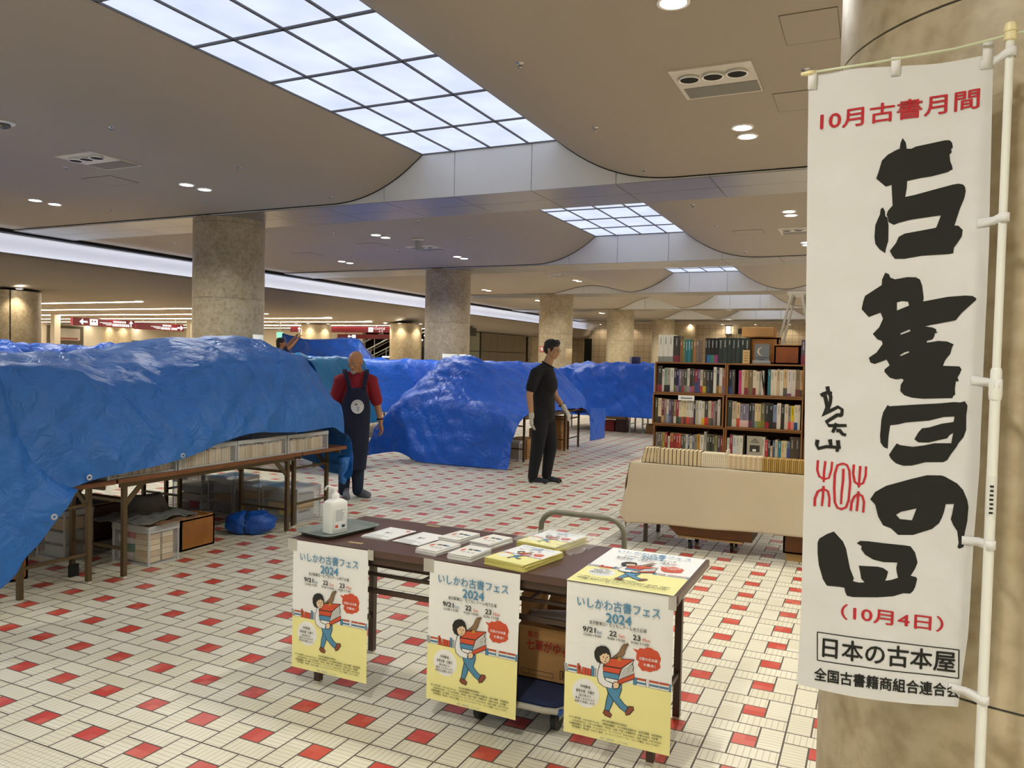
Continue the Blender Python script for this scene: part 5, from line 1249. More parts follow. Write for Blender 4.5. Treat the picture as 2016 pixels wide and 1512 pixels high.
for ci, (x0, x1, cn) in enumerate(CX):
    for k in range(3):
        dx = -.012 if (k == 1 and ci == 0) else 0
        case(x0 + dx, x1 + dx, .702 + k * .29, 7.10 - (.012 if k == 1 else 0), 'brown open bookcase box, %s one of the %s stack' % (TIER[k], cn))
BM = {}
def cmat(c): return mat('spine_' + c, c, rough=.45)
def spine_book(w, d, h, top, band, bf):
    """upright book, spine toward -y, with a paper band, page block and title marks"""
    mb = MB(); ct = cmat(top); e = .0006
    mb.box(-w / 2, w / 2, 0, d, 0, h, ct)
    mb.box(-w / 2 + .0015, w / 2 - .0015, .004, d - .003, h, h + .0006, PAGES[0])
    if band: mb.box(-w / 2 - e, w / 2 + e, -e, d * .98, 0, h * bf, cmat(band))
    c = Vector(lin(top)); lum = .3 * c.x + .6 * c.y + .1 * c.z
    tm = P_LET if lum < .2 else P_BLK
    rr = random.Random(int(w * 1e5) + len(top) + sum(map(ord, top)))
    z = h * .9; n = rr.randint(4, 9); cw = min(.009, w * .55)
    for i in range(n):   # a column of small strokes for the title
        ch = cw * rr.uniform(.7, 1.)
        mb.box(-cw / 2, cw / 2, -e * .8, 0, z - ch * .25, z, tm); mb.box(-cw * .1, cw * .1, -e * .8, 0, z - ch * .8, z, tm)
        if rr.random() < .6: mb.box(-cw / 2, cw / 2, -e * .8, 0, z - ch * .7, z - ch * .5, tm)
        z -= ch * 1.15
        if z < h * (bf if band else .1) + cw: break
    return mb
CN = {'3B3B38': 0}
def cname(c):
    r, g, b = [int(c[i:i + 2], 16) for i in (0, 2, 4)]; mx, mn = max(r, g, b), min(r, g, b)
    if mx - mn < 28: return 'black' if mx < 60 else 'dark grey' if mx < 105 else 'grey' if mx < 175 else 'white'
    if mx < 75: return 'dark'
    if r >= g and r >= b:
        if b > g + 12: return 'magenta' if r > 150 else 'purple'
        if g > .82 * r: return 'yellow' if b < .5 * r else 'cream'
        if g > .62 * r: return 'tan' if r > 150 else 'brown'
        return 'red' if r > 130 else 'maroon'
    if g >= b: return 'green'
    return 'teal' if g > .8 * b else 'blue' if r < .75 * b else 'lilac'
def shelf_row(spec, x, y, z, hmax, where, unit=.00043, group=None, rng=None, depth=.14):
    n = 0
    for it in spec.split():
        p = it.split(':')
        if p[0] == 'g': x += float(p[1]) * unit; continue
        w = float(p[0]) * unit; top = p[1]; band = p[2] if len(p) > 2 and p[2] else None; bf = float(p[3]) if len(p) > 3 and p[3] else .28; hf = float(p[4]) if len(p) > 4 and p[4] else rng.uniform(.84, .90)
        o = spine_book(w - .0008, depth, hmax * hf, top, band, bf).build('book'); o.location = (x + w / 2, y, z)
        n += 1
        tag(o, '%s book%s, %s from left %s' % (cname(top), ' banded %s' % cname(band) if band else '', nth(n), where), 'book', group)
        if len(p) > 5: o.rotation_euler.y = radians(float(p[5]))
        x += w
rg = random.Random(4)
S_TL = '110:3B3B38:8E3344:.27:.96 45:D8D5CB 60:8FA39A:2B2C2A:.27:.9 70:A8A58F:2A2B2A:.28:.9 80:DCDAD2:::.9 55:3A3440:6E7A3C:.3 50:2A2350:8E6AA0 60:7A7288:3F5A5C 55:6B5A52:A03C36:.25 65:4A5048:80847A:.3 55:CBC6B4:9A9C90 50:35322E:A86A9C:.25 55:4C443C:A85A50 65:8A3040:3A4A80:.45 50:54457A 55:C9BFA6:B04048:.3 70:5C5640:C8B030:.3 75:3E3A38:484A58:.3 75:23282A 65:DCDACF:::.97 55:34343E:8A6A28:.3:.95 65:D8D4CC:C8A070:.3:.95 48:A06050:8A7A90:.3:.94'
S_TR = '60:1E2A38:2A4A8A:.3:.88 62:55504C:::.88 g:75 62:C23A78:::.87 55:CFC0A2 75:B08E62:8A2E3C 95:7E6C48 60:D8CDB6:8A2E3C 60:D9CBB2 48:A9A598 48:D5D0C4 30:8A4A44:::.9:-7 g:45 62:2E7480:::.93 60:D9D0BC:::.93 58:DDD3BC:::.92 55:C9B08A:::.95 68:DAD6C4:::.93 75:CBAE80:5E5A50:.3:.95 82:D6CDC6:8A4A70:.1:.94 78:CFC9BC:::.94 82:8E7A60:7A3E34:.27:.94 72:C8A878:4A4638:.25:.93'
S_ML = '75:4E4630:::.95 75:D8CBA8:4A2E34:.25:.93 50:7A2630:C2A060:.3:.91 55:8A7468:::.91 55:CFC0AE:8FA0AC:.4:.89 55:55497A:6A6A90:.3:.89 50:5A4640 55:8A7450:D8D4CC:.3 55:9A2E44:4A4A30:.3 50:DCD2B0:3E6A60:.3 55:DCD0AC:B05048:.3 55:DCCBA0:5A4A38:.3 60:D6CFC0:E0462E:.3 50:D8D2C8:8A6058:.3 45:D2CDC4:A04A50:.3 40:2E2C30 65:B9B29C 65:DAD8D0 60:CFCBB8:E0B820:.3 75:4C4848:D8402E:.33 60:C8BEA0:7A6248:.3 50:B86A7A:4A5058:.3 42:8E827C 38:5A4A46 62:CFC3B6:::.96'
S_MR = '90:3F4640:::.95 90:B8A68C:CFC8B0:.3:.92 68:D0B48C:C84A34:.35:.88 60:8A8496:DAB8B4:.3:.84 60:7A7486:DAB8B4:.3:.84 55:8A8296:D8B4B0:.3:.84 62:2B2A28:6A2E44 60:55545A 55:D8C498:7E9478 64:CFB68A:8A8A30 80:6A6446:7A7A2E:.3:.9 80:2A2C30:A01C34:.25:.9 80:23241F:::.89 72:7A88A8:3A3030:.28 78:DAD0C0:::.92 70:2E2824 72:CFC0AC 48:8E8C80:E0402C:.33 66:D8C020:D88A7A:.35 66:D9D0BC:1A4A80:.3 50:D8CDB8:::.88'
S_BL = '50:8A7E74:::.8 60:6A5F5A:::.8 45:7A7462:::.8 48:B0A02E:::.8 55:9E2A30:::.82 g:10 48:CFC9B6:::.68 70:B87A48:9A2E2A:.6:.8 60:8E2A28:::.8 55:A02E28:::.79 55:B84A28:::.8 50:4A4640:::.78 50:5A6058:::.78 48:CFCFC4:::.78 40:4A5080:::.78 50:D8CFB4:::.74 50:6A7488:::.78 52:8A8474:::.8 60:B88A30:::.82 85:D2CDBE:::.8 55:A8A498:::.93 60:4A5040:::.82 55:2E3020:::.82 52:3E4A38:::.82 60:8A8450:::.8 62:4A4450:::.8 50:8E3028:::.79'
S_BR = '55:D8D4C8:::.75 62:8E3040:::.88 66:C8D0D0:::.86 66:CFCFC4:::.85 74:D4D0C0:::.86 g:375 62:D8CEC4:::.85 60:B02A34:::.75 48:3A3A36:::.72 42:D8B494:::.55 50:3A5A78:::.75 54:BFB49E:::.78 66:1E7A90:::.74 62:D8C490:::.76 44:CFC3A0:::.76 52:6A80A0:3A4A90:.7:.74 100:4A3E34:::.9 100:463A30:::.9 80:4E4238:::.9'
S_C = '60:CFC3A0 70:8E7A60 55:3A5A78 60:D2CDBE 75:4A5040 60:B88A30 70:DAD0C0 60:8A3040 65:55504C 70:D8D4C8 60:7A7288 60:A8A58F 70:6B5A52 60:D9CBB2 65:8A8474 70:2E2824 60:CFC0AC 65:4A4640 60:DCD2B0 70:5A6058 60:B9B29C'
w = 'on the %s shelf, %s stack'
for spec, ci, k in ((S_TL, 0, 2), (S_TR, 1, 2), (S_ML, 0, 1), (S_MR, 1, 1), (S_BL, 0, 0), (S_BR, 1, 0), (S_C, 2, 2), (S_C, 2, 1)):
    shelf_row(spec, CX[ci][0] + .016 - (.012 if (k == 1 and ci == 0) else 0), 7.128 - (.012 if k == 1 else 0), .702 + k * .29 + .0135, .245, w % (TIER[k], CX[ci][2]), group='books on the %s shelf of the %s stack' % (TIER[k], CX[ci][2]), rng=rg)
# grey picture book standing face out on the bottom right shelf
t = thing('picture_book', 'grey book standing face out with a dark photo on its cover, on the bottom shelf', 'book', (-.95, 7.13, .716))
MB().box(-1.01, -.875, 7.125, 7.14, .716, .93).build('cover', mat('grey_cover', 'A9A595', rough=.3), t)
mb = MB().box(-.985, -.90, 7.1235, 7.125, .79, .85, mat('dark_photo', '3A3634', rough=.3)); mb.box(-.96, -.93, 7.123, 7.1236, .795, .815, P_WHITE)
for i in range(3): mb.box(-.98 + .012 * i, -.905 - .01 * i, 7.1238, 7.125, .873 + .014 * i, .878 + .014 * i, P_BLK)
mb.build('cover_print', None, t)
# shelf card and white spine paper at the left side
t = thing('shelf_card', 'small white printed card taped to the middle left bookcase shelf', 'card', (-1.55, 7.08, 1.24))
MB().box(-1.625, -1.478, 7.083, 7.0845, 1.222, 1.268).build('card', P_WHITE, t)
mb = MB(); rr = random.Random(9)
x = -1.6
while x < -1.50: q = rr.uniform(.006, .009); mb.box(x, x + q, 7.0825, 7.083, 1.238, 1.249, P_BLK); x += q + .0025
mb.box(-1.6, -1.58, 7.0825, 7.083, 1.254, 1.259, P_GREY); mb.build('printing', None, t)
tag(MB().box(-1.862, -1.858, 7.11, 7.17, 1.29, 1.57, P_WHITE).build('paper_strip'), 'white paper strip stuck to the left side of the top bookcase box', 'paper')
# ---- on top of the bookcase ----
ZT = 1.5715
def top_book(x0, x1, h, c, label, band=None, bf=.28, y=7.13, d=.17, group=None):
    o = spine_book(x1 - x0 - .001, d, h, c, band, bf).build('book'); o.location = ((x0 + x1) / 2, y, ZT); return tag(o, label, 'book', group)
for i in range(3): top_book(-1.835 + i * .047, -1.789 + i * .047, .25, 'DAD8CE', 'tall white volume with a grey green foot on the bookcase top, %s of three' % ORD[i], '8A9088', .2, group='white three volume set')
top_book(-1.692, -1.637, .242, '3A3632', 'tall dark book with a maroon band beside the white volumes on the bookcase top', '7A2E3C', .25)
for i, (c, q) in enumerate((('8A5A3A', 'reddish brown'), ('6A7A4A', 'olive'), ('1E6A7A', 'teal'), ('2A7A88', 'light teal'), ('3E5A3A', 'dark green'), ('9A7040', 'tan'), ('7A6A60', 'grey brown'))): top_book(-1.632 + i * .0245, -1.608 + i * .0245, .208, c, q + ' volume in the plastic wrapped set on the bookcase top', d=.16, group='wrapped coloured set')
for i, (c, q) in enumerate((('2A6AA0', 'blue'), ('3E7A60', 'green'), ('8A3A70', 'magenta'))): top_book(-1.385 + i * .033, -1.353 + i * .033, .222, '1B1B1C', 'black volume with a %s foot on the bookcase top' % q, c, .32, group='black set with coloured feet')
top_book(-1.402, -1.386, .222, '242424', 'plain black slim volume left of the three with coloured feet')
for i in range(7): top_book(-1.284 + i * .0385, -1.247 + i * .0385, .226, ('26302E', '2A3634', '24302C')[i % 3], 'dark green film wrapped volume on the bookcase top, %s from the left' % ORD[i], d=.16, group='dark film wrapped set')
o = MB().box(-1.068, -1.008, 7.108, 7.116, ZT, ZT + .12, mat('tan_booklet', 'C9A870', rough=.6)); 
for i in range(4): o.box(-1.055, -1.02, 7.1075, 7.108, ZT + .02 + i * .024, ZT + .026 + i * .024, P_BRN)
tag(o.build('booklet'), 'small tan booklet leaning before the dark set on the bookcase top', 'book')
t = thing('display_book', 'grey book with a crescent moon on its cover in a clear stand', 'book', (-.91, 7.12, ZT))
MB().box(-.97, -.845, 7.135, 7.15, ZT + .012, ZT + .175).build('cover', mat('slate_cover', '6F7479', rough=.35), t)
mb = MB()
P = [(-.912 + .036 * cos(a), ZT + .11 + .036 * sin(a)) for a in [radians(70 + 220 * k / 20) for k in range(21)]]; Q = [(-.899 + .034 * cos(a), ZT + .11 + .034 * sin(a)) for a in [radians(80 + 200 * k / 20) for k in range(21)]]
mb.add([(x, 7.1345, z) for x, z in P + Q], [(k, k + 1, 21 + k + 1, 21 + k) for k in range(20)], mat('moon_print', 'C9B8A4', rough=.5))
mb.box(-.968, -.847, 7.1343, 7.135, ZT + .052, ZT + .057, P_BLK).box(-.935, -.885, 7.1343, 7.135, ZT + .034, ZT + .04, P_BLK); mb.build('cover_print', None, t)
MB().box(-.985, -.83, 7.105, 7.112, ZT, ZT + .03).box(-.985, -.83, 7.105, 7.16, ZT, ZT + .006).build('stand', M_BIN, t)
wood_box('wooden_box', -1.07, -.79, 7.3, 7.5, ZT, ZT + .238, 'tall orange wooden box behind the moon book on the bookcase top', M_WOODBOX, open_top=False)
carton(-1.11, -.83, 7.29, 7.5, ZT + .2445, .085, 'flat brown carton on the tall wooden box, highest thing on the bookcase', None, tape=False)
wood_box('wooden_box', -.805, -.592, 7.14, 7.33, ZT, ZT + .165, 'low red brown wooden box at the right end of the bookcase top', mat('red_wood', '8A4A20', rough=.4, noise_col=(6, '74380F', .8)), open_top=False)
top_book(-.582, -.548, .215, '5A5060', 'slim multicoloured book standing at the right end of the bookcase top', '7A3040', .4)
# boards behind, on the rear table, so the tall box stands on something
tag(MB().box(-1.3, -.3, 7.36, 7.62, .702, ZT - .001, M_CASEIN).build('storage_rack'), 'dark rack standing behind the bookcase boxes on the rear table', 'rack')
# row of books lying fore edge out on the clothed table
x = -1.795; zr = .7075
G = 'row of books along the front of the clothed table'
k = 0
M_BC = mat('row_cover_brown', '4A3A30', rough=.5); M_BW = mat('row_cover_white', 'CFC8B8', rough=.5); M_BO = mat('row_cover_ochre', '7A5A28', rough=.6)
M_OCH = [mat('old_pages_a', 'B0904A', rough=.85), mat('old_pages_b', 'A8823C', rough=.85), mat('old_pages_c', 'BFA058', rough=.85)]
for n, wd, h, pm, cm, nm in ((15, .0335, .128, [PAGES[0]], M_BC, 'cream paged hardback with dark covers'), (12, .0155, .118, [PAGES[2]], M_BW, 'pale paperback'), (1, .012, .15, [PAGES[2]], M_BW, 'tall pale dividing book'), (14, .0185, .112, [PAGES[0], PAGES[1]], M_BW, 'cream paged paperback'), (26, .0148, .108, M_OCH, M_BO, 'old ochre paged paperback')):
    for i in range(n):
        if x > -.1: break
        o = bpy.data.objects.new('book', book_mesh(wd, .13, h, pm[i % len(pm)], cm, .0016 if wd < .02 else .0025)); COL.objects.link(o)
        lean = radians(-12 + 3 * k) if k < 4 else 0
        o.location = (x + wd / 2 + (.01 if k < 4 else 0), 6.535, zr + (.004 if k < 4 else 0)); o.rotation_euler = (0, lean, pi); k += 1
        tag(o, '%s, %s from left in the row on the beige cloth' % (nm, nth(k)), 'book', G)
        x += wd + .001
# wooden crate on a castered dolly under the cloth
t = thing('dolly', 'light wooden dolly with black casters under the clothed table', 'dolly', (-1.17, 6.66, 0))
MB().box(-1.46, -.93, 6.49, 6.84, .098, .114, bev=.003).build('board', mat('plywood', 'B08A54', rough=.6), t)
for x, y in ((-1.36, 6.53), (-1.03, 6.6), (-1.36, 6.8), (-1.03, 6.8)):
    c = MB().box(x - .03, x + .03, y - .028, y + .028, .09, .098).bar((x - .017, y, .095), (x - .017, y + .015, .04), .004, .035).bar((x + .017, y, .095), (x + .017, y + .015, .04), .004, .035).build('caster', M_CHROME, t)
    MB().cyl((x - .012, y + .012, .037), (x + .012, y + .012, .037), .037, n=22).build('wheel', mat('black_rubber', '1C1C1E'), c, autosm=radians(40))
t = thing('wooden_crate', 'orange brown wooden crate with a slanted end standing on the dolly', 'crate', (-1.17, 6.66, .115))
V = [(x, y, z) for y in (6.5, 6.86) for x, z in ((-1.47, .115), (-.86, .115), (-.86, .33), (-1.55, .33), (-1.55, .19))]
MB().add(V, [(0, 1, 2, 3, 4), (9, 8, 7, 6, 5), (0, 5, 6, 1), (1, 6, 7, 2), (2, 7, 8, 3), (3, 8, 9, 4), (4, 9, 5, 0)]).build('body', mat('crate_wood', '70400F', rough=.5, noise_col=(6, '5C3210', .8)), t)
MB().box(-1.55, -.86, 6.494, 6.5, .32, .335).build('rim', M_CASEEDGE, t)
wood_box('wooden_box', -.62, -.1, 6.52, 6.9, .062, .3, 'dark wooden box at the right end under the clothed table', mat('crate_wood', '70400F'), open_top=False)
tag(MB().box(-.6, -.12, 6.54, 6.88, .0, .06, mat('plywood', 'B08A54')).build('pallet_board'), 'pale wooden base under the dark box beneath the clothed table', 'board')
# step ladder behind the bookcase
M_ALU = mat('aluminium', 'B5AFA4', rough=.35, metal=.6)
t = thing('step_ladder', 'aluminium step ladder standing behind the right end of the bookcase', 'ladder', (-.75, 8.6, 0))
for y in (8.42, 8.8):
    MB().bar((-1.28, y, 0), (-.80, y, 2.3), .02, .055).build('rear_rail', M_ALU, t); MB().bar((-.24, y, 0), (-.70, y, 2.3), .025, .07).build('front_rail', M_ALU, t)
for k in range(1, 7):
    z = k * .31; f = z / 2.3; x = -.24 - .46 * f
    MB().box(x - .04, x + .04, 8.42, 8.8, z - .012, z + .012).build('step', M_ALU, t)
    if k % 2 == 1: MB().bar((-1.28 + .48 * f, 8.42, z), (-1.28 + .48 * f, 8.8, z), .02, .02).build('brace', M_ALU, t)
MB().box(-.84, -.66, 8.4, 8.82, 2.29, 2.32).build('top_cap', M_ALU, t)
# ---------- people ----------
def blob(mb, c, r, M=None, n=14):
    bm = bmesh.new(); bmesh.ops.create_uvsphere(bm, u_segments=n + 4, v_segments=n, radius=1)
    r = (r, r, r) if isinstance(r, (int, float)) else r
    for v in bm.verts:
        p = Vector((v.co.x * r[0], v.co.y * r[1], v.co.z * r[2]))
        if M: p = M @ p
        v.co = p + Vector(c)
    mb.frombm(bm); return mb
def limb(mb, pts, rad):
    for i, (p, r) in enumerate(zip(pts, rad)):
        blob(mb, p, r)
        if i: mb.cyl(pts[i - 1], p, rad[i - 1], r, 16)
    return mb
def fuse(mb, name, m, parent, voxel=.007, smooth=6, fac=.6):
    """join overlapping volumes into one continuous smooth skin"""
    o = mb.build('tmp', None, None)
    md = o.modifiers.new('r', 'REMESH'); md.mode = 'VOXEL'; md.voxel_size = voxel
    s = o.modifiers.new('s', 'SMOOTH'); s.iterations = smooth; s.factor = fac
    dg = bpy.context.evaluated_depsgraph_get(); me = bpy.data.meshes.new_from_object(o.evaluated_get(dg))
    bpy.data.objects.remove(o); me.name = name; me.materials.clear(); me.materials.append(m)
    me.polygons.foreach_set('use_smooth', [True] * len(me.polygons))
    ob = bpy.data.objects.new(name, me); COL.objects.link(ob); ob.parent = parent; return ob
def hand(mb, wrist, d, palm_n, s=1., curl=.35, side=1):
    """palm, four fingers of different length and a thumb; d points along the fingers"""
    d = Vector(d).normalized(); n = Vector(palm_n); n = (n - d * n.dot(d)).normalized(); a = d.cross(n) * side
    w = Vector(wrist)
    for k in (-1, 0, 1): limb(mb, [w + d * .012 * s, w + d * .085 * s + a * k * .021 * s], [.019 * s, .0165 * s])
    for k, L in ((-1.5, .068), (-.5, .08), (.5, .075), (1.5, .058)):
        b = w + d * .088 * s + a * k * .0195 * s; p = [b]; dd = d.copy()
        for q in range(3):
            dd = (dd + n * curl).normalized(); p.append(p[-1] + dd * L * s / 3)
        limb(mb, p, [.0095 * s, .009 * s, .0085 * s, .0075 * s])
    b = w + d * .03 * s - a * .022 * s
    limb(mb, [b, b + (d * .55 - a * .8 + n * .3).normalized() * .035 * s, b + (d * .8 - a * .6 + n * .5).normalized() * .068 * s], [.013 * s, .0105 * s, .009 * s])
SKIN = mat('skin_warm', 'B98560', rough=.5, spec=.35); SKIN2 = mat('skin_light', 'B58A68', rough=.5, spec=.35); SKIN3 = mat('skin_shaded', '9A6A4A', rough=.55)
HAIR = mat('black_hair', '100E0D', rough=.45, bump=(120, .6, 3)); GREYBEARD = mat('grey_beard', 'A69C90', rough=.85)
EYEW = mat('eye_white', 'D8D2C8', rough=.25); EYED = mat('eye_dark', '17110D', rough=.2); LIP = mat('lip', '8E5446', rough=.5)
def head(mb, c, fwd, up, s=1., ears=True):
    """skull, jaw, nose, brow, ears added to a body volume; returns the head frame"""
    f = Vector(fwd).normalized(); u = Vector(up); u = (u - f * u.dot(f)).normalized(); r = f.cross(u)
    M = Matrix((r, f, u)).transposed(); c = Vector(c)
    P = lambda x, y, z: c + M @ Vector((x * s, y * s, z * s))
    blob(mb, P(0, -.012, .03), (.076 * s, .094 * s, .088 * s), M); blob(mb, P(0, .012, -.02), (.066 * s, .078 * s, .085 * s), M)
    blob(mb, P(0, .035, -.075), (.046 * s, .046 * s, .036 * s), M); blob(mb, P(0, .062, -.092), (.02 * s, .018 * s, .016 * s), M)
    limb(mb, [P(0, .084, .012), P(0, .102, -.024)], [.0085 * s, .0125 * s]); blob(mb, P(.011, .094, -.028), .0085 * s); blob(mb, P(-.011, .094, -.028), .0085 * s)
    for k in (-1, 1):
        blob(mb, P(.03 * k, .074, .03), (.026 * s, .014 * s, .009 * s), M); blob(mb, P(.04 * k, .055, -.02), (.025 * s, .025 * s, .02 * s), M)
        if ears: blob(mb, P(.077 * k, -.008, .0), (.009 * s, .022 * s, .033 * s), M)
    blob(mb, P(0, .083, -.052), (.024 * s, .011 * s, .008 * s), M); blob(mb, P(0, .08, -.064), (.02 * s, .011 * s, .008 * s), M)
    return P, M
def face(parent, P, M, s=1., browm=None, lids=0.):
    for k in (-1, 1):
        e = blob(MB(), P(.031 * k, .073, .008), (.0115 * s, .0105 * s, .0052 * s), M, 10).build('eye', EYEW, parent, smooth=True, world=False)
        blob(MB(), P(.031 * k + .001, .0825, .007), (.006 * s, .0035 * s, .005 * s), M, 8).build('iris', EYED, e, smooth=True, world=False)
        MB().tube([P(.012 * k, .086, .028), P(.03 * k, .087, .034), P(.05 * k, .074, .028)], [.003 * s, .0042 * s, .0022 * s], 6).build('eyebrow', browm or HAIR, parent, smooth=True, world=False)
    MB().tube([P(-.022, .083, -.059), P(0, .0925, -.057), P(.022, .083, -.059)], [.002 * s, .0036 * s, .002 * s], 6).build('mouth', LIP, parent, smooth=True, world=False)
def frame(px, py, loc):
    pass
def person(label, loc):
    d = Vector((loc[0], loc[1], 0)).normalized()           # from camera to person: local -y faces the camera
    a = math.atan2(-d.x, d.y)
    return thing('person', label, 'person', loc, None, rz=a if abs(a) > 1e-6 else 1e-6)
# local axes: x to the viewer's right, y away from the viewer, z up
def shoe(mb, heel, d, L=.27, s=1.):
    d = Vector(d).normalized(); h = Vector(heel); a = Vector((-d.y, d.x, 0))
    limb(mb, [h + d * .035 + Vector((0, 0, .042)), h + d * .13 + Vector((0, 0, .045)), h + d * (L - .055) + Vector((0, 0, .034))], [.038 * s, .042 * s, .034 * s])
    for k in (-1, 1): limb(mb, [h + d * .04 + a * .012 * k + Vector((0, 0, .028)), h + d * (L - .06) + a * .02 * k + Vector((0, 0, .026))], [.027 * s, .025 * s])
    blob(mb, h + d * .06 + Vector((0, 0, .085)), (.042, .045, .035))

# man in the apron
t = person('bald man in a red polo shirt and long navy apron, looking down', (-5.17, 6.97, 0))
mb = MB()
P, M = head(mb, (.015, -.035, 1.495), (-.5, -.80, -.42), (-.06, -.3, 1), .98)
limb(mb, [(.03, .03, 1.40), (.035, .045, 1.32)], [.062, .07])
limb(mb, [(.03, .05, 1.28), (.02, .04, 1.1), (.01, .03, .9), (0, .04, .78)], [.11, .135, .14, .13])
limb(mb, [(-.17, .04, 1.27), (-.235, .06, 1.02), (-.19, .13, .82)], [.06, .045, .036])
limb(mb, [(.215, .05, 1.27), (.285, .06, 1.03), (.325, .0, .845)], [.06, .043, .031])
hand(mb, (.328, -.005, .835), (.10, -.06, -1), (-.8, -.5, 0), .95, .28, -1)
hand(mb, (-.185, .14, .81), (.1, .1, -1), (.8, -.4, 0), .95, .28, 1)
for x, k in ((-.085, -1), (.08, 1)): limb(mb, [(x * .9, .04, .78), (x * .95 - .01, .03, .45), (x - .015, .05, .1)], [.088, .064, .045])
body = fuse(mb, 'body', SKIN, t, .0065, 5)
face(t, P, M, .98, GREYBEARD)
mb = MB(); blob(mb, P(0, .066, -.094), (.03, .026, .026), M); blob(mb, P(0, .086, -.046), (.026, .009, .006), M); limb(mb, [P(-.03, .05, -.085), P(.03, .05, -.085)], [.017, .017])
fuse(mb, 'beard', GREYBEARD, t, .006, 3)
RED = mat('red_polo', '8A1522', rough=.85, bump=(300, .2, 2)); NAVY = mat('navy_apron', '141B33', rough=.9, bump=(200, .2, 2)); JEAN = mat('dark_jeans', '1C2A3E', rough=.9, bump=(200, .3, 2))
mb = MB()
limb(mb, [(.03, .05, 1.27), (.02, .04, 1.1), (.01, .03, .9), (0, .04, .74)], [.135, .158, .165, .158])
limb(mb, [(.035, .05, 1.345), (-.15, .045, 1.28)], [.075, .075]); limb(mb, [(.035, .05, 1.345), (.195, .05, 1.28)], [.075, .075])
limb(mb, [(-.16, .04, 1.27), (-.225, .055, 1.06)], [.082, .078]); limb(mb, [(.205, .05, 1.27), (.272, .058, 1.075)], [.082, .074])
shirt = fuse(mb, 'polo_shirt', RED, t, .009, 6)
mb = MB()
for a0, a1 in ((-2.5, -.1), (.1, 2.5)): pass
ring = [(.032 + .078 * cos(a), .02 + .075 * sin(a), 1.365 + .02 * sin(a)) for a in [2 * pi * k / 28 - pi / 2 + .22 for k in range(27)]]
MB().tube(ring, .014, 8).build('collar', RED, shirt, smooth=True, world=False)
mb = MB()
for x, k in ((-.085, -1), (.08, 1)): limb(mb, [(x * .8, .04, .80), (x * .95 - .01, .03, .45), (x - .015, .05, .075)], [.105, .084, .066])
fuse(mb, 'jeans', JEAN, t, .009, 6)
def front_shell(rows, off=0.):
    """rows of (z, half width, centre x, y at the middle, how far the sides wrap back)"""
    G = []
    for z, hw, cx, ym, wr in rows:
        G.append([(cx + hw * sin(q * pi / 2 * .98) , ym + wr * (1 - cos(q * pi / 2)) - off, z) for q in [k / 8 for k in range(-8, 9)]])
    return G
rows = [(1.215, .10, .035, -.115, .03), (1.18, .115, .035, -.125, .04), (1.08, .15, .03, -.135, .08), (.98, .175, .02, -.145, .15), (.85, .187, .01, -.155, .19), (.72, .19, .005, -.15, .2), (.58, .185, 0, -.14, .17), (.45, .17, 0, -.125, .15), (.36, .165, -.005, -.115, .13), (.315, .16, -.005, -.11, .12)]
ap = MB().grid(sheet([[Vector(p) for p in r] for r in front_shell(rows)], 3, 2, .006, 1.0, 3)).build('apron', NAVY, t, smooth=True, world=False, solid=.006)
for x0, x1, sg in ((-.05, -.10, -1), (.12, .14, 1)):
    rows_ = []
    for q, (y, z) in enumerate(((-.118, 1.20), (-.105, 1.29), (-.07, 1.365), (.0, 1.405), (.07, 1.39), (.15, 1.28))):
        x = x0 + (x1 - x0) * min(1, q / 2.5); rows_.append([(x - .024, y, z + .006), (x + .024, y, z + .006)])
    MB().grid(sheet(rows_, 4, 2, 0)).build('shoulder_strap', NAVY, ap, smooth=True, world=False, solid=.006)
mb = MB(); WB = mat('badge_white', 'DCDAD8', rough=.7)
c0 = Vector((.045, -.1485, 1.015)); R_ = .076
n_ = 36; mb.add([c0 + Vector((0, -.022, 0))] + [c0 + Vector((R_ * cos(2 * pi * k / n_), -.019 + (R_ * cos(2 * pi * k / n_)) ** 2 * 1.5, R_ * sin(2 * pi * k / n_))) for k in range(n_)], [(0, k + 1, (k + 1) % n_ + 1)[::-1] for k in range(n_)], WB)
for q in range(9):
    a = radians(150 - 15 * q); x, z = .06 * cos(a), .06 * sin(a); mb.box(c0.x + x - .004, c0.x + x + .004, c0.y - .026, c0.y - .016, c0.z + z - .005, c0.z + z + .005, P_GREY)
for q in (0, 1, 2): mb.add([c0 + Vector((-.012 + .018 * cos(radians(20 + 30 * k)), -.0265, .016 + .018 * sin(radians(20 + 30 * k)))) for k in range(6)] + [c0 + Vector((-.008 + .010 * cos(radians(200 - 30 * k)), -.0265, .014 + .010 * sin(radians(200 - 30 * k)))) for k in range(6)], [tuple(range(12))], P_BLK) if q == 0 else None
mb.box(c0.x - .004, c0.x + .02, c0.y - .0255, c0.y - .02, c0.z - .05, c0.z + .004, P_GREY)
mb.build('badge', None, ap, world=False)
mb = MB(); shoe(mb, (-.085, .08, 0), (.12, -1, 0), .26); fuse(mb, 'shoe', mat('grey_shoe', '6E7078', rough=.8), t, .008, 4)
mb = MB(); shoe(mb, (.045, .11, 0), (.75, -.7, 0), .26); fuse(mb, 'shoe', MATS['grey_shoe'], t, .008, 4)
MB().tube([(.317 + .036 * cos(a), .012 + .036 * sin(a), .87 + .004 * cos(a)) for a in [2 * pi * k / 20 for k in range(21)]], .009, 8).build('wristwatch', M_BLACK, t, smooth=True, world=False)

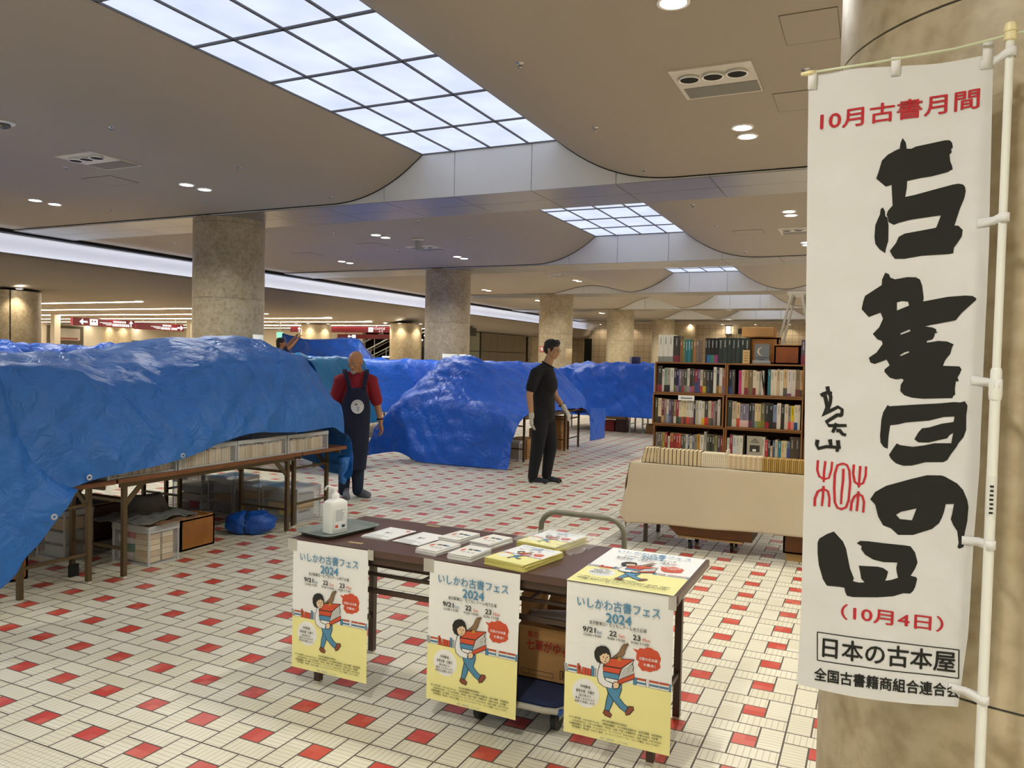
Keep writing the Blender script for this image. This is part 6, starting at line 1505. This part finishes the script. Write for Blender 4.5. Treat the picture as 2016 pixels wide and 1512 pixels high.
for ch in t.children_recursive:
    if ch.type == 'MESH' and not ch.name.startswith(('eye', 'iris', 'beard', 'mouth')) and ch.parent == t:
        for v in ch.data.vertices:
            if v.co.z < 1.36: v.co.x = .02 + (v.co.x - .02) * (1 - .09 * min(1, (1.36 - v.co.z) / .08))
        for g2 in ch.children:
            if g2.type == 'MESH':
                for v in g2.data.vertices:
                    if v.co.z < 1.36: v.co.x = .02 + (v.co.x - .02) * (1 - .09 * min(1, (1.36 - v.co.z) / .08))
# man in black walking to the right
t = person('man in black polo shirt, black trousers and white gloves, walking right', (-3.78, 9.07, 0))
BLK = mat('black_polo', '0D0D10', rough=.85, bump=(250, .2, 2)); BLK2 = mat('black_trousers', '101116', rough=.9, bump=(200, .3, 2))
mb = MB()
P, M = head(mb, (.085, -.02, 1.69), (.86, -.42, -.16), (.02, 0, 1), 1.0)
limb(mb, [(.055, .0, 1.59), (.02, .0, 1.47)], [.056, .064])
limb(mb, [(.0, .0, 1.42), (-.01, 0, 1.2), (.0, 0, 1.0), (.0, 0, .9)], [.10, .12, .115, .115])
limb(mb, [(-.12, -.16, 1.40), (-.185, -.2, 1.13), (-.155, -.22, .87)], [.058, .043, .031])
hand(mb, (-.155, -.22, .865), (.03, 0, -1), (.8, .3, 0), 1., .3, 1)
limb(mb, [(.06, .18, 1.38), (.14, .16, 1.10), (.25, .08, .965)], [.056, .042, .031])
hand(mb, (.255, .075, .96), (.55, -.15, -.8), (-.5, .3, -.6), 1., .35, -1)
limb(mb, [(-.05, -.06, .9), (-.075, -.07, .47), (-.125, -.05, .1)], [.09, .064, .045]); limb(mb, [(.02, .07, .9), (.10, .06, .48), (.055, .04, .1)], [.09, .064, .045])
fuse(mb, 'body', SKIN2, t, .0065, 5); face(t, P, M, 1.)
mb = MB()
blob(mb, P(0, -.022, .062), (.083, .1, .078), M); blob(mb, P(0, -.055, .02), (.08, .066, .085), M); blob(mb, P(0, .035, .098), (.066, .055, .034), M)
for k in (-1, 1): blob(mb, P(.066 * k, .0, .03), (.018, .045, .05), M)
for q in range(12): blob(mb, P(-.05 + .009 * q, .03 + .02 * sin(q * 2.1), .112 + .01 * cos(q * 1.7)), .022)
fuse(mb, 'hair', HAIR, t, .006, 2)
g = MB()
for k in (-1, 1): g.tube([P(.032 * k + .021 * cos(a), .1 - .0 * abs(k), .004 + .015 * sin(a)) for a in [2 * pi * q / 20 for q in range(21)]], .0016, 6); g.tube([P(.053 * k, .098, .008), P(.078 * k, .05, .012), P(.082 * k, -.01, .012)], .0014, 6)
g.tube([P(-.011, .1, .006), P(0, .104, .009), P(.011, .1, .006)], .0015, 6); g.build('glasses', mat('thin_metal_rim', '8A8480', rough=.25, metal=.9), t, smooth=True, world=False)
mb = MB()
limb(mb, [(.0, .0, 1.41), (-.015, 0, 1.2), (.0, 0, 1.0), (.0, 0, .9)], [.12, .142, .137, .142]); blob(mb, (.045, -.02, 1.26), (.12, .13, .16))
limb(mb, [(.015, .0, 1.475), (-.1, -.14, 1.40)], [.07, .075]); limb(mb, [(.015, .0, 1.475), (.05, .15, 1.39)], [.07, .075])
limb(mb, [(-.11, -.15, 1.39), (-.165, -.19, 1.215)], [.08, .07]); limb(mb, [(.06, .17, 1.37), (.105, .165, 1.22)], [.078, .066])
shirt = fuse(mb, 'polo_shirt', BLK, t, .009, 5)
MB().tube([(.033 + .068 * cos(a), -.002 + .07 * sin(a), 1.505 - .035 * cos(a)) for a in [2 * pi * k / 28 for k in range(29)]], .013, 8).build('collar', BLK, shirt, smooth=True, world=False)
mb = MB(); limb(mb, [(0, 0, .96), (0, 0, .88)], [.137, .137])
limb(mb, [(-.04, -.06, .88), (-.07, -.07, .47), (-.125, -.05, .085)], [.115, .088, .062]); limb(mb, [(.02, .07, .88), (.095, .06, .48), (.05, .04, .10)], [.115, .088, .062])
fuse(mb, 'trousers', BLK2, t, .009, 5)
GLV = mat('white_glove', 'BFB9AC', rough=.9)
mb = MB(); limb(mb, [(-.156, -.22, .885), (-.155, -.22, .85)], [.037, .034]); hand(mb, (-.155, -.22, .865), (.03, 0, -1), (.8, .3, 0), 1.12, .3, 1); fuse(mb, 'glove', GLV, t, .0055, 3)
mb = MB(); limb(mb, [(.245, .085, .975), (.26, .07, .95)], [.036, .034]); hand(mb, (.255, .075, .96), (.55, -.15, -.8), (-.5, .3, -.6), 1.12, .35, -1); fuse(mb, 'glove', GLV, t, .0055, 3)
MB().tube([Vector((.222, .1, .998)) + Vector((.8 * cos(a) * .036, sin(a) * .036 * .8, .5 * cos(a) * .036 + .5 * sin(a) * .02)) for a in [2 * pi * k / 20 for k in range(21)]], .010, 8).build('wristband', M_BLACK, t, smooth=True, world=False)
SH = mat('black_shoe', '15141A', rough=.6); SO = mat('white_sole', 'C9C2B8', rough=.7)
for h, d in (((-.175, -.05, 0), (1, -.18, 0)), ((-.005, .04, 0), (1, -.22, 0))):
    mb = MB(); shoe(mb, h, d, .28); s_ = fuse(mb, 'shoe', SH, t, .007, 4)
    d_ = Vector(d).normalized(); a_ = Vector((-d_.y, d_.x, 0)); h_ = Vector(h)
    mb = MB(); n_ = 20
    o = [h_ + d_ * (.14 + .138 * cos(2 * pi * k / n_)) + a_ * .045 * sin(2 * pi * k / n_) for k in range(n_)]
    loft(mb, [([(p.x, p.y) for p in o], .001), ([(p.x, p.y) for p in o], .022)]); mb.build('sole', SO, s_, world=False)

# far person in navy lifting the tarp, standing on a step
t = person('person in a navy shirt with dark hair lifting the far dark tarp with both arms', (-12.62, 14.2, .30))
mb = MB(); P, M = head(mb, (.0, 0, 1.52), (.9, -.2, .1), (0, 0, 1), .95)
limb(mb, [(0, 0, 1.44), (-.02, 0, 1.34)], [.052, .06]); limb(mb, [(-.02, 0, 1.28), (-.02, 0, 1.0), (-.02, 0, .85)], [.1, .11, .115])
limb(mb, [(.03, -.14, 1.3), (.2, -.14, 1.42), (.36, -.08, 1.62)], [.052, .04, .03]); hand(mb, (.365, -.078, 1.625), (.5, .1, .8), (.3, .2, -.9), .95, .5, 1)
limb(mb, [(.03, .14, 1.3), (.17, .14, 1.5), (.30, .08, 1.66)], [.052, .04, .03]); hand(mb, (.305, .078, 1.665), (.5, -.1, .8), (.3, -.2, -.9), .95, .5, -1)
for y in (-.08, .08): limb(mb, [(-.02, y, .85), (-.02, y, .45), (-.03, y, .08)], [.085, .06, .045])
fuse(mb, 'body', SKIN3, t, .01, 4)
mb = MB(); blob(mb, P(0, -.02, .05), (.088, .105, .09), M); blob(mb, P(0, -.07, -.04), (.075, .06, .11), M); fuse(mb, 'hair', HAIR, t, .01, 3)
mb = MB(); limb(mb, [(-.02, 0, 1.27), (-.02, 0, 1.0), (-.02, 0, .8)], [.13, .14, .15]); limb(mb, [(.02, -.13, 1.29), (.11, -.14, 1.355)], [.075, .066]); limb(mb, [(.02, .13, 1.29), (.11, .14, 1.40)], [.075, .066]); fuse(mb, 'shirt', NAVY, t, .012, 4)
mb = MB()
for y in (-.08, .08): limb(mb, [(-.02, y, .8), (-.02, y, .45), (-.03, y, .09)], [.1, .08, .06])
fuse(mb, 'trousers', BLK2, t, .012, 4)
mb = MB()
for y in (-.08, .08): shoe(mb, (-.07, y, 0), (1, 0, 0), .25)
fuse(mb, 'shoes', SH, t, .012, 3)
tag(MB().box(-12.95, -12.35, 13.9, 14.5, 0, .299, M_WOODDK, bev=.01).build('step_stool'), 'low dark step under the far person in navy', 'stool')
# bent person in grey
t = person('person in a grey shirt and pale cap bending under the lifted far tarp', (-11.75, 13.9, 0))
mb = MB(); P, M = head(mb, (-.22, -.1, 1.46), (-.5, -.6, -.6), (-.6, -.2, .7), .95)
limb(mb, [(-.16, -.05, 1.46), (-.06, 0, 1.48)], [.055, .06]); limb(mb, [(-.02, 0, 1.46), (.06, .02, 1.2), (.1, .02, .85)], [.1, .12, .12])
limb(mb, [(-.02, -.17, 1.42), (-.1, -.22, 1.15), (-.2, -.24, .95)], [.055, .042, .03]); limb(mb, [(.02, .17, 1.42), (.17, .1, 1.3), (.2, -.05, 1.2)], [.055, .042, .03])
hand(mb, (-.205, -.24, .94), (-.4, 0, -.9), (.6, .2, -.3), .95); hand(mb, (.2, -.06, 1.19), (.1, -.8, -.5), (0, -.3, .9), .95)
for y in (-.08, .1): limb(mb, [(.1, y, .85), (.07, y, .45), (.09, y, .08)], [.09, .062, .045])
fuse(mb, 'body', SKIN3, t, .01, 4)
mb = MB(); limb(mb, [(-.02, 0, 1.46), (.04, .0, 1.3), (.1, .02, .85)], [.13, .155, .15]); limb(mb, [(-.02, -.14, 1.42), (-.07, -.19, 1.25)], [.075, .065]); limb(mb, [(.02, .14, 1.42), (.11, .13, 1.34)], [.075, .065]); fuse(mb, 'shirt', mat('grey_shirt', '77787C', rough=.9), t, .012, 5)
mb = MB(); blob(mb, P(0, -.02, .045), (.09, .108, .082), M); blob(mb, P(0, .08, .05), (.07, .06, .012), M); fuse(mb, 'cap', mat('pale_cap', 'A99C7A', rough=.9), t, .01, 3)
mb = MB()
for y in (-.08, .1): limb(mb, [(.1, y, .85), (.07, y, .45), (.09, y, .09)], [.105, .08, .06])
fuse(mb, 'trousers', BLK2, t, .012, 4)
mb = MB()
for y in (-.08, .1): shoe(mb, (.12, y, 0), (-1, -.2, 0), .26)
fuse(mb, 'shoes', SH, t, .012, 3)
# person half hidden behind the bookcase
t = person('person in a black cap facing left, mostly hidden behind the white volumes on the bookcase', (-3.0, 12.0, 0))
mb = MB(); P, M = head(mb, (.0, 0, 1.535), (-.95, -.25, -.12), (0, 0, 1), .95)
limb(mb, [(.02, 0, 1.45), (.04, 0, 1.34)], [.052, .06]); limb(mb, [(.04, 0, 1.28), (.04, 0, 1.0), (.04, 0, .85)], [.1, .115, .115])
for y in (-.17, .17): limb(mb, [(.04, y, 1.32), (.06, y * 1.2, 1.05), (-.02, y * 1.2, .82)], [.055, .042, .03]); hand(mb, (-.022, y * 1.2, .815), (-.2, 0, -1), (-.5, -y * 3, 0), .95, .3, 1 if y < 0 else -1)
for y in (-.08, .08): limb(mb, [(.04, y, .85), (.03, y, .45), (.04, y, .08)], [.085, .06, .045])
fuse(mb, 'body', SKIN, t, .01, 4); face(t, P, M, .95)
mb = MB(); blob(mb, P(0, -.02, .045), (.09, .105, .075), M); blob(mb, P(0, .10, .035), (.06, .075, .008), M); fuse(mb, 'cap', BLK, t, .008, 2)
mb = MB(); limb(mb, [(.04, 0, 1.27), (.04, 0, 1.0), (.04, 0, .82)], [.13, .145, .15])
for y in (-.15, .15): limb(mb, [(.04, y, 1.31), (.055, y * 1.25, 1.12)], [.075, .066])
fuse(mb, 'shirt', BLK, t, .012, 4)
mb = MB()
for y in (-.08, .08): limb(mb, [(.04, y, .85), (.03, y, .45), (.04, y, .09)], [.1, .08, .06])
fuse(mb, 'trousers', JEAN, t, .012, 4)
mb = MB()
for y in (-.08, .08): shoe(mb, (.09, y, 0), (-1, 0, 0), .25)
fuse(mb, 'shoes', SH, t, .012, 3)
# ---------- low zone behind the columns: walls, shops, signs, escalator ----------
struct('wall_left_back', MB().box(-34, -19.6, 27, 27.2, 0, 2.66, M_WALLPANEL))
struct('wall_left_rear', MB().box(-14.9, -14.7, 33.6, 39, 0, 2.66, M_STONE))
struct('trim_5', MB().box(-31.1, -31, 12, 27, 0, 2.66, mat('shopfront_cream', 'D3C9B4', rough=.5)))
struct('trim_6', MB().box(-23.7, -23.5, 16.1, 16.3, 0, 2.66, M_WALLPANEL)); struct('trim_7', MB().box(-22.2, -22.0, 20.1, 20.3, 0, 2.66, M_WALLPANEL))
M_SHOPDARK = mat('shop_interior', '57503F', rough=.6); M_SHOPGLASS = mat('shop_display', '7E8C80', rough=.15); M_TEALAD = mat('teal_advert', '3E7FA8', rough=.4)
t = thing('shopfront', 'shopfront with a white ticket board above a pale green counter, left of the red signs', 'shop', (-30.95, 21.8, 0))
MB().box(-31, -30.93, 20.9, 22.5, 0, 2.55).build('opening', M_SHOPDARK, t)
b = MB().box(-30.93, -30.88, 21.0, 22.3, 1.95, 2.45).build('board', mat('board_white', 'B9B2A6', rough=.5), t)
mb = MB(); rr = random.Random(8)
for i in range(5):
    for j in range(8):
        if rr.random() < .6: mb.box(-30.88, -30.875, 21.1 + j * .14, 21.1 + j * .14 + rr.uniform(.04, .11), 2.12 + i * .06, 2.14 + i * .06, P_GREY)
mb.box(-30.88, -30.875, 21.05, 22.2, 1.98, 2.06, mat('dull_red', '8E4A42', rough=.6)); mb.build('board_print', None, b)
MB().box(-30.93, -30.85, 20.95, 22.35, .9, 1.75).build('counter_window', emitter('pale_green_window', 'A9C4AE', .55), t)
t = thing('shopfront', 'dark glazed shopfront with teal posters, behind the white notice under the red signs', 'shop', (-30.95, 26.0, 0))
MB().box(-31, -30.93, 24.9, 26.95, 0, 2.05).build('opening', M_SHOPDARK, t)
MB().box(-30.93, -30.9, 25.0, 25.6, 1.55, 2.02).build('poster', M_TEALAD, t); MB().box(-30.92, -30.88, 25.0, 25.7, 1.1, 1.52).build('display', mat('display_grey', 'A9A59A', rough=.5), t)
n = MB().box(-30.9, -30.88, 25.85, 26.25, 1.2, 1.95).build('notice', P_WHITE, t); MB().box(-30.88, -30.875, 25.9, 26.2, 1.82, 1.87).build('notice_heading', P_RED, n)
MB().box(-30.93, -30.9, 26.3, 26.75, 1.0, 1.95).build('door_panel', mat('pale_door', 'C9C3AE', rough=.5), t)
t = thing('shopfront', 'small dark shop window left of the warm lit column below the signs', 'shop', (-30.95, 23.9, 0))
MB().box(-31, -30.93, 23.55, 24.3, 0, 2.05).build('opening', M_SHOPDARK, t); MB().box(-30.93, -30.9, 23.6, 23.9, 1.3, 1.9).build('poster', mat('dull_ochre', '8A7A50', rough=.5), t)
t = thing('advert_stand', 'pale blue advert panel standing before the column below the red signs', 'sign', (-26.5, 22.6, 0))
MB().box(-26.55, -26.5, 22.35, 22.95, 1.15, 1.65).build('panel', mat('pale_blue_ad', '6FA9C8', rough=.4), t); MB().bar((-26.53, 22.65, 0), (-26.53, 22.65, 1.2), .05, .05).build('post', M_SIL, t)
M_SIGN = mat('sign_red', '6E1522', rough=.4, emit=.12); M_SIGNLT = mat('sign_end_red', 'A03040', rough=.4, emit=.1); M_SW = emitter('sign_white', 'F2F0EA', 1.1)
def arrow(mb, cx, cz, s, ang, m):
    P = [(-.5, .1), (.05, .1), (.05, .38), (.5, 0), (.05, -.38), (.05, -.1), (-.5, -.1)]
    a = radians(ang); q = [(cx + s * (x * cos(a) - y * sin(a)), cz + s * (x * sin(a) + y * cos(a))) for x, y in P]
    poly2(mb, q, 0, m)
def hang_sign(label, axis, p, a0, a1, z0, z1, content, group='red hanging direction signs'):
    """axis 'y': board along y at x=p facing +x; axis 'x': board along x at y=p facing -y"""
    L = abs(a1 - a0); H = z1 - z0
    loc = (p, (a0 + a1) / 2, z0) if axis == 'y' else ((a0 + a1) / 2, p, z0)
    t = thing('hanging_sign', label, 'sign', loc, group)
    if axis == 'y': MB().box(p - .12, p, a0, a1, z0, z1).build('board', M_SIGN, t); MB().box(p - .121, p + .001, a0 - .005, a0, z0, z1).build('end_plate', M_SIGNLT, t)
    else: MB().box(a0, a1, p, p + .12, z0, z1).build('board', M_SIGN, t); MB().box(a0 - .005, a0, p - .001, p + .121, z0, z1).build('end_plate', M_SIGNLT, t)
    mb = MB()
    for q in (.15, .85):
        c = a0 + (a1 - a0) * q
        mb.box(*((p - .07, p - .05, c - .01, c + .01) if axis == 'y' else (c - .01, c + .01, p + .05, p + .07)), z1, 2.66)
    mb.build('hanger', M_SIL, t)
    tq = MB(); content(tq, L, H)
    tq.v = [((p + .003 + v[2] * .1, a0 + v[0], z0 + v[1]) if axis == 'y' else (a0 + v[0], p - .003 - v[2] * .1, z0 + v[1])) for v in tq.v]
    tq.build('lettering', None, t)
def s1b(mb, L, H):
    arrow(mb, .32, H * .5, .26, 180, M_SW); rect2(mb, .52, .78, H * .1, H * .9, 0, M_SW); rect2(mb, .58, .63, H * .5, H * .7, .01, M_SIGN); rect2(mb, .67, .72, H * .5, H * .7, .01, M_SIGN)
    rr = random.Random(3)
    for x0, x1, z, h in ((L - .75, L - .33, .58, .26), (L - .78, L - .46, .12, .34), (L - .42, L - .2, .12, .34)):
        x = x0
        while x < x1: w = rr.uniform(.03, .06); rect2(mb, x, x + w, H * z, H * (z + h), 0, M_SW); x += w + .014
    arrow(mb, L - .13, H * .55, .2, 90, M_SW)
    for q in range(3): rect2(mb, L - 1.2 + .1 * q, L - .8, H * (.5 - .14 * q), H * (.56 - .14 * q), 0, M_SW)
def s2b(mb, L, H):
    rr = random.Random(6)
    for x0, x1, z, h in ((L - .85, L - .55, .6, .26), (L - .9, L - .55, .14, .34), (L - .5, L - .28, .14, .34)):
        x = x0
        while x < x1: w = rr.uniform(.03, .06); rect2(mb, x, x + w, H * z, H * (z + h), 0, M_SW); x += w + .014
    arrow(mb, L - .14, H * .5, .24, 0, M_SW)
    for q in range(3): rect2(mb, L - 1.3 + .1 * q, L - .92, H * (.5 - .14 * q), H * (.56 - .14 * q), 0, M_SW)
def s3(mb, L, H):
    arrow(mb, .42, H * .5, .2, 90, M_SW); rect2(mb, .58, .74, H * .1, H * .9, 0, M_SW)
    rect2(mb, 1.75, 1.9, H * .1, H * .9, 0, M_SW); rect2(mb, L - .98, L - .78, H * .1, H * .92, 0, M_SW); rect2(mb, L - .93, L - .83, H * .42, H * .5, .01, M_SIGN)
    text2(mb, 'バスのりば', L - .52, H * .5, .1, 0, M_SW, .02); text2(mb, '6・8', L - .45, H * .1, .08, 0, M_SW, .02)
def s4(mb, L, H):
    arrow(mb, .55, H * .5, .18, 180, M_SW); rect2(mb, .66, .82, H * .15, H * .85, 0, M_SW)
hang_sign('long red direction sign with a white left arrow, left of the second red sign', 'y', -21, 14.95, 17.0, 2.27, 2.50, s1b)
hang_sign('long red direction sign with a white right arrow, beside the nearest limestone column', 'y', -21, 17.08, 18.9, 2.25, 2.47, s2b)
hang_sign('wide red direction sign running behind the warm lit columns above the escalator', 'x', 22.75, -19.8, -15.3, 2.40, 2.60, s3)
hang_sign('lower red sign with a white left arrow below the wide red sign', 'x', 23.1, -17.9, -15.6, 2.19, 2.35, s4)
t = thing('exit_sign', 'small green lit emergency exit sign beyond the far person in navy', 'sign', (-18.05, 20.2, 2.13))
MB().box(-18.17, -17.93, 20.2, 20.25, 2.12, 2.3).build('panel', emitter('exit_green', '8FE0B8', 1.0), t); MB().box(-18.07, -18.03, 20.21, 20.24, 2.3, 2.66).build('hanger', M_SIL, t)
# escalator / stair with lit treads
t = thing('staircase', 'dark staircase with glowing white step edges rising to the right behind the blue tarps', 'stairs', (-17, 25, 0))
M_STEP = mat('stair_dark', '3A352E', rough=.6); M_TREAD = emitter('lit_tread', 'F4F6F0', 2.4)
mb = MB()
for i in range(17):
    x = -19.9 + i * .36; z = .16 * (i + 1)
    s_ = MB().box(x, x + .36, 24.2, 26.2, max(0, z - .3), z).build('step', M_STEP, t)
    MB().box(x + .0, x + .30, 24.18, 24.2, z - .07, z - .02).build('lit_edge', M_TREAD, s_)
    MB().box(x - .02, x, 24.3, 25.9, z - .09, z - .04).build('lit_edge', M_TREAD, s_)
for y in (24.15, 25.2, 26.25):
    MB().tube([(-20.2, y, .9), (-19.9, y, 1.0), (-15.2, y, 3.1)], .025, 8).build('handrail', M_SIL, t, smooth=True)
    MB().tube([(-19.9, y, .55), (-15.2, y, 2.65)], .012, 6).build('lower_rail', M_SIL, t, smooth=True)
    for i in range(6): MB().cyl((-19.7 + i * .9, y, .16 + i * .4), (-19.7 + i * .9, y, 1.08 + i * .4), .014, n=8).build('post', M_SIL, t)
# panelled partition at the bulkhead
t = thing('partition_wall', 'grey brown panelled partition with a glass bay, behind the steep blue tarp', 'partition', (-14.6, 30, 0))
M_PART = mat('taupe_panel', '6F6350', rough=.5); M_PART2 = mat('taupe_panel_dark', '50473A', rough=.6)
ye = [28.2, 28.95, 29.7, 30.5, 31.4, 32.7]
for i, (a, b2) in enumerate(zip(ye, ye[1:])):
    for z0, z1 in ((0, 1.86), (1.88, 2.64)) : MB().box(-14.7, -14.6, a + .008, b2 - .008, z0, z1).build('panel', M_PART, t)
MB().box(-14.72, -14.69, 27.0, 32.7, 0, 2.64).build('backing', M_PART2, t)
MB().box(-14.66, -14.62, 27.15, 28.1, 0, 2.62).build('glass', mat('grey_green_glass', '8A8C7C', rough=.15), t)
for y in (27.05, 28.12): MB().box(-14.68, -14.58, y, y + .07, 0, 2.64).build('frame_post', M_STEP, t)
MB().box(-14.67, -14.6, 27.1, 28.15, 1.84, 1.88).build('frame_rail', M_STEP, t)
t = thing('shopfront', 'dark red doorway beyond the taupe partition, left of the third column', 'shop', (-15.2, 33.2, 0))
MB().box(-15.3, -15.2, 32.75, 33.55, 0, 2.4).build('opening', mat('dark_red', '5E1A22', rough=.6), t); MB().box(-15.2, -15.15, 32.8, 33.1, 1.4, 2.3).build('poster', P_WHITE, t); MB().box(-15.2, -15.14, 33.2, 33.4, 1.9, 2.0).build('light_box', M_SW, t)
# dark passage between the far columns
t = thing('doorway', 'dark passage opening in the wall behind the third and fourth columns', 'doorway', (-12, 38.95, 0)); tag(t, kind='thing')
MB().box(-14.0, -13.6, 38.9, 38.99, 0, 2.75).build('opening', M_DARKHOLE, t); MB().box(-14.06, -14.0, 38.88, 38.99, 0, 2.8).build('frame_post', M_STONE, t)
# wall lantern on the far wall
t = thing('wall_lantern', 'lit wall lantern with a dark frame on the far tiled wall above the bookcase', 'light', (-6.55, 38.9, 3.2))
MB().box(-6.7, -6.4, 38.78, 38.98, 3.02, 3.06).box(-6.7, -6.4, 38.78, 38.98, 3.42, 3.46).box(-6.7, -6.67, 38.78, 38.8, 3.06, 3.42).box(-6.43, -6.4, 38.78, 38.8, 3.06, 3.42).build('frame', M_STEP, t)
MB().box(-6.65, -6.45, 38.8, 38.96, 3.06, 3.42).build('glass', emitter('lantern_glow', 'FFF4DE', 5.0), t)
MB().tube([(-6.66, 38.9, 3.02), (-6.62, 38.9, 2.92), (-6.55, 38.9, 2.88), (-6.48, 38.9, 2.92), (-6.44, 38.9, 3.02)], .012, 6).build('bracket', M_STEP, t, smooth=True)
tag(MB().box(-6.1, -5.8, 38.9, 38.99, 3.05, 3.3, M_STEP, bev=.02).build('wall_speaker'), 'small dark speaker box right of the lit lantern on the far wall', 'speaker')
# ---------- paper sheets taped to columns ----------
def col_sheet(cx, cy, r, a0, a1, z0, z1, label, group, draw=None, name='paper_sheet', m=None):
    t = thing(name, label, 'paper', (cx, cy, z0), group); n = 8
    A = [radians(a0 + (a1 - a0) * k / n) for k in range(n + 1)]; q = r + .003
    MB().grid([[(cx + q * cos(a), cy + q * sin(a), z) for a in A] for z in (z0, z1)]).build('sheet', m or P_WHITE, t, smooth=True, solid=.001)
    if draw:
        mb = MB(); draw(mb); W = radians(a1 - a0)
        mb.v = [(cx + (q + .0015 + v[2]) * cos(radians(a0) + v[0] * W), cy + (q + .0015 + v[2]) * sin(radians(a0) + v[0] * W), z0 + v[1] * (z1 - z0)) for v in mb.v]
        mb.build('printing', None, t)
def d_fest(mb):
    V = MB(); text2(V, 'いしかわ古書フェス', .5, .78, .1, 0, P_BLUE, .02, wfit=.8); mb.add(V.v, V.f, P_BLUE)
    V = MB(); text2(V, '2024', .5, .64, .09, 0, P_BLUE, .03, wfit=.3); mb.add(V.v, V.f, P_BLUE)
    for i in range(3): rect2(mb, .22 + .24 * i, .38 + .24 * i, .44, .5, 0, P_BLK)
    rect2(mb, .3, .75, .54, .57, 0, P_BLK); ell2(mb, .84, .26, .08, .06, 0, P_RED)
def d_row(mb):
    V = MB(); text2(V, 'いしかわ古書フェス', .5, .62, .2, 0, P_BLK, .02, wfit=.84); mb.add(V.v, V.f, P_BLUE)
def d_pic(mb): rect2(mb, .25, .8, .3, .6, 0, P_BLUE); ell2(mb, .7, .35, .12, .08, 0, P_RED); rect2(mb, .2, .85, .75, .82, 0, P_GREY)
col_sheet(-9.05, 9.0, .525, -4, 31, 1.4, 1.852, 'white festival notice taped to the nearest limestone column above the tarp', 'paper notices on the columns', d_fest)
col_sheet(-9.05, 15.75, .525, -71, -33, 1.35, 1.655, 'wide white notice taped to the second column above the steep tarp', 'paper notices on the columns', d_row)
col_sheet(-9.05, 15.75, .525, -30, -3, 1.35, 1.655, 'narrow notice with a picture taped to the second column', 'paper notices on the columns', d_pic)
col_sheet(-9.05, 22.5, .525, -32, 14, 1.58, 1.93, 'yellowed paper notice on the third column, right of the man in black', 'paper notices on the columns', lambda mb: [rect2(mb, .15, .85, .15 + .12 * i, .18 + .12 * i, 0, P_BRN) for i in range(6)] and None, m=mat('old_paper', 'C9B388', rough=.7))
col_sheet(-9.05, 22.5, .525, -133, -108, 1.80, 1.99, 'pink round paper on the third column, left of the man in black', 'paper notices on the columns', lambda mb: ell2(mb, .5, .5, .3, .3, 0, P_LET), m=mat('pink_paper', 'C96A5E', rough=.6))
col_sheet(-14.95, 9.25, .6, -88, -50, 1.4, 1.60, 'wide white paper on the left edge column, left of the dark joint', 'paper notices on the columns', None, m=mat('dim_paper', 'A8A296', rough=.7))
col_sheet(-14.95, 9.25, .6, -15, 8, 1.4, 1.60, 'small white paper on the left edge column, right of the dark joint', 'paper notices on the columns', None, m=mat('dim_paper', 'A8A296'))
col_sheet(-14.95, 9.25, .604, -27, -19, 1.68, 1.72, 'strip of tape across the dark joint of the left edge column', 'paper notices on the columns', None, name='tape', m=mat('dim_paper', 'A8A296'))
# books standing on the right rear tarp
for i, (c, q) in enumerate((('D8D4CC', 'white'), ('3A3A5A', 'dark patterned'), ('4A4A6A', 'blue grey patterned'))):
    o = spine_book(.05 + .02 * i, .12, .17, c, None, .2).build('book'); o.location = (-4.93 + .075 * i, 16.75, 1.53 - .02); tag(o, q + ' book standing on the right rear tarp, left of the bookcase', 'book')
